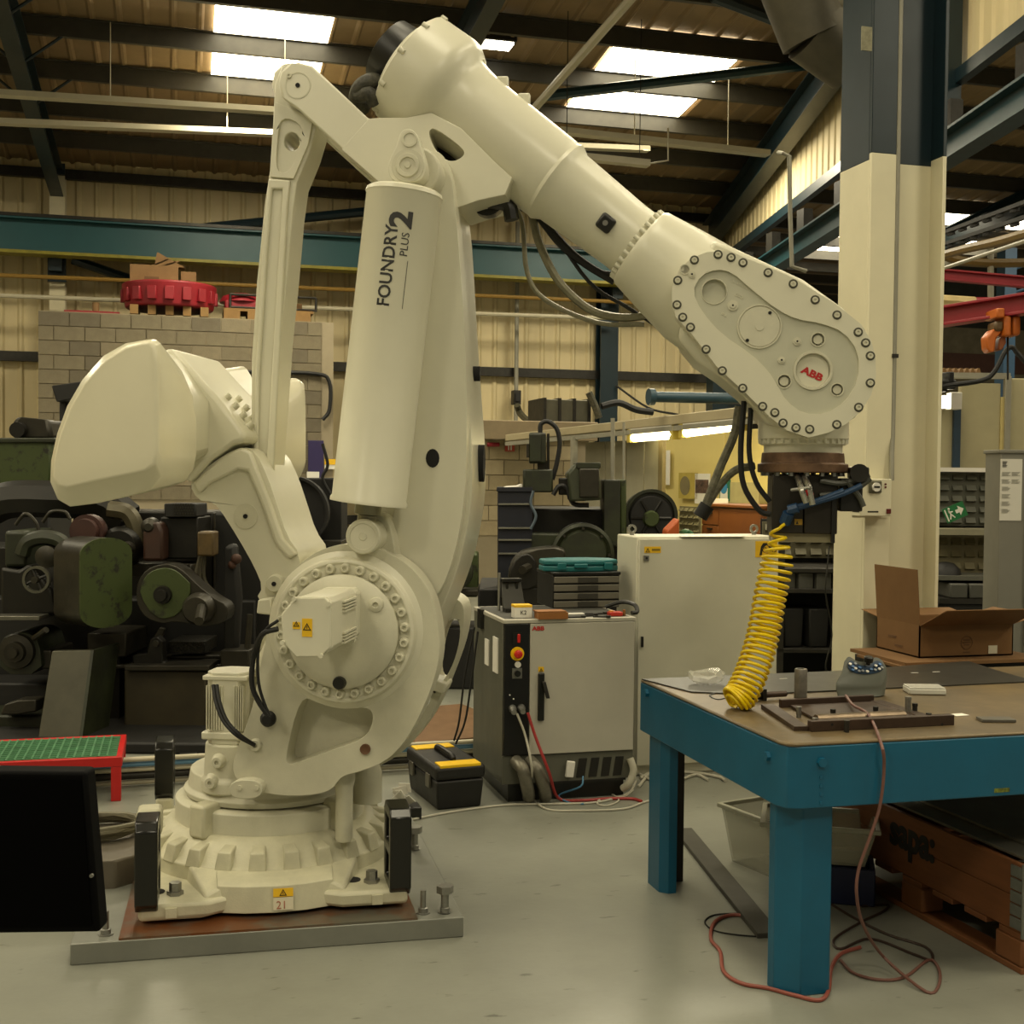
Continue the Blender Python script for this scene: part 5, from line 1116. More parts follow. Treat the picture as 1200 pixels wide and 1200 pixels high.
MB().box((0, 0, 0), (.11, .05, .02)).build('foot', black, hd); m = MB(); m.loft([[Vector((0, .05, 0)), Vector((.13, .05, 0)), Vector((.13, .07, 0)), Vector((0, .07, 0))], [Vector((0, .1, .17)), Vector((.11, .1, .17)), Vector((.11, .12, .17)), Vector((0, .12, .17))]]); m.build('back_plate', mat('holder_grey', '#3f3e37', .4), hd, bevel=.003)
MB().box((0, .07, .16), (.11, .13, .18)).build('top_lip', black, hd, bevel=.003); MB().cyl((-.012, .1, 0), (-.012, .1, .21), .008, n=8).build('rod', zinc, hd)
for x in (.03, .085): MB().box((x - .008, .085, .12), (x + .008, .10, .16)).build('hook', black, hd, bevel=.003)
p = kt(965, 318); o = thing('red_tape', 'red and orange tape measure on the controller top right', 'tool', p); MB().box((-.03, -.02, 0), (.045, .03, .025)).build('body', mat('tape_red', '#b52a18', .4), o, bevel=.006); MB().cyl((-.015, .0, .025), (-.015, .0, .03), .014, n=16).build('disc', mat('orange_p', '#e0821c', .4), o); MB().cyl((.058, 0, 0), (.058, 0, .035), .008, n=10).build('brown_stick', ply, o)
for i, (zx, zy, ln, an, lb_) in enumerate(((790, 326, .09, .05, 'flat spanner lying nearest the front edge of the controller top'), (850, 318, .10, .4, 'small dark pliers lying in the middle of the controller top'), (905, 324, .08, -.3, 'dark screwdriver lying left of the red tape measure'), (880, 310, .12, .1, 'black hex key lying behind the pliers on the controller top'))):
    p = kt(zx, zy); t = thing('hand_tool', lb_, 'tool', p, an); MB().box((-ln / 2, -.006, 0), (ln / 2, .006, .009)).build('shaft', darkst, t, bevel=.002); MB().cyl((ln / 2, 0, 0), (ln / 2, 0, .012), .014, n=10).build('head', darkst, t)
p = kt(790, 310); props(MB().box((-.05, -.02, 0), (.05, .03, .006)).build('notepad', white, loc=p), 'small white notepad lying behind the tools on the controller', 'notepad')
p = kt(1040, 310); m = MB(); m.tube([(-.1, .12, .03), (-.02, .08, .06), (.03, .02, .05), (.035, -.01, .015), (-.0, -.02, .01)], .012, 8); props(m.build('black_strap', black, loc=p), 'black strap curled at the right front corner of the controller', 'strap')
# cables before the controller
wl = mat('lead_pale', '#b8b4a3', .5, var=.05)
def kcab(name, label, pts, r, mm):
    P = [p if isinstance(p, Vector) else onZ(p[0], p[1], r) for p in pts]; o = P[-1].copy(); m = MB(); m.tube([p - o for p in P], r, 7); return props(m.build(name, mm, loc=o), label, 'cable')
M4 = mw(K)
a1 = M4 @ (kp(512, 750) + Vector((0, -.06, 0))); a2 = M4 @ (kp(560, 745) + Vector((0, -.06, 0)))
kcab('red_cable', 'red cable from the controller socket trailing to the right over the floor', [a2, M4 @ (kp(590, 850) + Vector((0, -.08, 0))), M4 @ (kp(640, 1000) + Vector((0, -.12, 0))), onZ(654, 935, .02), (680, 938), (712, 936), (740, 936), (752, 939)], .008, mat('cable_red', '#9c2a28', .45, var=.05))
kcab('white_cable', 'white cable from the controller socket looping down to the floor', [a1, M4 @ (kp(548, 850) + Vector((0, -.07, 0))), M4 @ (kp(565, 990) + Vector((0, -.12, 0))), onZ(622, 930, .03), (640, 948), (680, 950), (730, 948), (755, 940), (790, 930)], .006, wl)
kcab('white_cable', 'long pale cable lying on the floor from the robot base to the controller', [(480, 961), (520, 953), (560, 947), (600, 943), (660, 942), (700, 940), (735, 930), (746, 915)], .006, wl)
kcab('white_cable', 'pale cable coil lying before the right end of the controller', [(690, 925), (715, 930), (725, 938), (712, 944), (700, 942), (706, 936), (730, 934), (742, 926)], .005, wl)
kcab('blue_cable', 'short blue cable below the vents of the controller', [M4 @ (kp(820, 1040) + Vector((0, -.02, 0))), M4 @ (kp(800, 1080) + Vector((0, -.05, 0))), onZ(655, 932, .02), (668, 941), (684, 942)], .005, mat('cable_blue', '#4a7fa3', .5))
for i, (pts, l) in enumerate((([(745, 905), (770, 915), (800, 905), (840, 910), (850, 915)], 'pale cable on the floor between controller and blue table, rear one'), ([(750, 912), (775, 900), (790, 915), (815, 908), (830, 914)], 'pale cable on the floor between controller and blue table, front one'), ([(748, 922), (765, 903), (780, 905), (790, 920)], 'pale loop of cable beside the right foot of the controller'))):
    kcab('white_cable', l, pts, .009, wl)
# ================================================================ white cabinet behind
wc0 = atD(747, 629, 7.0); WCb = thing('white_cabinet', 'large white electrical cabinet standing behind the robot controller', 'cabinet', (wc0.x, wc0.y, 0))
ww = pl(WCb, 912, 640, 0).x; wz = wc0.z; wm = mat('cabinet_white', '#cbc8b4', .4, var=.03)
dpt = abs(plx(WCb, 723, 640, 0).y)
MB().box((0, .006, 0), (ww, dpt, wz)).build('case', wm, WCb, bevel=.008); MB().box((.006, -.016, .06), (ww - .006, .004, wz - .012)).build('door', wm, WCb, bevel=.004)
for px in (741, 884):
    q = pl(WCb, px, 625, dpt * .6); m = MB(); m.ring((q.x, q.y, wz + .035), (0, 1, 0), .015, .027, .012, 18); m.cyl((q.x, q.y + .006, wz), (q.x, q.y + .006, wz + .02), .014, n=10); m.build('lifting_eye', zinc, WCb)
a = pl(WCb, 755, 648, -.016); plate('warning_label', sm_yel, WCb, a, (1, 0, 0), (0, 0, 1), .10, .036); tri_sign(WCb, a + Vector((.006, 0, .004)), (1, 0, 0), (0, 0, 1), .028); MB().box((a.x + .045, -.0195, a.z + .012), (a.x + .095, -.018, a.z + .024)).build('printed_text', mat('label_dull', '#8a7318', .6), WCb)
a = pl(WCb, 757, 654, -.016); MB().cbox((a.x, -.02, a.z), (.032, .01, .032)).build('lock', zinc, WCb, bevel=.002); MB().cyl((a.x, -.025, a.z), (a.x, -.027, a.z), .007, n=10).build('keyhole', sm_blk, WCb)
a = pl(WCb, 885, 653, -.016); b = pl(WCb, 911, 634, -.016); plate('logo_label', sm_yel, WCb, a, (1, 0, 0), (0, 0, 1), b.x - a.x, b.z - a.z)
c = (a + b) / 2; m = MB(); R_ = (b.z - a.z) * .38
m.prism([(c.x - R_ * 1.25, c.z - R_), (c.x - R_ * .8, c.z - R_), (c.x - R_ * .72, c.z + R_ * .15), (c.x, c.z + R_ * .65), (c.x + R_ * .72, c.z + R_ * .15), (c.x + R_, c.z + R_ * .3), (c.x + R_ * .5, c.z + R_), (c.x - R_ * .6, c.z + R_), (c.x - R_, c.z + R_ * .4)], -.019, -.0185); m.build('logo_mark', sm_blk, WCb)
lettering('CAD', .045, sm_blk, WCb, (c.x - .03, -.019, c.z - .02), (1, 0, 0), (0, 0, 1))
MB().box((ww, .02, wz * .45), (ww + .01, .05, wz * .5)).build('hinge', black, WCb)
a = pl(WCb, 752, 752, -.016); MB().box((a.x - .006, -.03, a.z - .03), (a.x + .006, -.016, a.z + .03)).build('handle', black, WCb)
p = onZ(845, 627, wz + .001); props(MB().box((-.2, -.05, 0), (.2, .05, .002)).build('paper_sheet', white, loc=onZ(833, 628.5, wz)), 'white paper sheet lying on top of the large white cabinet', 'paper')
# ================================================================ toolbox
tb0 = onZ(511, 951, 0); TB = thing('toolbox', 'black plastic toolbox with yellow lid inserts on the floor left of the controller', 'toolbox', tb0, .12)
bk_ = mat('toolbox_black', '#1c1b17', .5, var=.2, scale=12); w_, d_, h_ = .26, .50, .24
def rb_(x0, x1, y0, y1, z0, z1, nm, mm, bev=.02): return MB().box((x0, y0, z0), (x1, y1, z1)).build(nm, mm, TB, bevel=bev, seg=3)
m = MB(); m.loft([[Vector(p) for p in ((.012, .015, 0), (w_ - .012, .015, 0), (w_ - .012, d_ - .015, 0), (.012, d_ - .015, 0))], [Vector(p) for p in ((0, 0, .15), (w_, 0, .15), (w_, d_, .15), (0, d_, .15))]]); m.build('body', bk_, TB, bevel=.012)
rb_(-.006, w_ + .006, -.006, d_ + .006, .152, .225, 'lid', bk_, .02)
rb_(.02, w_ - .02, -.004, .09, .215, .232, 'yellow_insert', yellow, .004); rb_(.02, w_ - .02, d_ - .09, d_, .215, .232, 'yellow_insert', yellow, .004)
m = MB(); m.tube([(w_ / 2, .12, .22), (w_ / 2, .14, .245), (w_ / 2, d_ - .14, .245), (w_ / 2, d_ - .12, .22)], .016, 8); m.build('handle', bk_, TB)
rb_(-.014, .0, d_ * .16, d_ * .28, .10, .17, 'latch', mat('latch_grey', '#6a675c', .4, .5), .003); rb_(-.014, .0, d_ * .72, d_ * .84, .10, .17, 'latch', mat('latch_grey', '#6a675c', .4, .5), .003)
# small things by the robot base
p = onZ(478, 958, 0); t = thing('black_junction_box', 'small black box with crumpled white paper behind the right fork pocket', 'box', p)
MB().box((-.06, -.05, 0), (.06, .06, .06)).build('body', black, t, bevel=.004); m = MB()
for k in range(6): 
    c = Vector((-.06 + .03 * random.random() * 3, .0, .07 + .02 * k * .8)); m.cbox(c, (.07, .003, .045), Matrix.Rotation(random.random() * 3, 3, 'Y') @ Matrix.Rotation(random.random(), 3, 'Z'))
m.build('crumpled_paper', white, t)['kind'] = 'stuff'
p = onZ(462, 925, 0)
# ================================================================ low platform, coil and block on the left
lp0 = onZ(143, 931, 0); hz = .23; rdm = mat('frame_red', '#b81a17', .4, var=.08)
PL = thing('step_platform', 'low red steel platform with a green mesh top in front of the old machine', 'platform', (onZ(143, 887, hz).x, onZ(143, 887, hz).y, 0))
q = lambda a, b: plz(PL, a, b, hz)
dP = q(160, 860).y; wL = -2.2
MB().box((wL, 0, hz - .05), (0, .03, hz)).build('edge_bar', rdm, PL, bevel=.003); MB().box((-.03, .03, hz - .05), (0, dP, hz)).build('edge_bar', rdm, PL, bevel=.003); MB().box((wL, dP - .03, hz - .05), (-.03, dP, hz)).build('edge_bar', rdm, PL, bevel=.003)
for x, y in ((-.055, 0.0), (-.055, dP - .05), (wL, 0), (wL, dP - .05)): MB().box((x, y + .002, 0), (x + .05, y + .05, hz - .05)).build('leg', rdm, PL, bevel=.003)
grn = mat('grating_green', '#5c9468', .5, var=.25, scale=14)
m = MB()
for k in range(52): x = wL + .04 + k * (-wL - .08) / 52; m.box((x, .03, hz - .02), (x + .009, dP - .03, hz + .003))
for k in range(14): y = .03 + k * (dP - .06) / 14; m.box((wL + .03, y, hz - .02), (-.03, y + .009, hz + .003))
m.build('mesh_top', grn, PL, smooth=False)['kind'] = 'stuff'
MB().box((wL + .03, .03, hz - .03), (-.03, dP - .03, hz - .021)).build('under_tray', mat('grate_dark', '#2b5a3b', .6), PL)
gb = thing('floor_block', 'grey brown steel block on the floor between black panel and robot base', 'block', onZ(160, 1062, 0), -.04)
m = MB(); m.prism([(-.62, .0), (-.08, .0), (.0, .07), (.0, .55), (-.62, .55)], 0, .185, mp=mpz); m.build('body', mat('block_grey', '#6b6457', .45, .3, var=.12, scale=5), gb, bevel=.008)
plate('red_patch', red, gb, (-.33, .36, .186), (1, 0, 0), (0, 1, 0), .1, .06)
cz = .19; cc_ = onZ(140, 955, .17)
m = MB(); P = []
for k in range(9 * 16):
    a = 2 * pi * k / 16; r = .17 + .02 * sin(k * .37) + .012 * (k % 7) / 7; P.append(Vector((cos(a) * r, sin(a) * r * .8, .012 + .0045 * (k / 16) + .006 * sin(k * .9))))
m.tube(P, .011, 7, smooth=False); cbl = m.build('cable_coil', mat('coil_grey', '#6f6a55', .55, var=.1), loc=(gb.location.x - .16, gb.location.y + .40, .186)); props(cbl, 'coil of grey brown cable lying on the steel block behind the left fork pocket', 'cable')
# bundle of conduit rods behind the base
for i, (z, c, l) in enumerate(((.155, alu, 'topmost pale pipe of the bundle running behind the robot base'), (.125, mat('pipe_blue', '#5f8aa8', .4), 'light blue pipe in the bundle running behind the robot base'), (.095, alu, 'pale pipe below the light blue one behind the robot base'), (.06, darkst, 'dark thick pipe low in the bundle behind the robot base'), (.02, alu, 'lowest pipe of the bundle, lying on the floor behind the robot base'))):
    A = onZ(-40, 906, .13); B = onZ(700, 866, .13); A.z = z; B.z = z; props(MB().cyl((0, 0, 0), (B - A), .014 if i != 3 else .022, n=12).build('floor_pipe', c, loc=A + Vector((0, .012 * i, 0))), l, 'pipe', 'pipes on the floor behind the robot')
t = thing('pipe_support', 'dark supports under the bundle of floor pipes', 'support', onZ(190, 893, 0))
for k in range(3): MB().box((-1.2 + k * 1.3, -.02, 0), (-1.1 + k * 1.3, .04, .04)).build('block', darkst, t)
bo = onZ(528, 850); props(MB().box((-.45, -.5, 0), (.35, .6, .02)).build('floor_board', mat('board_brown', '#6e4f2c', .7, var=.15), loc=bo, rz=.2), 'brown plywood board lying on the floor between robot and controller', 'board')
for i, (pts, l) in enumerate((([(556, 735, 6.9), (545, 790, 6.9), (538, 845, 6.9), (532, 868, 6.9)], 'thin black cable hanging left of the controller, left one'), ([(560, 740, 6.8), (552, 800, 6.8), (545, 845, 6.8), (534, 872, 6.8)], 'thin black cable hanging left of the controller, right one'))):
    pipe('black_cable', l, [atD(*p) for p in pts], .006, blackrub, 'cable', smooth=True)
# black screen panel in the foreground
dB = 2.0; tlp = atD(103, 905, dB); brp = atD(117, 1094, dB)
SC = thing('black_screen', 'black flat screen casing in the near left foreground', 'screen', (tlp.x - .25, tlp.y, 0), -radians(15))
def ps(px, py): return pl(SC, px, py, 0)
a, b, c, d = ps(-60, 903), ps(101, 905), ps(117, 1093), ps(-60, 1097)
m = MB(); m.prism([(a.x - .1, a.z), (b.x, b.z), (c.x, c.z), (d.x - .1, d.z)], 0, .045); m.build('casing', mat('screen_black', '#040404', .7, var=0, spec=.08), SC, bevel=.006)
m = MB(); m.prism([(a.x - .08, a.z - .012), (b.x - .008, b.z - .012), (c.x - .012, c.z + .012), (d.x - .08, d.z + .012)], -.002, .0); m.build('front_panel', mat('screen_front', '#020202', .7, var=0, spec=.05), SC)
e = ps(110, 1025); MB().cyl((e.x - .002, -.002, e.z), (e.x - .002, -.007, e.z), .003, n=10).build('screw', zinc, SC)
MB().cyl((a.x + .0, .06, 0), (a.x + .0, .06, a.z - .05), .02, n=12).build('stand_pole', black, SC); MB().cyl((a.x, .06, 0), (a.x, .06, .02), .16, n=24).build('stand_foot', black, SC)
# ================================================================ machines and background
YW15 = -radians(15.05)
oil = mat('oily_dark_steel', '#1d1b14', .45, .35, var=.3, scale=3, bump=.1, bscale=30); oil2 = mat('oily_steel', '#37342a', .42, .45, var=.25, scale=5, bump=.08, bscale=30)
mgr = mat('machine_green', '#2b311a', .5, .1, var=.3, scale=5, col2='#17180e', bump=.08, bscale=30); mgr2 = mat('machine_green_worn', '#37421c', .5, .1, scale=11, col2='#1b1c10', thr=(.36, .47))
vdark = mat('machine_black', '#100f0b', .6, var=.2, scale=4); amber = mat('amber_box', '#57441f', .5, var=.3, scale=12); brownm = mat('brown_pot', '#3d2418', .5, var=.25, scale=8)
def at15(name, label, cat, px, d, **k):
    p = atD(px, 700, d); return thing(name, label, cat, (p.x, p.y, 0), YW15, **k)
def pris(o, name, pts, y0, y1, mm, bev=.01, holes=(), round_=0):
    P = smoothpoly(pts, round_) if round_ else pts
    return MB().prism(RPo(o, P, y0), y0, y1, [RPo(o, h, y0) for h in holes]).build(name, mm, o, bevel=bev)
def RPo(o, pts, y): return [(q.x, q.z) for q in (pl(o, a, b, y) for a, b in pts)]
def rect(x0, y0, x1, y1): return [(x0, y1), (x1, y1), (x1, y0), (x0, y0)]
def dsc(o, name, px, py, r, y, prof_, mm, n=28, ax=(0, -1, 0)):
    """round part: prof_ is (depth forward in m, radius as a share of r); r in pixels"""
    c = pl(o, px, py, y); k = (pl(o, px + 1, py, y) - c).length * r
    return MB().lathe(c, ax, [(t, q * k) for t, q in prof_], n).build(name, mm, o)
def tb5(o, name, pts, y, r, mm):
    P = [pl(o, a[0], a[1], a[2] if len(a) > 2 else y) for a in pts]; return MB().tube(P, r, 8).build(name, mm, o)
# ---- old machine on the left
OM = at15('old_machine', 'large oily black and green belt driven machine on the left behind the robot', 'machine', 150, 8.3)
g0 = OM.matrix_basis @ Vector((0, 0, 0))
def toground(o, name, px0, px1, pyt, y0, y1, mm, bev=.015):
    a = pl(o, px0, pyt, y0); b = pl(o, px1, pyt, y0); return MB().box((a.x, y0, 0), (b.x, y1, a.z)).build(name, mm, o, bevel=bev)
toground(OM, 'bed', 145, 242, 785, -.35, .3, mat('bed_brown', '#3b3523', .5, .2, var=.2, scale=4))
toground(OM, 'bed_body', -60, 300, 700, .25, .9, vdark); toground(OM, 'back_column', 85, 250, 598, .5, 1.0, oil); toground(OM, 'back_body', -70, 130, 640, .45, 1.1, oil)
pris(OM, 'bed_top', rect(146, 780, 245, 786), -.40, .3, oil2, .004)
pris(OM, 'slide_rod', rect(110, 779, 262, 784), -.2, -.15, oil2, .008); pris(OM, 'slide_rod', rect(190, 768, 262, 772), -.1, -.05, oil2, .006); pris(OM, 'rod_bearing', rect(258, 762, 292, 790), -.3, -.0, oil2, .01)
pris(OM, 'rod_bracket', [(155, 782), (155, 768), (172, 766), (176, 749), (184, 746), (190, 752), (191, 776), (205, 782)], -.3, -.2, oil, .008); dsc(OM, 'bracket_pin', 183, 754, 4, -.3, [(0, 1), (.02, .9)], oil2)
pris(OM, 'lever', [(180, 748), (187, 735), (193, 737), (188, 750)], -.2, -.16, oil2, .004)
pris(OM, 'pedestal', rect(102, 742, 148, 770), -.2, .3, oil2, .01); pris(OM, 'pedestal_foot', rect(108, 768, 140, 915), -.15, .25, oil, .01)
# belt guard: upright rounded cover turned to the right
T = Matrix.Rotation(radians(-58), 4, 'Z')
c = pl(OM, 125, 683, -.45); ccx = c
k = .0047
ob = [(0, 1), ]
Rg = .13; Hg = .23
st_ = [(Rg * 1.0 * cos(a), Rg * sin(a) + Hg) for a in [pi * i / 12 for i in range(13)]] + [(Rg * cos(a), Rg * sin(a) - Hg) for a in [pi + pi * i / 12 for i in range(13)]]
TG = Matrix.Translation(c) @ Matrix.Rotation(radians(52), 4, 'Z') @ Matrix.Rotation(0, 4, 'X')
gm = lambda a, b, t: TG @ Vector((a * 1.45, t, b * .80))
MB().prism(st_, 0, .012, mp=gm).build('guard_face', mgr2, OM); MB().prism(st_, .012, .30, mp=gm).build('belt_guard', oil2, OM, bevel=.008)
st2 = [(a * .82, b * .9) for a, b in st_]
# teardrop guard
td = [(190 - 31, 697), (162, 680), (172, 667), (188, 661), (204, 662), (216, 670), (232, 686), (252, 702), (266, 709), (267, 722), (262, 730), (240, 735), (222, 731), (205, 728), (190, 731), (172, 725), (162, 712)]
pris(OM, 'pulley_guard', td, -.5, -.30, oil2, .012, round_=1)
pris(OM, 'guard_face', [(190 + (a - 190) * .86, 697 + (b - 697) * .88) for a, b in td[:7]] + [(214, 715), (200, 725), (180, 724)], -.512, -.49, mgr2, .004, round_=1)
dsc(OM, 'pulley_hub', 191, 697, 10, -.51, [(0, 1.1), (.03, 1), (.03, .7), (.06, .65)], oil); dsc(OM, 'small_pulley', 236, 712, 18, -.46, [(0, 1.1), (.1, 1), (.14, .8)], oil2); tb5(OM, 'shaft', [(236, 712, -.6), (233, 728, -.8)], 0, .03, oil2)
# motor lower left, chute, arch, wheel
pris(OM, 'gear_case', [(0, 790), (0, 755), (6, 745), (20, 741), (35, 742), (46, 752), (50, 790)], -.35, .1, mgr, .02, round_=1); dsc(OM, 'case_disc', 21, 763, 21, -.35, [(0, 1), (.03, .95), (.04, .6), (.07, .55), (.07, .3), (.1, .28)], oil2); tb5(OM, 'crank', [(40, 748, -.4), (54, 738, -.5)], 0, .02, oil2); pris(OM, 'case_flange', rect(44, 762, 60, 784), -.3, .1, oil2, .01)
toground(OM, 'plinth', -60, 300, 868, -.88, .2, vdark)
a = [pl(OM, x, y, yy) for x, y, yy in ((61, 763, -.55), (110, 762, -.55), (96, 868, -.75), (44, 868, -.75))]
MB().loft([a, [p + Vector((.0, .05, 0)) for p in a]]).build('sheet_chute', mat('chute_steel', '#4a483a', .4, .4, var=.15, scale=6), OM, bevel=.004)
a2_ = [a[1], a[2], a[2] + Vector((.05, .35, 0)), a[1] + Vector((.05, .35, 0))]; MB().loft([a2_, [p - Vector((.02, 0, 0)) for p in a2_]]).build('chute_side', mgr, OM)
tb5(OM, 'cast_arch', [(26, 650), (32, 636), (48, 630), (66, 632), (78, 640)], -.3, .05, mgr); pris(OM, 'head_block', rect(5, 622, 30, 665), -.3, .2, mgr, .02); dsc(OM, 'dark_pulley', 58, 652, 13, -.3, [(0, 1), (.06, 1), (.08, .5)], oil2)
c = pl(OM, 44, 679, -.5); k = (pl(OM, 45, 679, -.5) - c).length; 
MB().ring(c, (0, -1, 0), 13 * k, 16 * k, .03).build('handwheel', mat('bright_rim', '#6d6c60', .3, .7), OM)
for an in range(4): 
    d_ = Vector((cos(an * pi / 2 + .4), 0, sin(an * pi / 2 + .4))); MB().tube([c + Vector((0, -.015, 0)), c + d_ * 14 * k + Vector((0, -.015, 0))], .011, 6, smooth=False).build('wheel_spoke', oil, OM)
MB().cyl(c, c + Vector((0, -.06, 0)), 4 * k).build('wheel_hub', oil2, OM)
pris(OM, 'carriage', [(0, 665), (22, 668), (34, 660), (60, 690), (70, 720), (0, 724)], -.35, .2, oil, .02); pris(OM, 'carriage_ledge', rect(-10, 722, 46, 727), -.5, .0, mat('bright_edge', '#77756a', .3, .7), .004)
toground(OM, 'lower_body', -40, 62, 800, -.1, .4, vdark); toground(OM, 'foot_casting', -30, 50, 838, -.45, .1, mgr); pris(OM, 'foot_handle', [(0, 838), (4, 826), (20, 821), (42, 820), (43, 834), (20, 838)], -.55, -.4, oil2, .01)
# upper pipes and domes
tb5(OM, 'big_pipe', [(-20, 600), (10, 586), (60, 585), (120, 590), (150, 610)], .35, .13, oil); tb5(OM, 'hose_loop', [(18, 615), (30, 602), (42, 612), (46, 625)], -.1, .012, oil2); tb5(OM, 'hose_loop', [(50, 612), (60, 600), (76, 600), (82, 608)], -.1, .012, oil2)
dsc(OM, 'red_drum', 107, 622, 17, -.1, [(0, 1.15), (.1, 1.15), (.1, .9), (.15, .85)], mat('drum_red', '#3f231c', .5, var=.2)); dsc(OM, 'round_cover', 148, 640, 24, .0, [(0, 1), (.12, 1), (.16, .8)], oil); dsc(OM, 'cover_hub', 150, 643, 9, -.16, [(0, 1), (.05, .8)], oil2)
tb5(OM, 'bent_pipe', [(128, 597), (150, 602), (160, 622), (162, 640)], -.05, .06, mat('pipe_worn', '#57513c', .35, .4, var=.2)); pris(OM, 'brown_pot', [(167, 658), (167, 622), (172, 612), (186, 612), (190, 622), (190, 658)], -.2, .0, brownm, .02); dsc(OM, 'pot_dome', 178, 617, 11, -.12, [(0, 1), (.06, .9), (.09, .4)], oil2)
pris(OM, 'grille_box', rect(192, 590, 230, 606), -.1, .2, vdark, .01); pris(OM, 'panel_box', rect(188, 606, 232, 655), -.05, .3, oil, .01); pris(OM, 'worktop_bar', rect(150, 661, 225, 676), -.1, .2, oil2, .01)
m = MB()
for i in range(8):
    for j in range(4):
        p = pl(OM, 203 + i * 3 + (j % 2) * 1.5, 591 + j * 3.6, -.105); m.box((p.x - .005, p.y, p.z - .007), (p.x + .006, p.y + .003, p.z + .006))
m.build('grille_holes', oil2, OM)['kind'] = 'stuff'
pris(OM, 'junction_box', rect(231, 623, 250, 652), -.35, -.2, amber, .012); 
for i in range(3): tb5(OM, 'box_cable', [(234 + 3 * i, 652), (230 + i * 5, 680), (248 + i * 5, 700), (262 + i * 2, 712)], -.3 + .03 * i, .011, mat('cable_dull', '#4a4636', .5))
pris(OM, 'right_column', rect(252, 600, 330, 915), .3, .7, vdark, .02); pris(OM, 'black_cloth', [(262, 640), (276, 636), (282, 700), (276, 800), (262, 790)], -.2, -.1, vdark, .03)
m = MB()
m.build if False else None
for x, y, r in ((277, 655, .035), (272, 662, .028)): q = pl(OM, x, y, -.22); MB().sphere(q, r).build('rusty_cover', mat('rag_brown', '#3f2415', .7), OM)
tb5(OM, 'lever_rod', [(290, 760), (293, 720)], -.4, .02, oil2)
pris(OM, 'swarf_tray', rect(196, 752, 240, 766), -.15, .2, mat('swarf', '#35332b', .5, .6, var=.8, scale=60, bump=.8, bscale=90), .005)
# green tank behind, upper left
GT = at15('green_tank', 'dark green square machine tank at the left edge below the block wall', 'tank', 30, 9.6)
pris(GT, 'tank', rect(-30, 516, 62, 572), 0, .7, mgr2, .03); toground(GT, 'tank_support', -25, 58, 572, .1, .6, vdark); pris(GT, 'rim', rect(-32, 513, 64, 519), -.02, .72, mgr, .01)
pris(GT, 'motor_block', [(14, 514), (14, 494), (20, 488), (58, 492), (62, 514)], .1, .5, oil2, .03); dsc(GT, 'motor_disc', 22, 504, 10, .08, [(0, 1), (.04, .9)], oil)
HP = at15('dark_hopper', 'small black tilted hopper in front of the left end of the block wall', 'hopper', 78, 11.5)
pris(HP, 'hopper', [(60, 452), (95, 447), (92, 466), (66, 471)], 0, .3, vdark, .01); toground(HP, 'hopper_post', 69, 78, 466, .1, .2, vdark)
# dark wheel machine behind the balancer and the purple notice board
DW = at15('flywheel_machine', 'black machine with a large wheel behind the counterweight arm', 'machine', 355, 9.2)
dsc(DW, 'flywheel', 345, 600, 42, 0, [(0, 1), (.1, 1), (.1, .93), (.04, .9), (.04, .3), (.14, .28)], vdark, 40); toground(DW, 'base', 300, 395, 640, .12, .7, vdark); pris(DW, 'back_plate', rect(352, 560, 400, 660), .15, .5, vdark, .01)
tb5(DW, 'cable_pair', [(378, 520), (384, 545), (378, 560), (388, 580)], .1, .012, blackrub); pris(DW, 'front_ledge', rect(365, 634, 400, 640), -.05, .5, oil2, .005)
# block wall at the left: every block is a part
bm = [mat('block_%s' % n, c, .8, var=.1, scale=9, bump=.25, bscale=60) for n, c in (('plain', '#776e58'), ('pale', '#80765f'), ('dark', '#68604e'))]
mort = mat('mortar', '#978c74', .85, var=.05)
def blockwall(root, x0, x1, z1, y=0.0, hz_=.215, wz_=.44, j=.012, skip=None):
    protos = []
    for i in range(3):
        protos.append(MB().box((0, -.02, 0), (wz_ - j, .05, hz_ - j)).build('block', bm[i], root)); 
    half = MB().box((0, -.02, 0), (wz_ / 2 - j, .05, hz_ - j)).build('block', bm[0], root)
    used = set(); r = 0; z = 0
    while z + hz_ <= z1 + .01:
        x = x0 + (wz_ / 2 if r % 2 else 0)
        if r % 2: 
            M = Matrix.Translation((x0, y, z))
            if 'h' in used: inst(half, root, M)
            else: half.matrix_basis = M; used.add('h')
        while x + wz_ <= x1 + .01:
            i = random.choice((0, 0, 1, 2)); M = Matrix.Translation((x, y, z))
            if not (skip and skip(x, z)):
                if i in used: inst(protos[i], root, M)
                else: protos[i].matrix_basis = M; used.add(i)
            x += wz_
        if x + wz_ / 2 <= x1 + .02: inst(half, root, Matrix.Translation((x, y, z)))
        z += hz_; r += 1
YB1 = 19.6
wl0 = onY(45, 364, YB1); wr0 = onY(391, 377, YB1)
zt1 = round(wl0.z / .215) * .215
BW = MB().box((0, .0, 0), (wr0.x - wl0.x, 1.6, zt1)).build('wall_block_room', mort, loc=(wl0.x, YB1, 0)); BW['kind'] = 'structure'
# only the courses that can show above the machines are laid one by one
blockwall(BW, .0, wr0.x - wl0.x, zt1, skip=lambda x, z: z < 1.2)
def onbw(px, py, y=YB1 + .3): return onY(px, py, y)
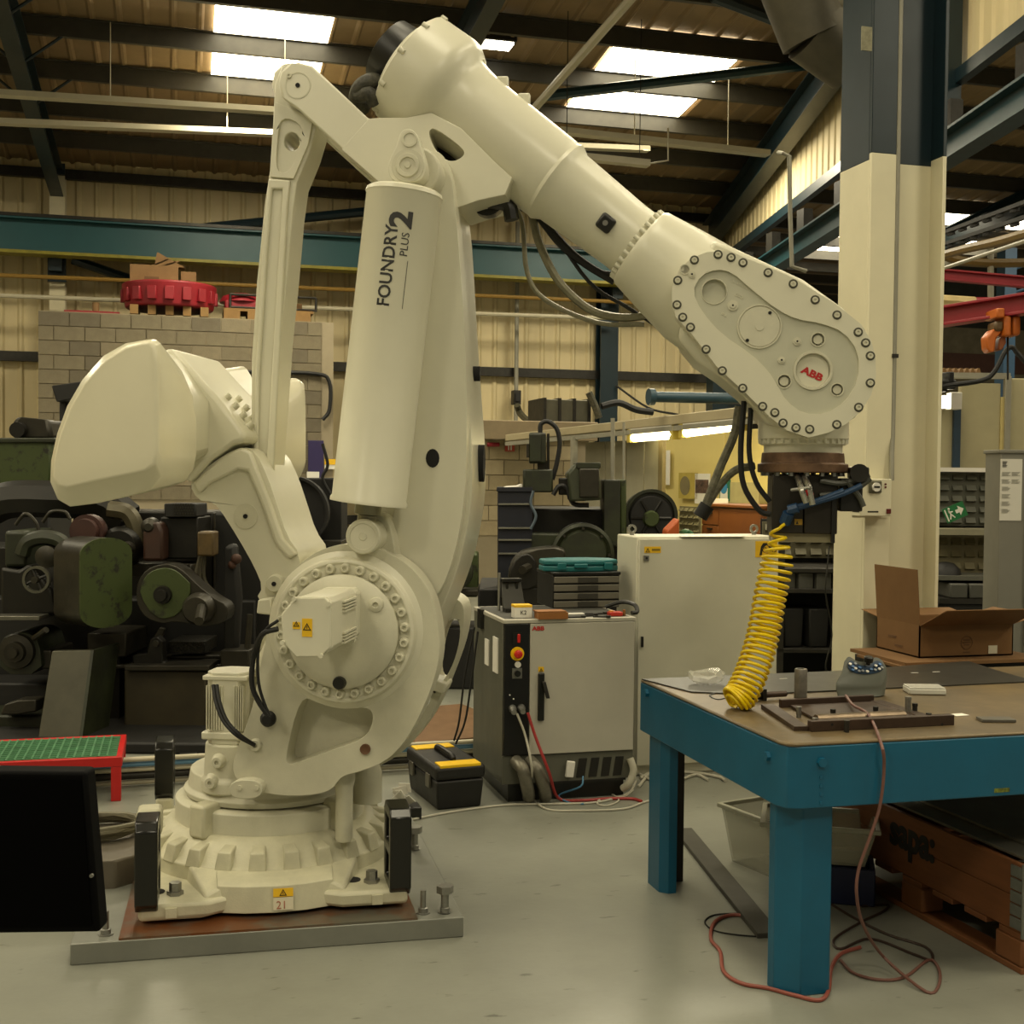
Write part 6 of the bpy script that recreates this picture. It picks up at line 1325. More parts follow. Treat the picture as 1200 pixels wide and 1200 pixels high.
# red casting on the block room roof
RCt = thing('red_casting', 'big red ring shaped casting on pallets on top of the block wall', 'casting', (onY(197, 360, YB1 + .5).x, YB1 + .55, zt1 + .012))
k = 1 / (73 * .97)
def pz_(px, py, y): return pl(RCt, px, py, y)
a = pz_(141, 362, -.4); b = pz_(255, 362, -.4); R_ = (b.x - a.x) / 2; cx = (a.x + b.x) / 2; zt2 = pz_(198, 331, -.4).z
m = MB(); m.lathe((cx, 0, .14), (0, 0, 1), [(0, R_ * .9), (.02, R_ * .93), (zt2 - .16, R_), (zt2 - .14, R_ * .98)], 44, sx=1.0); rc = m.build('ring', red_b, RCt, bevel=.01)
for i in range(9):
    an = -pi / 2 + (i - 4) * .37; MB().cbox((cx + cos(an) * R_ * .97, sin(an) * R_ * .97, .32), (.07, .14, .2), Matrix.Rotation(an, 3, 'Z')).build('lug', red_b, rc, bevel=.01)
for i in range(5): MB().box((cx - R_ * .8 + i * R_ * .36, -.55, 0), (cx - R_ * .8 + i * R_ * .36 + .12, .5, .14)).build('pallet_block', mat('pallet_pale', '#8a6a3a', .7), RCt)
def onroof(name, label, cat, x0, y0, x1, y1, mm, yy=.5, dd=.5, z=None, tilt=0):
    a = onY(x0, y0, YB1 + yy); b = onY(x1, y1, YB1 + yy); z0 = zt1 if z is None else z
    o = MB().box((-(b.x - a.x) / 2, 0, 0), ((b.x - a.x) / 2, dd, a.z - z0)).build(name, mm, loc=((a.x + b.x) / 2, YB1 + yy, z0), bevel=.01); return props(o, label, cat)
zc_ = zt1 + zt2
def carton(name, label, x0, y0, x1, mm, y=.35, z=zt1 + zt2, dd=.5):
    t = thing(name, label, 'box', (onY(x0, y0, YB1 + y).x, YB1 + y, z)); w_ = onY(x1, y0, YB1 + y).x - onY(x0, y0, YB1 + y).x; h_ = onY(x0, y0, YB1 + y).z - z
    MB().box((0, 0, 0), (w_, dd, h_)).build('body', mm, t, bevel=.004); MB().box((w_ * .3, -.003, h_ * .25), (w_ * .6, 0, h_ * .4)).build('hand_slot', ink, t); return t
cdm = mat('carton_brown', '#7c5e38', .75, var=.1)
c1_ = carton('large_carton', 'large brown carton with raised flaps standing on the red casting', 152, 309, 209, cdm)
z1_ = onY(152, 309, YB1 + .35).z - (zt1 + zt2)
for x0, s in ((.35, .16), (.5, .25)): MB().box((0, 0, 0), (.30, .01, .02), Matrix.Translation((x0, .1, z1_ - .0)) @ Matrix.Rotation(-.6 + s, 4, 'Y') @ Matrix.Translation((-.05, 0, 0))).build('flap', cdm, c1_)
m = MB(); m.loft([[Vector((.36, .1, z1_)), Vector((.82, .1, z1_)), Vector((.82, .35, z1_)), Vector((.36, .35, z1_))], [Vector((.40, .1, z1_ + .21)), Vector((.42, .1, z1_ + .21)), Vector((.42, .3, z1_ + .21)), Vector((.40, .3, z1_ + .21))]]); m.build('open_flap', cdm, c1_)
carton('small_carton', 'smaller brown carton right of the large one on the red casting', 212, 318, 230, cdm, dd=.4)
# more red parts and crates to the right
m = MB()
t = thing('red_machine_part', 'low red machine part and bars on pallets right of the red casting', 'casting', (onY(262, 365, YB1 + .5).x, YB1 + .4, zt1 + .012))
wq = onY(372, 365, YB1 + .5).x - t.location.x
for i in range(4): MB().box((i * wq / 4, 0, 0), (i * wq / 4 + .25, .6, .16)).build('pallet_block', mat('pallet_pale', '#8a6a3a', .7), t)
MB().box((0, 0, .16), (wq * .95, .7, .20)).build('pallet_deck', mat('pallet_pale', '#8a6a3a', .7), t)
MB().box((.02, .1, .20), (wq * .45, .6, .34)).build('red_block', red_b, t, bevel=.02); m = MB(); m.lathe((wq * .2, .4, .33), (0, 0, 1), [(0, .36), (.1, .3), (.14, .2)], 24); m.build('red_dome', red_b, t)
m = MB()
for z in (.22, .42): m.tube([(.1, .05, z), (wq * .98, .05, z)], .02, 6)
for x in (.1, wq * .4, wq * .7, wq * .98): m.tube([(x, .05, .2), (x, .05, .42)], .02, 6)
m.build('bar_cage', darkst, t); MB().box((wq * .75, .2, .2), (wq * .84, .3, .34)).build('block', cdm, t)
t = thing('red_bar', 'thin red bar lying along the roof edge left of the red casting', 'bar', (onY(75, 361, YB1 + .2).x, YB1 + .2, zt1)); MB().box((0, 0, 0), (onY(140, 361, YB1 + .2).x - t.location.x, .1, .05)).build('bar', red_b, t); MB().cyl((.45, .05, .05), (.45, .05, .18), .05, n=10).build('peg', cdm, t)
pipe('wall_cable', 'black cable looping across the front of the block wall', [onY(228, 434, YB1 - .06), onY(300, 436, YB1 - .06), onY(370, 438, YB1 - .06), onY(386, 448, YB1 - .06), onY(386, 480, YB1 - .06), onY(378, 492, YB1 - .06)], .03, blackrub, 'cable', smooth=True)
PB = thing('purple_board', 'purple notice board on the block wall behind the counterweight', 'board', onY(361, 570, YB1 - .1)); wq = onY(379, 570, YB1 - .1).x - PB.location.x; hq = onY(361, 516, YB1 - .1).z - PB.location.z
MB().box((0, 0, 0), (wq, .05, hq)).build('board', mat('purple', '#2a2050', .5, var=.05), PB, bevel=.005); MB().box((-.02, -.008, .02), (wq * .72, 0, hq * .32)).build('white_notice', white, PB)
MB().box((wq + .02, .04, hq * .38), (wq + .22, .06, hq * .6)).build('small_notice', white, PB); MB().box((wq + .02, .035, hq * .48), (wq + .22, .04, hq * .6)).build('yellow_strip', sm_yel, PB)
# ---- middle machine
MM = at15('green_machine', 'dark green milling machine with a hanging control box, behind the teal tool case', 'machine', 670, 10.5)
toground(MM, 'body', 622, 735, 596, .2, 1.2, oil); toground(MM, 'base_plinth', 560, 735, 690, .1, 1.3, vdark); toground(MM, 'saddle', 620, 700, 625, -.1, .3, mgr)
pris(MM, 'dark_cabinet', rect(583, 575, 624, 700), -.1, .5, mat('navy_cabinet', '#141826', .5, var=.2), .01)
for py in (590, 618, 632, 648): pris(MM, 'shelf_edge', rect(584, py, 623, py + 2), -.13, -.1, mat('edge_pale', '#77766a', .4, .4), .002)
pris(MM, 'cabinet_top', rect(582, 571, 624, 576), -.12, .5, mat('navy_cabinet', '#141826', .5), .005)
pris(MM, 'cloth', [(588, 576), (590, 570), (605, 569), (612, 566), (614, 576)], -.05, .2, white, .02)
pris(MM, 'motor_box', rect(613, 550, 648, 577), -.1, .3, mgr, .015); pris(MM, 'pendant_stem', rect(630, 540, 642, 552), .0, .08, oil2, .005)
pris(MM, 'pendant', rect(620, 507, 640, 543), -.1, .05, mgr, .012); pris(MM, 'pendant_door', rect(621, 509, 634, 541), -.12, -.1, mgr, .004)
pris(MM, 'pendant_rod', rect(641, 508, 644, 555), -.02, .02, oil, .003)
tb5(MM, 'pendant_hose', [(633, 508), (634, 497), (642, 494), (652, 502), (656, 520), (652, 545), (647, 562)], -.02, .02, blackrub); pris(MM, 'pendant_knobs', rect(617, 520, 620, 536), -.1, .0, oil2, .005)
pris(MM, 'control_head', [(668, 588), (665, 555), (675, 543), (702, 545), (705, 586)], -.2, .3, mat('head_green', '#3d4230', .45, .1, var=.2), .02); pris(MM, 'head_cover', rect(679, 549, 702, 583), -.23, -.2, oil2, .01); pris(MM, 'head_top', rect(675, 542, 704, 549), -.22, .3, mgr, .01)
pris(MM, 'green_column', rect(708, 562, 727, 640), -.1, .4, mgr, .01); pris(MM, 'column_side', rect(727, 562, 734, 640), -.05, .4, mgr2, .01); tb5(MM, 'mast', [(718, 562), (718, 490)], .1, .018, grey); tb5(MM, 'mast_rod', [(731, 562), (731, 495)], .1, .012, grey)
dsc(MM, 'motor', 763, 604, 31, .1, [(-.4, .9), (0, 1), (.03, 1), (.03, .88), (.005, .85)], mgr, 36); dsc(MM, 'motor_fan', 763, 606, 27, .09, [(0, .98), (.02, .9)], vdark); dsc(MM, 'motor_hub', 763, 608, 10, .06, [(0, 1), (.05, .8)], mgr2)
for i in range(6): 
    an = i * pi / 3; c = pl(MM, 763, 607, .06); MB().tube([c, c + Vector((cos(an) * .17, 0, sin(an) * .17))], .012, 5, smooth=False).build('fan_guard_bar', oil, MM)
toground(MM, 'motor_stand', 740, 790, 634, .12, .5, vdark)
dsc(MM, 'ring_casting', 683, 650, 37, -.15, [(-.2, 1), (0, 1), (.02, .9), (0, .8), (.04, .72), (.04, .3)], mgr, 40); toground(MM, 'casting_foot', 650, 716, 655, -.15, .2, oil)
for k_ in range(8): an = k_ * pi / 4; c = pl(MM, 683, 650, -.17); MB().cyl(c + Vector((cos(an) * .22, 0, sin(an) * .22)), c + Vector((cos(an) * .22, -.03, sin(an) * .22)), .012, n=8).build('bolt', oil2, MM)
pris(MM, 'curved_guard', [(594, 690), (597, 662), (608, 648), (625, 643), (662, 641), (664, 656), (640, 668), (632, 692)], -.7, -.4, oil2, .02, round_=1); pris(MM, 'guard_end', [(596, 690), (600, 660), (614, 648), (626, 652), (631, 670), (630, 690)], -.73, -.7, oil, .01, round_=1)
toground(MM, 'guard_base', 594, 640, 688, -.7, -.4, oil); tb5(MM, 'guard_shaft', [(612, 668, -.85), (620, 664, -.7)], 0, .035, oil2)
pris(MM, 'wires', rect(655, 560, 668, 580), -.05, .05, oil, .01); tb5(MM, 'loose_wire', [(648, 580), (655, 570), (664, 572), (672, 590), (690, 592)], -.1, .02, blackrub); tb5(MM, 'loose_wire', [(625, 575), (622, 590), (628, 605), (622, 620)], -.2, .012, mat('wire_blue', '#52606b', .5))
LM = at15('dark_grinder', 'dark machine seen in the gap between the robot and the controller', 'machine', 540, 9.8)
toground(LM, 'base', 500, 560, 735, .0, .5, vdark); pris(LM, 'column', rect(512, 640, 524, 735), .1, .4, oil, .01); dsc(LM, 'grinding_head', 535, 670, 20, .05, [(0, 1), (.2, .95), (.24, .6)], mgr, 24); pris(LM, 'bench_top', rect(500, 692, 560, 698), -.1, .5, oil2, .005)
pris(LM, 'shelf_leg', rect(508, 700, 516, 760), -.1, 0, vdark, .005); pris(LM, 'green_side', rect(545, 648, 560, 700), .2, .5, mgr2, .02)
# ---- block wall, partition and yellow lit bay
YC1 = 17.0
p0 = onY(520, 480, YC1); p1 = onY(690, 495, YC1); zt3 = pl(MM, 600, 490, 0).z if False else round(onY(566, 500, YC1).z / .215) * .215
BW2 = MB().box((0, 0, 0), (p1.x - p0.x, .2, zt3)).build('wall_office_blocks', mort, loc=(p0.x, YC1, 0)); BW2['kind'] = 'structure'
for i in range(3): pass
bm[0], bm_s = mat('block_cream', '#a7997a', .8, var=.08, scale=9, bump=.2, bscale=60), bm[:]
bm[1] = mat('block_cream2', '#b0a283', .8, var=.08); bm[2] = mat('block_cream3', '#9c8f72', .8, var=.08)
blockwall(BW2, 0, p1.x - p0.x, zt3, skip=lambda x, z: z < .8)
# office room: partition, fascia beam running toward the right front, lit yellow back wall
oa = onY(566, 494, YC1 - .1); 
# fascia: a beam whose line falls toward the right in depth
fa = atD(592, 505, 16.6); fb = atD(950, 467, 10.45)
FB = thing('office_roof_edge', 'cream roof edge beam of the side office with two strip lights below it', 'beam', (fa.x, fa.y, 0))
d = (fb - fa); hgt = .42
m = MB(); a = Vector((0, 0, fa.z - .05)); b = Vector((d.x, d.y, fb.z)); n = Vector((-d.y, d.x, 0)).normalized() * .15
zlo = atD(592, 517, 16.6).z; zlo2 = atD(950, 482, 10.45).z
m.loft([[Vector((0, 0, zlo)), Vector((d.x, d.y, zlo2)), Vector((d.x, d.y, zlo2)) + n, Vector((0, 0, zlo)) + n], [a, b, b + n, a + n]]); m.build('fascia', mat('fascia_cream', '#a89c7c', .5, var=.08, scale=2), FB, bevel=.01)
ex = Vector((d.x, d.y, 0)) * .55
m = MB(); m.loft([[Vector((0, 0, zlo - .06)), Vector((d.x, d.y, zlo2 - .06)), Vector((d.x, d.y, zlo2 - .06)) + n * .3, Vector((0, 0, zlo - .06)) + n * .3], [Vector((0, 0, zlo - .01)), Vector((d.x, d.y, zlo2 - .01)), Vector((d.x, d.y, zlo2 - .01)) + n * .3, Vector((0, 0, zlo - .01)) + n * .3]]); m.build('cable_trunking', grey, FB)
for q_ in (.325, .98): MB().box((d.x * q_ - .03, d.y * q_ + .02, 0), (d.x * q_ + .03, d.y * q_ + .12, zlo)).build('post', grey, FB)
# flat roof of the office behind the fascia
m = MB(); m.add([a + Vector((0, 0, -.05)), b + Vector((0, 0, -.05)), b + Vector((0, 9, -.05)), a + Vector((0, 4, -.05))], [(0, 1, 2, 3)]); m.build('flat_roof', mat('roof_grey', '#6b6554', .7), FB)
# partition panels set back behind the fascia
def along(t, off=0.3): return Vector((fa.x + d.x * t, fa.y + d.y * t, 0)) + n.normalized() * off
pm = mat('partition_beige', '#8f8a74', .5, var=.05); ymat = mat('yellow_wall', '#cfbe78', .55, var=.04, scale=2)
PW = thing('office_partition', 'beige partition panels between the block wall and the yellow lit office', 'partition', along(0)); 
r0 = along(0)
def panel(t0, t1, off, z1, mm, name, parent, th_=.05):
    A_ = along(t0, off) - r0; B_ = along(t1, off) - r0; nn_ = n.normalized() * th_
    m = MB(); m.loft([[A_, B_, B_ + nn_, A_ + nn_], [p + Vector((0, 0, z1)) for p in (A_, B_, B_ + nn_, A_ + nn_)]]); return m.build(name, mm, parent, bevel=.006)
def t_of(px, off=.3):
    lo, hi = -.5, 1.5
    for _ in range(40):
        mid = (lo + hi) / 2; p = along(mid, off) - CAMP; c_ = RC.inverted() @ p; x = 600 - F * c_.x / c_.z
        if x < px: lo = mid
        else: hi = mid
    return lo
edges = [683, 707, 731, 752, 773]
for e0, e1 in zip(edges[:-1], edges[1:]): panel(t_of(e0) + .002, t_of(e1) - .002, .3, zlo - .05, pm, 'panel', PW)
panel(t_of(772), t_of(777), .26, zlo - .05, mat('frame_brown', '#6b5f3c', .5), 'door_frame', PW)
YBK = thing('office_back_wall', 'yellow lit rear wall of the side office with posters', 'wall', along(0)); 
q0_ = t_of(777, 1.7); q1_ = 1.04
for k in range(4): panel(q0_ + (q1_ - q0_) * k / 4 + .002, q0_ + (q1_ - q0_) * (k + 1) / 4 - .002, 1.7, zlo + .1, ymat, 'wall_panel', YBK)
panel(t_of(777, 1.0) , t_of(777, 1.0) + .01, .4, zlo - .1, ymat, 'return_panel', YBK)
def onoff(px, py, off):
    nn_ = n.normalized(); q = Vector((fa.x, fa.y, 0)) + nn_ * off; r = ray(px, py); return CAMP + r * ((q - CAMP).dot(nn_) / r.dot(nn_))
dx_ = Vector((d.x, d.y, 0)).normalized()
def poster(name, label, x0, y0, x1, y1, mm, off=1.66):
    a = onoff(x0, y1, off); b = onoff(x1, y1, off); c = onoff(x0, y0, off); t = thing(name, label, 'poster', a)
    w_ = (b - a).xy.length; h_ = c.z - a.z; ang_ = math.atan2(dx_.y, dx_.x); t.matrix_basis = Matrix.Translation(a) @ Matrix.Rotation(ang_, 4, 'Z')
    MB().box((0, -.012, 0), (w_, 0, h_)).build('sheet', mm, t); return t, w_, h_
t, w_, h_ = poster('tall_notice', 'tall narrow white notice on the yellow office wall beside the partition', 774, 528, 785, 568, white)
t, w_, h_ = poster('grey_poster', 'grey poster with a pale oval on the yellow office wall', 796, 554, 818, 584, mat('poster_y', '#b5a24c', .5)); MB().lathe((w_ * .35, -.013, h_ * .5), (0, -1, 0), [(0, .12), (.003, .12)], 20).build('oval', mat('poster_grey', '#7d7352', .5), t)
t, w_, h_ = poster('picture_poster', 'white poster with a brown picture right of the oval one', 815, 555, 832, 590, white); MB().box((.02, -.016, h_ * .35), (w_ - .02, -.012, h_ * .8)).build('picture', mat('pic_brown', '#6f5546', .6, var=.5, scale=20), t)
t, w_, h_ = poster('blue_poster', 'small blue and white poster with a green edge in the office', 844, 562, 856, 587, mat('poster_green', '#2b6a52', .5)); MB().box((w_ * .1, -.016, h_ * .05), (w_ * .8, -.012, h_ * .6)).build('white_area', white, t); MB().lathe((w_ * .45, -.014, h_ * .62), (0, -1, 0), [(0, w_ * .33), (.004, w_ * .33)], 20).build('blue_disc', mat('poster_blue', '#3a86b5', .5), t)
pp, w_, h_ = poster('grey_board', 'beige cupboard door on the right of the office wall', 856, 565, 890, 610, mat('cup_beige', '#a39b6f', .5), off=1.5)
# strip lights
tubm_ = emis('tube_light', '#fff0b8', 9.0)
for nm, l, x0, y0, x1, y1, of in (('strip_light', 'lit fluorescent strip light at the left below the cream office roof edge', 741, 511, 791, 507, .05), ('strip_light', 'longer lit fluorescent strip light right of the first, above the yellow office', 802, 505, 868, 496, .05)):
    a = onoff(x0, y0, of); b = onoff(x1, y1, of); t = thing(nm, l, 'light', a); e = b - a
    MB().cyl((0, 0, -.02), e + Vector((0, 0, -.02)), .045, n=14).build('diffuser', tubm_, t); bar(MB(), Vector((0, 0, .05)), e + Vector((0, 0, .05)), .05, .09).build('housing', white, t)
    MB().box((-.02, 0, .06), (.02, .3, .11)).build('bracket', grey, t); e2 = e
    for q_ in (0, 1): MB().cbox(e * q_ + Vector((0, 0, 0)), (.09, .09, .14)).build('end_cap', mat('cap_yellow', '#c9b24a', .4), t)
lmp = bpy.data.lights.new('office_lamp', 'AREA'); lmp.shape = 'RECTANGLE'; lmp.size = 1.6; lmp.size_y = .15; lmp.energy = 30; lmp.color = (1, .84, .42)
lo_ = bpy.data.objects.new('office_lamp', lmp); lo_.location = onoff(835, 497, .5) ; lo_.matrix_basis = Matrix.Translation(onoff(830, 498, .6)) @ Matrix.Rotation(math.atan2(dx_.y, dx_.x), 4, 'Z'); COL.objects.link(lo_)
# orange drawer bench, louvred panels
ob_ = onoff(822, 600, .9); OB = thing('orange_bench', 'orange wooden workbench with drawers below the yellow office wall', 'bench', (ob_.x, ob_.y, 0), math.atan2(dx_.y, dx_.x))
orw = mat('orange_wood', '#6f3e17', .45, var=.08, scale=4); zt4 = pl(OB, 850, 591, 0).z; W_ = plx(OB, 890, 600, 0) if False else pl(OB, 892, 600, 0).x
MB().box((0, .02, 0), (W_, .6, zt4 - .03)).build('carcass', orw, OB, bevel=.004); MB().box((-.02, -.02, zt4 - .03), (W_ + .02, .62, zt4)).build('top', orw, OB, bevel=.004)
for k_ in range(4): dr_ = MB().box((.01, -.0, zt4 - .06 - .17 * (k_ + 1)), (W_ * .30, .02, zt4 - .06 - .17 * k_ - .012)).build('drawer', orw, OB, bevel=.003); MB().box((W_ * .12, -.02, zt4 - .06 - .17 * k_ - .05), (W_ * .2, 0, zt4 - .06 - .17 * k_ - .035)).build('drawer_handle', darkst, dr_)
MB().box((W_ * .31, 0, .1), (W_ * .99, .02, zt4 - .05)).build('front_panel', orw, OB, bevel=.003)
props(MB().box((-.1, -.08, 0), (.08, .08, .05)).build('pale_box', white, loc=(ob_.x + .25, ob_.y + .1, zt4)), 'small pale box on the left end of the orange bench', 'box')
def louvre(o, x0, x1, z0, z1, y=0, mm=None, nx=None, nz=None):
    mm = mm or mat('louvre_grey', '#6e6a55', .5, .2, var=.1); MB().box((x0, y, z0), (x1, y + .02, z1)).build('louvre_back', mm, o)
    m = MB(); nx = nx or int((x1 - x0) / .095); nz = nz or int((z1 - z0) / .075)
    for i in range(nx):
        for j in range(nz):
            x = x0 + (i + .15) * (x1 - x0) / nx; w_ = (x1 - x0) / nx * .7; z = z0 + (j + .2) * (z1 - z0) / nz; h_ = (z1 - z0) / nz * .6
            m.add([(x, y - .001, z), (x + w_, y - .001, z), (x + w_, y - .03, z + h_ * .2), (x, y - .03, z + h_ * .2), (x, y - .001, z + h_), (x + w_, y - .001, z + h_)], [(0, 1, 2, 3), (3, 2, 5, 4), (0, 3, 4), (1, 5, 2)])
    o2 = m.build('louvre_row', mm, o, smooth=False); o2['kind'] = 'stuff'; return o2
L1 = thing('louvre_board', 'louvred grey tool panel left of the orange bench in the office', 'tool panel', onoff(796, 625, .85), math.atan2(dx_.y, dx_.x)); L1.location.z = 0
a = pl(L1, 796, 593, 0); b = pl(L1, 820, 593, 0); louvre(L1, 0, b.x - a.x, .4, a.z); MB().box((0, .02, 0), (b.x - a.x, .08, .42)).build('foot_panel', darkst, L1)
L2 = thing('louvre_board', 'louvred grey tool panel right of the orange bench above the white cabinet', 'tool panel', onoff(892, 625, .85), math.atan2(dx_.y, dx_.x)); L2.location.z = 0
a = pl(L2, 892, 608, 0); b = pl(L2, 935, 608, 0); louvre(L2, 0, b.x - a.x, .4, a.z); MB().box((0, .02, 0), (b.x - a.x, .08, .42)).build('foot_panel', darkst, L2)
p = atD(788, 640, 9.5); t = thing('orange_machine_part', 'orange machine housing and green cap just above the white cabinet', 'machine', (p.x, p.y, 0), YW15); pris(t, 'orange_body', [(780, 640), (782, 622), (796, 608), (796, 640)], 0, .3, mat('orange_paint', '#b5541c', .45), .01); pris(t, 'green_cap', [(798, 640), (800, 622), (812, 620), (818, 640)], .05, .25, mat('cap_green', '#1d5a2c', .4), .02, round_=1); toground(t, 'stand', 782, 814, 638, .05, .25, vdark)
# exit sign on the block wall
es = thing('exit_sign', 'small red and white sign on the cream block wall beside the robot', 'sign', onY(592, 529, YC1 - .06)); w_ = onY(603, 529, YC1 - .06).x - es.location.x; h_ = onY(592, 519, YC1 - .06).z - es.location.z
MB().box((0, 0, 0), (w_, .02, h_)).build('board', mat('sign_red', '#b5483a', .5), es); MB().box((w_ * .3, -.004, h_ * .15), (w_ * .42, 0, h_ * .85)).build('bar', white, es); MB().box((w_ * .55, -.004, h_ * .15), (w_ * .7, 0, h_ * .85)).build('bar', white, es)
pipe('red_valve', 'red valve handle on the block wall left of the red sign', [onY(571, 521, YC1 - .1), onY(585, 521, YC1 - .1)], .03, red_b, 'valve')
# lintel line over the block wall and items on the office roof
LB = thing('wall_top_board', 'beige board along the top of the cream block wall', 'board', (p0.x + .5, YC1 - .12, zt3)); MB().box((-.2, 0, -.15), (p1.x - p0.x - .4, .3, .12)).build('board', mat('board_beige', '#97876a', .6, var=.1), LB, bevel=.01)
MB().box((-.2, .1, -.15 - .0), (-.1, .2, -.15)).build if False else None
e = onY(638, 495, 17.4); GBx = thing('grey_roof_box', 'large grey sheet metal box on the office roof', 'box', (e.x, 17.4, zt3 + .12)); w_ = onY(690, 495, 17.4).x - e.x; hb = onY(650, 468, 17.4).z - zt3 - .12
gm_ = mat('tank_grey', '#5e5c4c', .5, .2, var=.12)
for k_ in range(3): MB().box((w_ / 3 * k_ + .01, 0, 0), (w_ / 3 * (k_ + 1) - .01, .8, hb)).build('panel', gm_, GBx, bevel=.01)
for k_ in range(4): MB().box((w_ / 3 * k_ - .02, -.03, -.02), (w_ / 3 * k_ + .02, .82, hb + .02)).build('rib', darkst, GBx)
rz_ = lambda px, py: onY(px, py, 17.2)
pipe('roof_hose', 'bundle of dark hoses at the right end of the grey roof box', [rz_(690, 460), rz_(698, 478), rz_(702, 490)], .055, mat('hose_bundle', '#57543f', .6, var=.4, scale=20), 'hose', smooth=True)
pipe('roof_cable', 'thick black cable lying on the office roof right of the dark column', [rz_(705, 476), rz_(725, 472), rz_(745, 480), rz_(765, 483)], .05, blackrub, 'cable', smooth=True)
pipe('slack_cable', 'thin slack cable running down the cladding to the office roof', [onY(722, 452, 21.5), onY(760, 478, 21), onY(795, 486, 20.5)], .02, blackrub, 'cable', smooth=True)
pipe('switch_cable', 'grey cables falling from the wall switch onto the office roof', [onY(606, 475, 21.3), onY(610, 485, 21.3), onY(622, 496, 20), onY(628, 499, 18)], .06, mat('hose_bundle', '#57543f', .6), 'cable', smooth=True)
t = thing('wall_switch', 'dark switch box on the cladding above the red sign', 'switch', onY(602, 474, 21.6)); MB().box((0, 0, 0), (.14, .2, .26)).build('case', darkst, t, bevel=.01); MB().box((.03, -.03, .06), (.11, 0, .2)).build('lever', vdark, t); MB().cyl((.07, .1, -2.5), (.07, .1, 3.3), .04, n=8).build('conduit', grey, t)
# blue jib tube
A = atD(762, 465, 12.6); B = atD(945, 469, 12.6)
t = thing('blue_tube', 'long blue steel tube with a flange end pointing left above the office roof', 'tube', A); bt = mat('tube_blue', '#1f3d4a', .45, var=.08)
MB().cyl((0, 0, 0), B - A, .055, n=18).build('tube', bt, t); MB().cyl((-.02, 0, 0), (.04, 0, 0), .085, n=20).build('flange', bt, t)
c = (B - A) * .93; MB().box((c.x - .06, c.y - .06, -A.z), (c.x + .06, c.y + .06, -.04)).build('post', bt, t); MB().box((c.x - .15, c.y - .1, -.14), (c.x + .15, c.y + .1, -.05)).build('saddle', bt, t, bevel=.02)
# ---- dark shelving between white cabinet and column
s0 = atD(912, 700, 8.2); SH = thing('dark_shelving', 'dark shelving with bins seen between the white cabinet and the column', 'shelving', (s0.x, s0.y, 0), YW15)
L3 = pl(SH, 912, 700, 0).x; R3_ = pl(SH, 972, 700, 0).x; zz = lambda py: pl(SH, 940, py, 0).z
for py in (666, 690, 760): MB().box((L3, 0, zz(py) - .03), (R3_ + .2, .6, zz(py))).build('shelf', darkst, SH, bevel=.004)
MB().box((L3, .6, 0), (R3_ + .2, .63, zz(612))).build('back', vdark, SH); 
for x in (L3, R3_ + .17): MB().box((x, 0, 0), (x + .04, .6, zz(640))).build('upright', darkst, SH)
louvre(SH, L3, R3_ + .2, zz(660), zz(615), .55)
binm = mat('bin_grey', '#4b4b44', .5, var=.1)
for k_ in range(3):
    for py in (666,): x = L3 + .02 + k_ * .12; b_ = props(MB().box((0, 0, 0), (.105, .4, .10)).build('parts_bin', binm, loc=SH.matrix_basis @ Vector((x, .02, zz(690)))), ('leftmost', 'middle', 'right hand')[k_] + ' grey parts bin of the row on the dark shelving by the column', 'bin', 'grey bins on the dark shelving'); b_.rotation_euler = (0, 0, 0)
for k_ in range(2): props(MB().loft([[Vector(p) for p in ((.01, 0, 0), (.14, 0, 0), (.14, .3, 0), (.01, .3, 0))], [Vector(p) for p in ((0, 0, .26), (.15, 0, .26), (.15, .3, .26), (0, .3, .26))]]).build('black_bin', vdark, loc=SH.matrix_basis @ Vector((L3 + .05 + k_ * .17, .05, zz(760))), bevel=.01), ('left', 'right')[k_] + ' black bin on the lowest shelf beside the cream column', 'bin', 'black bins on the lowest shelf')
# ---- right hand side beyond the column
d9 = 9.0
s1 = atD(1096, 700, d9); SR = thing('louvre_rack', 'tall dark rack with louvred panels between the column and the grey cupboard', 'rack', (s1.x, s1.y, 0), YW15)
zz = lambda py: pl(SR, 1130, py, 0).z; xx = lambda px: pl(SR, px, 650, 0).x
XR0, XR1 = xx(1085), xx(1215)
lg = mat('louvre_dark', '#55564a', .5, .2, var=.1)
louvre(SR, XR0, XR1, zz(617), zz(553), .1, lg); louvre(SR, XR0, XR1, zz(672), zz(628), .1, mat('louvre_tan', '#7d7658', .5, .2))
MB().box((XR0, .02, zz(553)), (XR1, .12, zz(548))).build('cream_rail', white, SR); MB().box((XR0, -.15, zz(626)), (XR1, .12, zz(619))).build('shelf', mat('shelf_grey', '#8b876f', .5), SR)
MB().box((XR0, .13, 0), (XR1, .16, zz(553))).build('back', vdark, SR); MB().box((XR0, -.25, zz(677)), (XR1, .12, zz(672))).build('lower_shelf', mat('bin_grey2', '#5d5d53', .5), SR)
MB().box((XR0, -.3, zz(703)), (XR1, .12, zz(697))).build('ledge', darkst, SR); MB().box((XR0, -.28, 0), (XR1, .12, zz(704))).build('dark_base', vdark, SR)
for i, (a_, b_) in enumerate(((1098, 1118), (1120, 1148))): 
    t = MB().box((0, 0, 0), (xx(b_) - xx(a_), .35, zz(676) - zz(696) - .02)).build('grey_tray', binm, loc=SR.matrix_basis @ Vector((xx(a_), -.29, zz(697))), rz=YW15, bevel=.01); props(t, ('left', 'right')[i] + ' grey plastic tray on the rack ledge right of the column', 'tray', 'grey trays on the rack ledge')
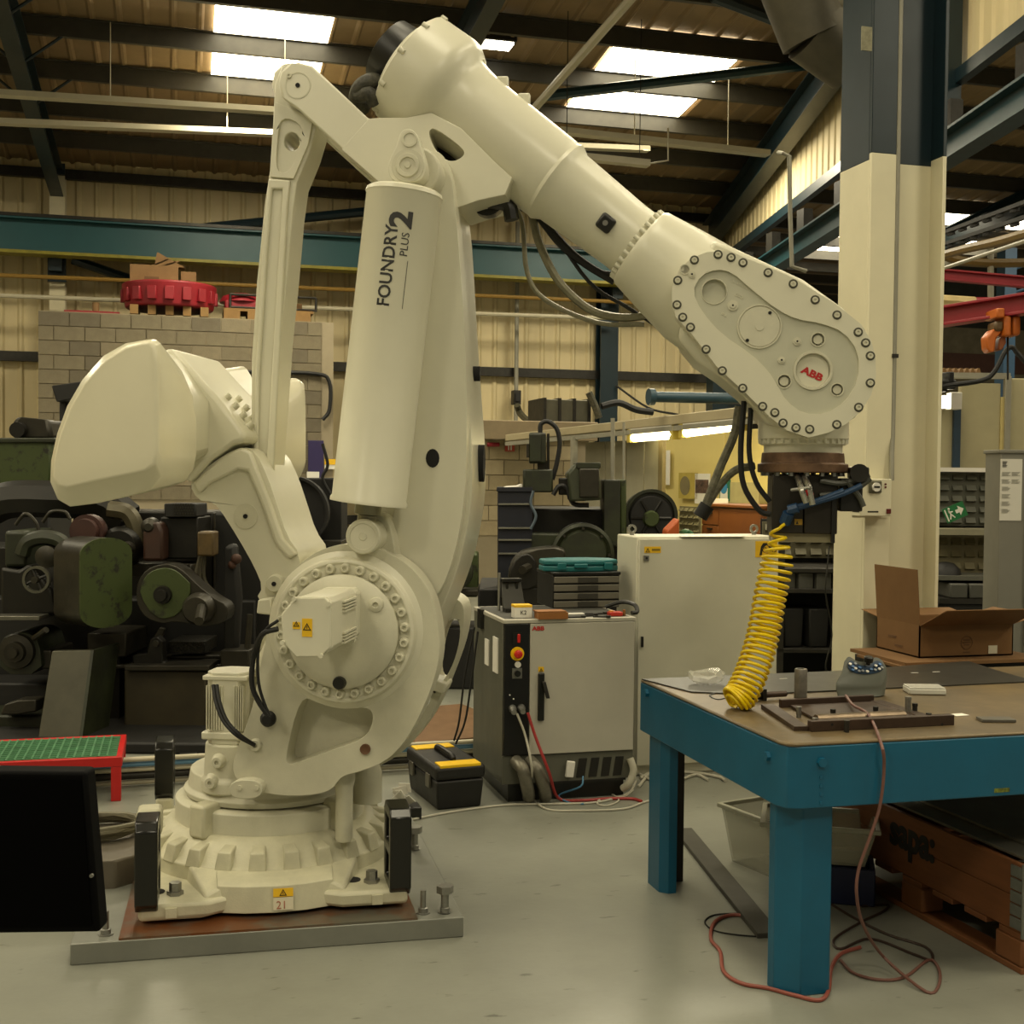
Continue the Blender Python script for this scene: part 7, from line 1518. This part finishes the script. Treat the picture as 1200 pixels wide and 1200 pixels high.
q = pl(SR, 1108, 668, -.1); o = MB().lathe((0, 0, 0), (0, 0, 1), [(0, .11), (.04, .1), (.08, .06), (.09, .02)], 18).build('black_cap', vdark, loc=SR.matrix_basis @ Vector((q.x, -.1, zz(672)))); props(o, 'black rounded cap lying on the lower rack shelf right of the column', 'cap')  # plain black rounded cap, its use unknown
# green arrow sign, tilted
q = SR.matrix_basis @ pl(SR, 1120, 600, -.03); eg = thing('green_arrow_sign', 'green emergency exit sign with a white arrow, tilted on the louvred rack', 'sign', q); eg.matrix_basis = Matrix.Translation(q) @ Matrix.Rotation(YW15, 4, 'Z') @ Matrix.Rotation(-.42, 4, 'Y')
gn = mat('sign_green', '#1c6b3a', .45, var=.03); MB().box((-.085, 0, -.055), (.075, .008, .055)).build('board', gn, eg)
MB().prism([(.0, -.012), (.025, -.012), (.025, -.035), (.062, .002), (.025, .038), (.025, .014), (.0, .014)], -.003, 0).build('arrow', white, eg); MB().box((-.075, -.002, -.045), (-.065, 0, .045)).build('stripe', white, eg)
m = MB(); m.tube([(-.045, -.002, .03), (-.04, -.002, .0), (-.055, -.002, -.035)], .006, 5); m.tube([(-.04, -.002, 0), (-.02, -.002, -.035)], .005, 5); m.tube([(-.05, -.002, .015), (-.02, -.002, .012)], .005, 5); m.sphere((-.04, -.002, .04), .008); m.build('running_figure', white, eg)
# grey cupboard with notice
g_ = atD(1169, 700, 6.9); GC = thing('grey_cupboard', 'tall grey steel cupboard with a white notice at the right edge', 'cupboard', (g_.x, g_.y, 0), YW15)
zz2 = lambda py: pl(GC, 1180, py, 0).z; gcm = mat('cupboard_grey', '#77756a', .5, var=.05)
MB().box((0, 0, 0), (.95, .22, zz2(529))).build('body', gcm, GC, bevel=.004); MB().box((-.01, -.01, zz2(531)), (.96, .23, zz2(527))).build('top', gcm, GC, bevel=.003)
MB().box((pl(GC, 1202, 600, 0).x, -.016, .05), (.94, .0, zz2(535))).build('door', gcm, GC, bevel=.004)
a = pl(GC, 1171, 610, -.001); b = pl(GC, 1198, 538, -.001); MB().box((a.x, -.004, a.z), (b.x, 0, b.z)).build('notice', mat('notice_white', '#cfccc0', .5, var=.02), GC)
wn = b.x - a.x; hn = b.z - a.z
for i in range(5): MB().box((a.x + wn * .08, -.006, b.z - hn * (.05 + .02 * i)), (a.x + wn * (.3 - .03 * (i % 3)), -.004, b.z - hn * (.04 + .02 * i))).build('text_line', letter, GC)
gl = mat('text_grey', '#8f8d82', .5, var=0)
for c_, rows in ((.08, range(6)), (.52, range(2))):
    for r_ in rows:
        for k_ in range(4): MB().box((a.x + wn * c_, -.006, b.z - hn * (.22 + .12 * r_ + .018 * k_)), (a.x + wn * (c_ + .38 - .05 * ((k_ + r_) % 3)), -.004, b.z - hn * (.212 + .12 * r_ + .018 * k_))).build('text_line', gl, GC)
# partition panels above, with light
s2 = atD(1098, 500, 10.5); PR = thing('cream_partition', 'cream partition panels with blue post behind the louvred rack', 'partition', (s2.x, s2.y, 0), YW15)
cp2 = mat('partition_cream', '#a8a07c', .45, var=.05); zq = lambda py: pl(PR, 1150, py, 0).z; xq = lambda px: pl(PR, px, 500, 0).x
for x0, x1, y0, y1 in ((1085, 1118, 478, 560), (1124, 1172, 449, 560), (1182, 1240, 443, 560)): MB().box((xq(x0), 0, 0 if x0 > 1120 else 0), (xq(x1), .05, zq(y0))).build('panel', cp2, PR, bevel=.008)
MB().box((xq(1116), -.04, 0), (xq(1124), .03, zq(478))).build('blue_post', mat('post_blue', '#22394a', .5), PR); MB().box((xq(1176), -.04, 0), (xq(1182), .03, zq(441))).build('grey_post', grey, PR); MB().box((xq(1172), -.01, 0), (xq(1176), .03, zq(465))).build('yellow_strip', mat('strip_cream', '#c9b97a', .5), PR)
MB().box((xq(1085), -.02, zq(444)), (xq(1182), .03, zq(437))).build('top_rail', grey, PR)
a = atD(1098, 471, 10.2); b = atD(1113, 471, 10.2); t = thing('strip_light', 'lit strip light on the cream partition just right of the column', 'light', a, YW15); MB().box((-.35, 0, -.045), (.11, .08, .045)).build('diffuser', emis('tube_light2', '#fff6d8', 9), t); MB().box((.11, -.02, -.06), (.2, .1, .08)).build('end_cap', white, t, bevel=.005); MB().box((-.35, .08, -.05), (.19, .28, .06)).build('housing', white, t)
# things on top: egg-crate tray, cables
a = atD(1103, 432, 10.6); b = atD(1150, 432, 10.6); t = thing('wavy_tray', 'row of tan ribbed trays lying on top of the cream partition', 'tray', (a.x, a.y, PR.location.z + pl(PR, 1130, 437, 0).z + .0), YW15)
for i in range(7): x = i * (b - a).xy.length / 7; MB().prism([(x, 0), (x + .02, .05), (x + .036, .05), (x + .05, 0)], -.0, .3).build('rib', cdm, t)
MB().box((-.02, 0, -.012), ((b - a).xy.length, .3, 0)).build('tray_base', cdm, t)
def P10(px, py, dd=10.0): return atD(px, py, dd)
pipe('black_cable', 'thick black cable arching over the cream partition by the orange hoist', [P10(1096, 455), P10(1110, 452), P10(1150, 446), P10(1165, 436), P10(1178, 412), P10(1186, 407), P10(1192, 414), P10(1202, 425)], .02, blackrub, 'cable', smooth=True)
t = thing('dark_clamp', 'dark clamp block on the partition edge right of the column', 'clamp', P10(1112, 450)); MB().box((-.10, 0, -.04), (.08, .1, .04)).build('body', vdark, t, bevel=.02); MB().box((0, 0, .0), (.05, .1, .1)).build('upper', vdark, t, bevel=.01); MB().box((-.3, .02, -.06), (0, .08, -.02)).build('arm', vdark, t)
# far bay: brown wall, posts, beams, hoist, pipes
fbk = thing('far_bay_wall', 'dim brown block wall in the far bay right of the column', 'wall', (onY(1095, 450, 20.5).x, 20.5, 0)); zf_ = lambda py: pl(fbk, 1150, py, 0).z
MB().box((0, 0, 0), (9, .2, zf_(385))).build('lower_wall', mat('far_block', '#5b5442', .8, var=.15), fbk); MB().box((0, -.02, zf_(437)), (2.0, 0, zf_(415))).build('red_brown_strip', mat('far_brown', '#3f2318', .7), fbk); MB().box((0, .3, zf_(385)), (9, .4, zf_(310))).build('dark_gap', mat('far_dark', '#1b1c17', .8), fbk)
for i in range(3): MB().box((2.0 + i * 1.4, -.03, zf_(450)), (3.3 + i * 1.4, 0, zf_(392))).build('wall_panel', mat('far_panel', '#6a6450', .8, var=.1), fbk)
bp_ = thing('blue_post', 'tall slim blue steel post behind the orange hoist', 'post', (onY(1183, 400, 16).x, 16, 0)); MB().box((-.10, 0, 0), (.10, .2, onY(1183, 290, 16).z)).build('post', mat('post_blue2', '#2f4c66', .5, var=.1), bp_); MB().box((-.14, -.05, 0), (.14, .25, .03)).build('foot', mat('post_blue2', '#2f4c66', .5), bp_); m = MB()
for k_ in range(6): m = MB(); z = onY(1183, 300 + k_ * 14, 16).z; m.tube([(.1, .1, z), (.45, .1, z + (.12 if k_ % 2 else -.12))], .02, 5); m.build('lattice_bar', mat('post_blue2', '#2f4c66', .5), bp_)
def beam2(name, label, p, q, dp, dq, h_, w_, mm):
    A = atD(*p, dp); B = atD(*q, dq); t = thing(name, label, 'beam', A); ibeam(MB(), Vector((0, 0, 0)), B - A, h_, w_, .02).build('beam', mm, t, bevel=.003)
    for e in (Vector((0, 0, 0)), B - A): MB().box((e.x - .06, e.y - .06, -A.z), (e.x + .06, e.y + .06, e.z - h_ / 2)).build('post', mm, t)
    return t
rb2 = mat('crane_red', '#8f1a26', .45, var=.08)
jib = beam2('red_jib_beam', 'broad red jib beam carrying the orange hoist, right of the column', (1060, 378), (1260, 347), 9.6, 8.6, .15, .12, rb2)
beam2('thin_red_beam', 'thinner dark red beam above the broad red jib', (1060, 318), (1260, 336), 13.5, 13.5, .12, .1, rb2)
pipe('cream_pipe', 'cream pipe with a red end just above the red jib beam', [atD(1060, 350, 12), atD(1142, 355, 12)], .06, mat('pipe_cream', '#c2ad78', .5), 'pipe'); pipe('red_pipe', 'short red pipe continuing the cream pipe above the jib', [atD(1142, 355, 12) + Vector((.0, 0, 0)), atD(1162, 355, 12)], .055, rb2, 'pipe')
# orange chain hoist
oc = mat('hoist_orange', '#c0641c', .4, var=.12, scale=8); hc = atD(1178, 372, 9.0)
hc.z -= .0
HO = thing('chain_hoist', 'orange chain hoist hanging from the broad red jib beam', 'hoist', hc, YW15)
def ho(px, py, y=0): return pl(HO, px, py, y)
for nm, x0, y0, x1, y1, b_, ya, yb in (('trolley', 1168, 361, 1178, 372, .01, -.12, .12), ('motor_body', 1177, 370, 1186, 394, .015, -.1, .1), ('end_cover', 1187, 370, 1197, 393, .02, -.09, .09), ('gear_body', 1166, 376, 1177, 388, .02, -.08, .08)):
    a = ho(x0, y1, ya); b = ho(x1, y0, ya); MB().box((a.x, ya, a.z), (b.x, yb, b.z)).build(nm, oc if nm != 'gear_body' else mat('hoist_dark', '#5b4526', .5), HO, bevel=b_)
m = MB(); q = [(a_.x, a_.z) for a_ in (ho(1157, 408, -.06), ho(1156, 395, -.06), ho(1163, 386, -.06), ho(1175, 384, -.06), ho(1176, 388, -.06), ho(1168, 396, -.06), ho(1166, 412, -.06), ho(1160, 413, -.06))]; m.prism(q, -.06, .06); m.build('chain_bag', oc, HO, bevel=.012); m = MB(); q = [(a_.x, a_.z) for a_ in (ho(1167, 411, 0), ho(1169, 398, 0), ho(1176, 390, 0), ho(1177, 402, 0), ho(1172, 411, 0))]; m.prism(q, -.04, .08); m.build('lower_block', mat('hoist_dark2', '#8a4a1c', .5), HO, bevel=.01)
MB().cyl(ho(1181, 394), ho(1181, 445), .008, n=6).build('chain', darkst, HO)
# ochre pipes in the far bay
for i, (pts, l, r) in enumerate((([(1090, 290, 14), (1115, 303, 14), (1150, 308, 14), (1210, 308, 14)], 'ochre pipe running level in the far bay', .05), ([(1095, 302, 13), (1130, 292, 12), (1170, 283, 11), (1215, 270, 10)], 'ochre pipe rising to the right in the far bay', .045))):
    pipe('ochre_pipe', l, [atD(*p) for p in pts], r, mat('ochre_dark', '#66501f', .5, var=.1), 'pipe', smooth=True)
pipe('pale_conduit', 'pale thin conduit rising to the right in the far bay', [atD(1095, 318, 12), atD(1215, 278, 9)], .018, grey)
pipe('grey_drop_pipe', 'thin grey upright pipe in the far bay left of the hoist', [atD(1161, 290, 14), atD(1161, 372, 14)], .035, grey)
# dark truss across the far rooflights
for i, (a_, b_) in enumerate((((1095, 277), (1215, 232)), ((1095, 290), (1215, 250)))):
    A = atD(*a_, 13); B = atD(*b_, 10.5); t = thing('cable_ladder', ('upper', 'lower')[i] + ' dark cable ladder crossing the far rooflights at the right edge', 'cable ladder', A); bar(MB(), Vector((0, 0, 0)), B - A, .035, .045).build('rail', vdark, t)
    for k_ in range(8): c = (B - A) * (k_ / 8 + .05); MB().box((c.x - .015, c.y - .08, c.z - .05), (c.x + .015, c.y + .02, c.z - .02)).build('rung', vdark, t)
# white drop pipe by the gable beam
MB().tube([atD(*p) for p in ((912, 179, 9.6), (918, 180, 9.5), (925, 183, 9.5), (926, 250, 9.5), (928, 312, 9.5), (945, 318, 9.5))], .017, 8, smooth=False).build('drop_pipe', grey, wr)
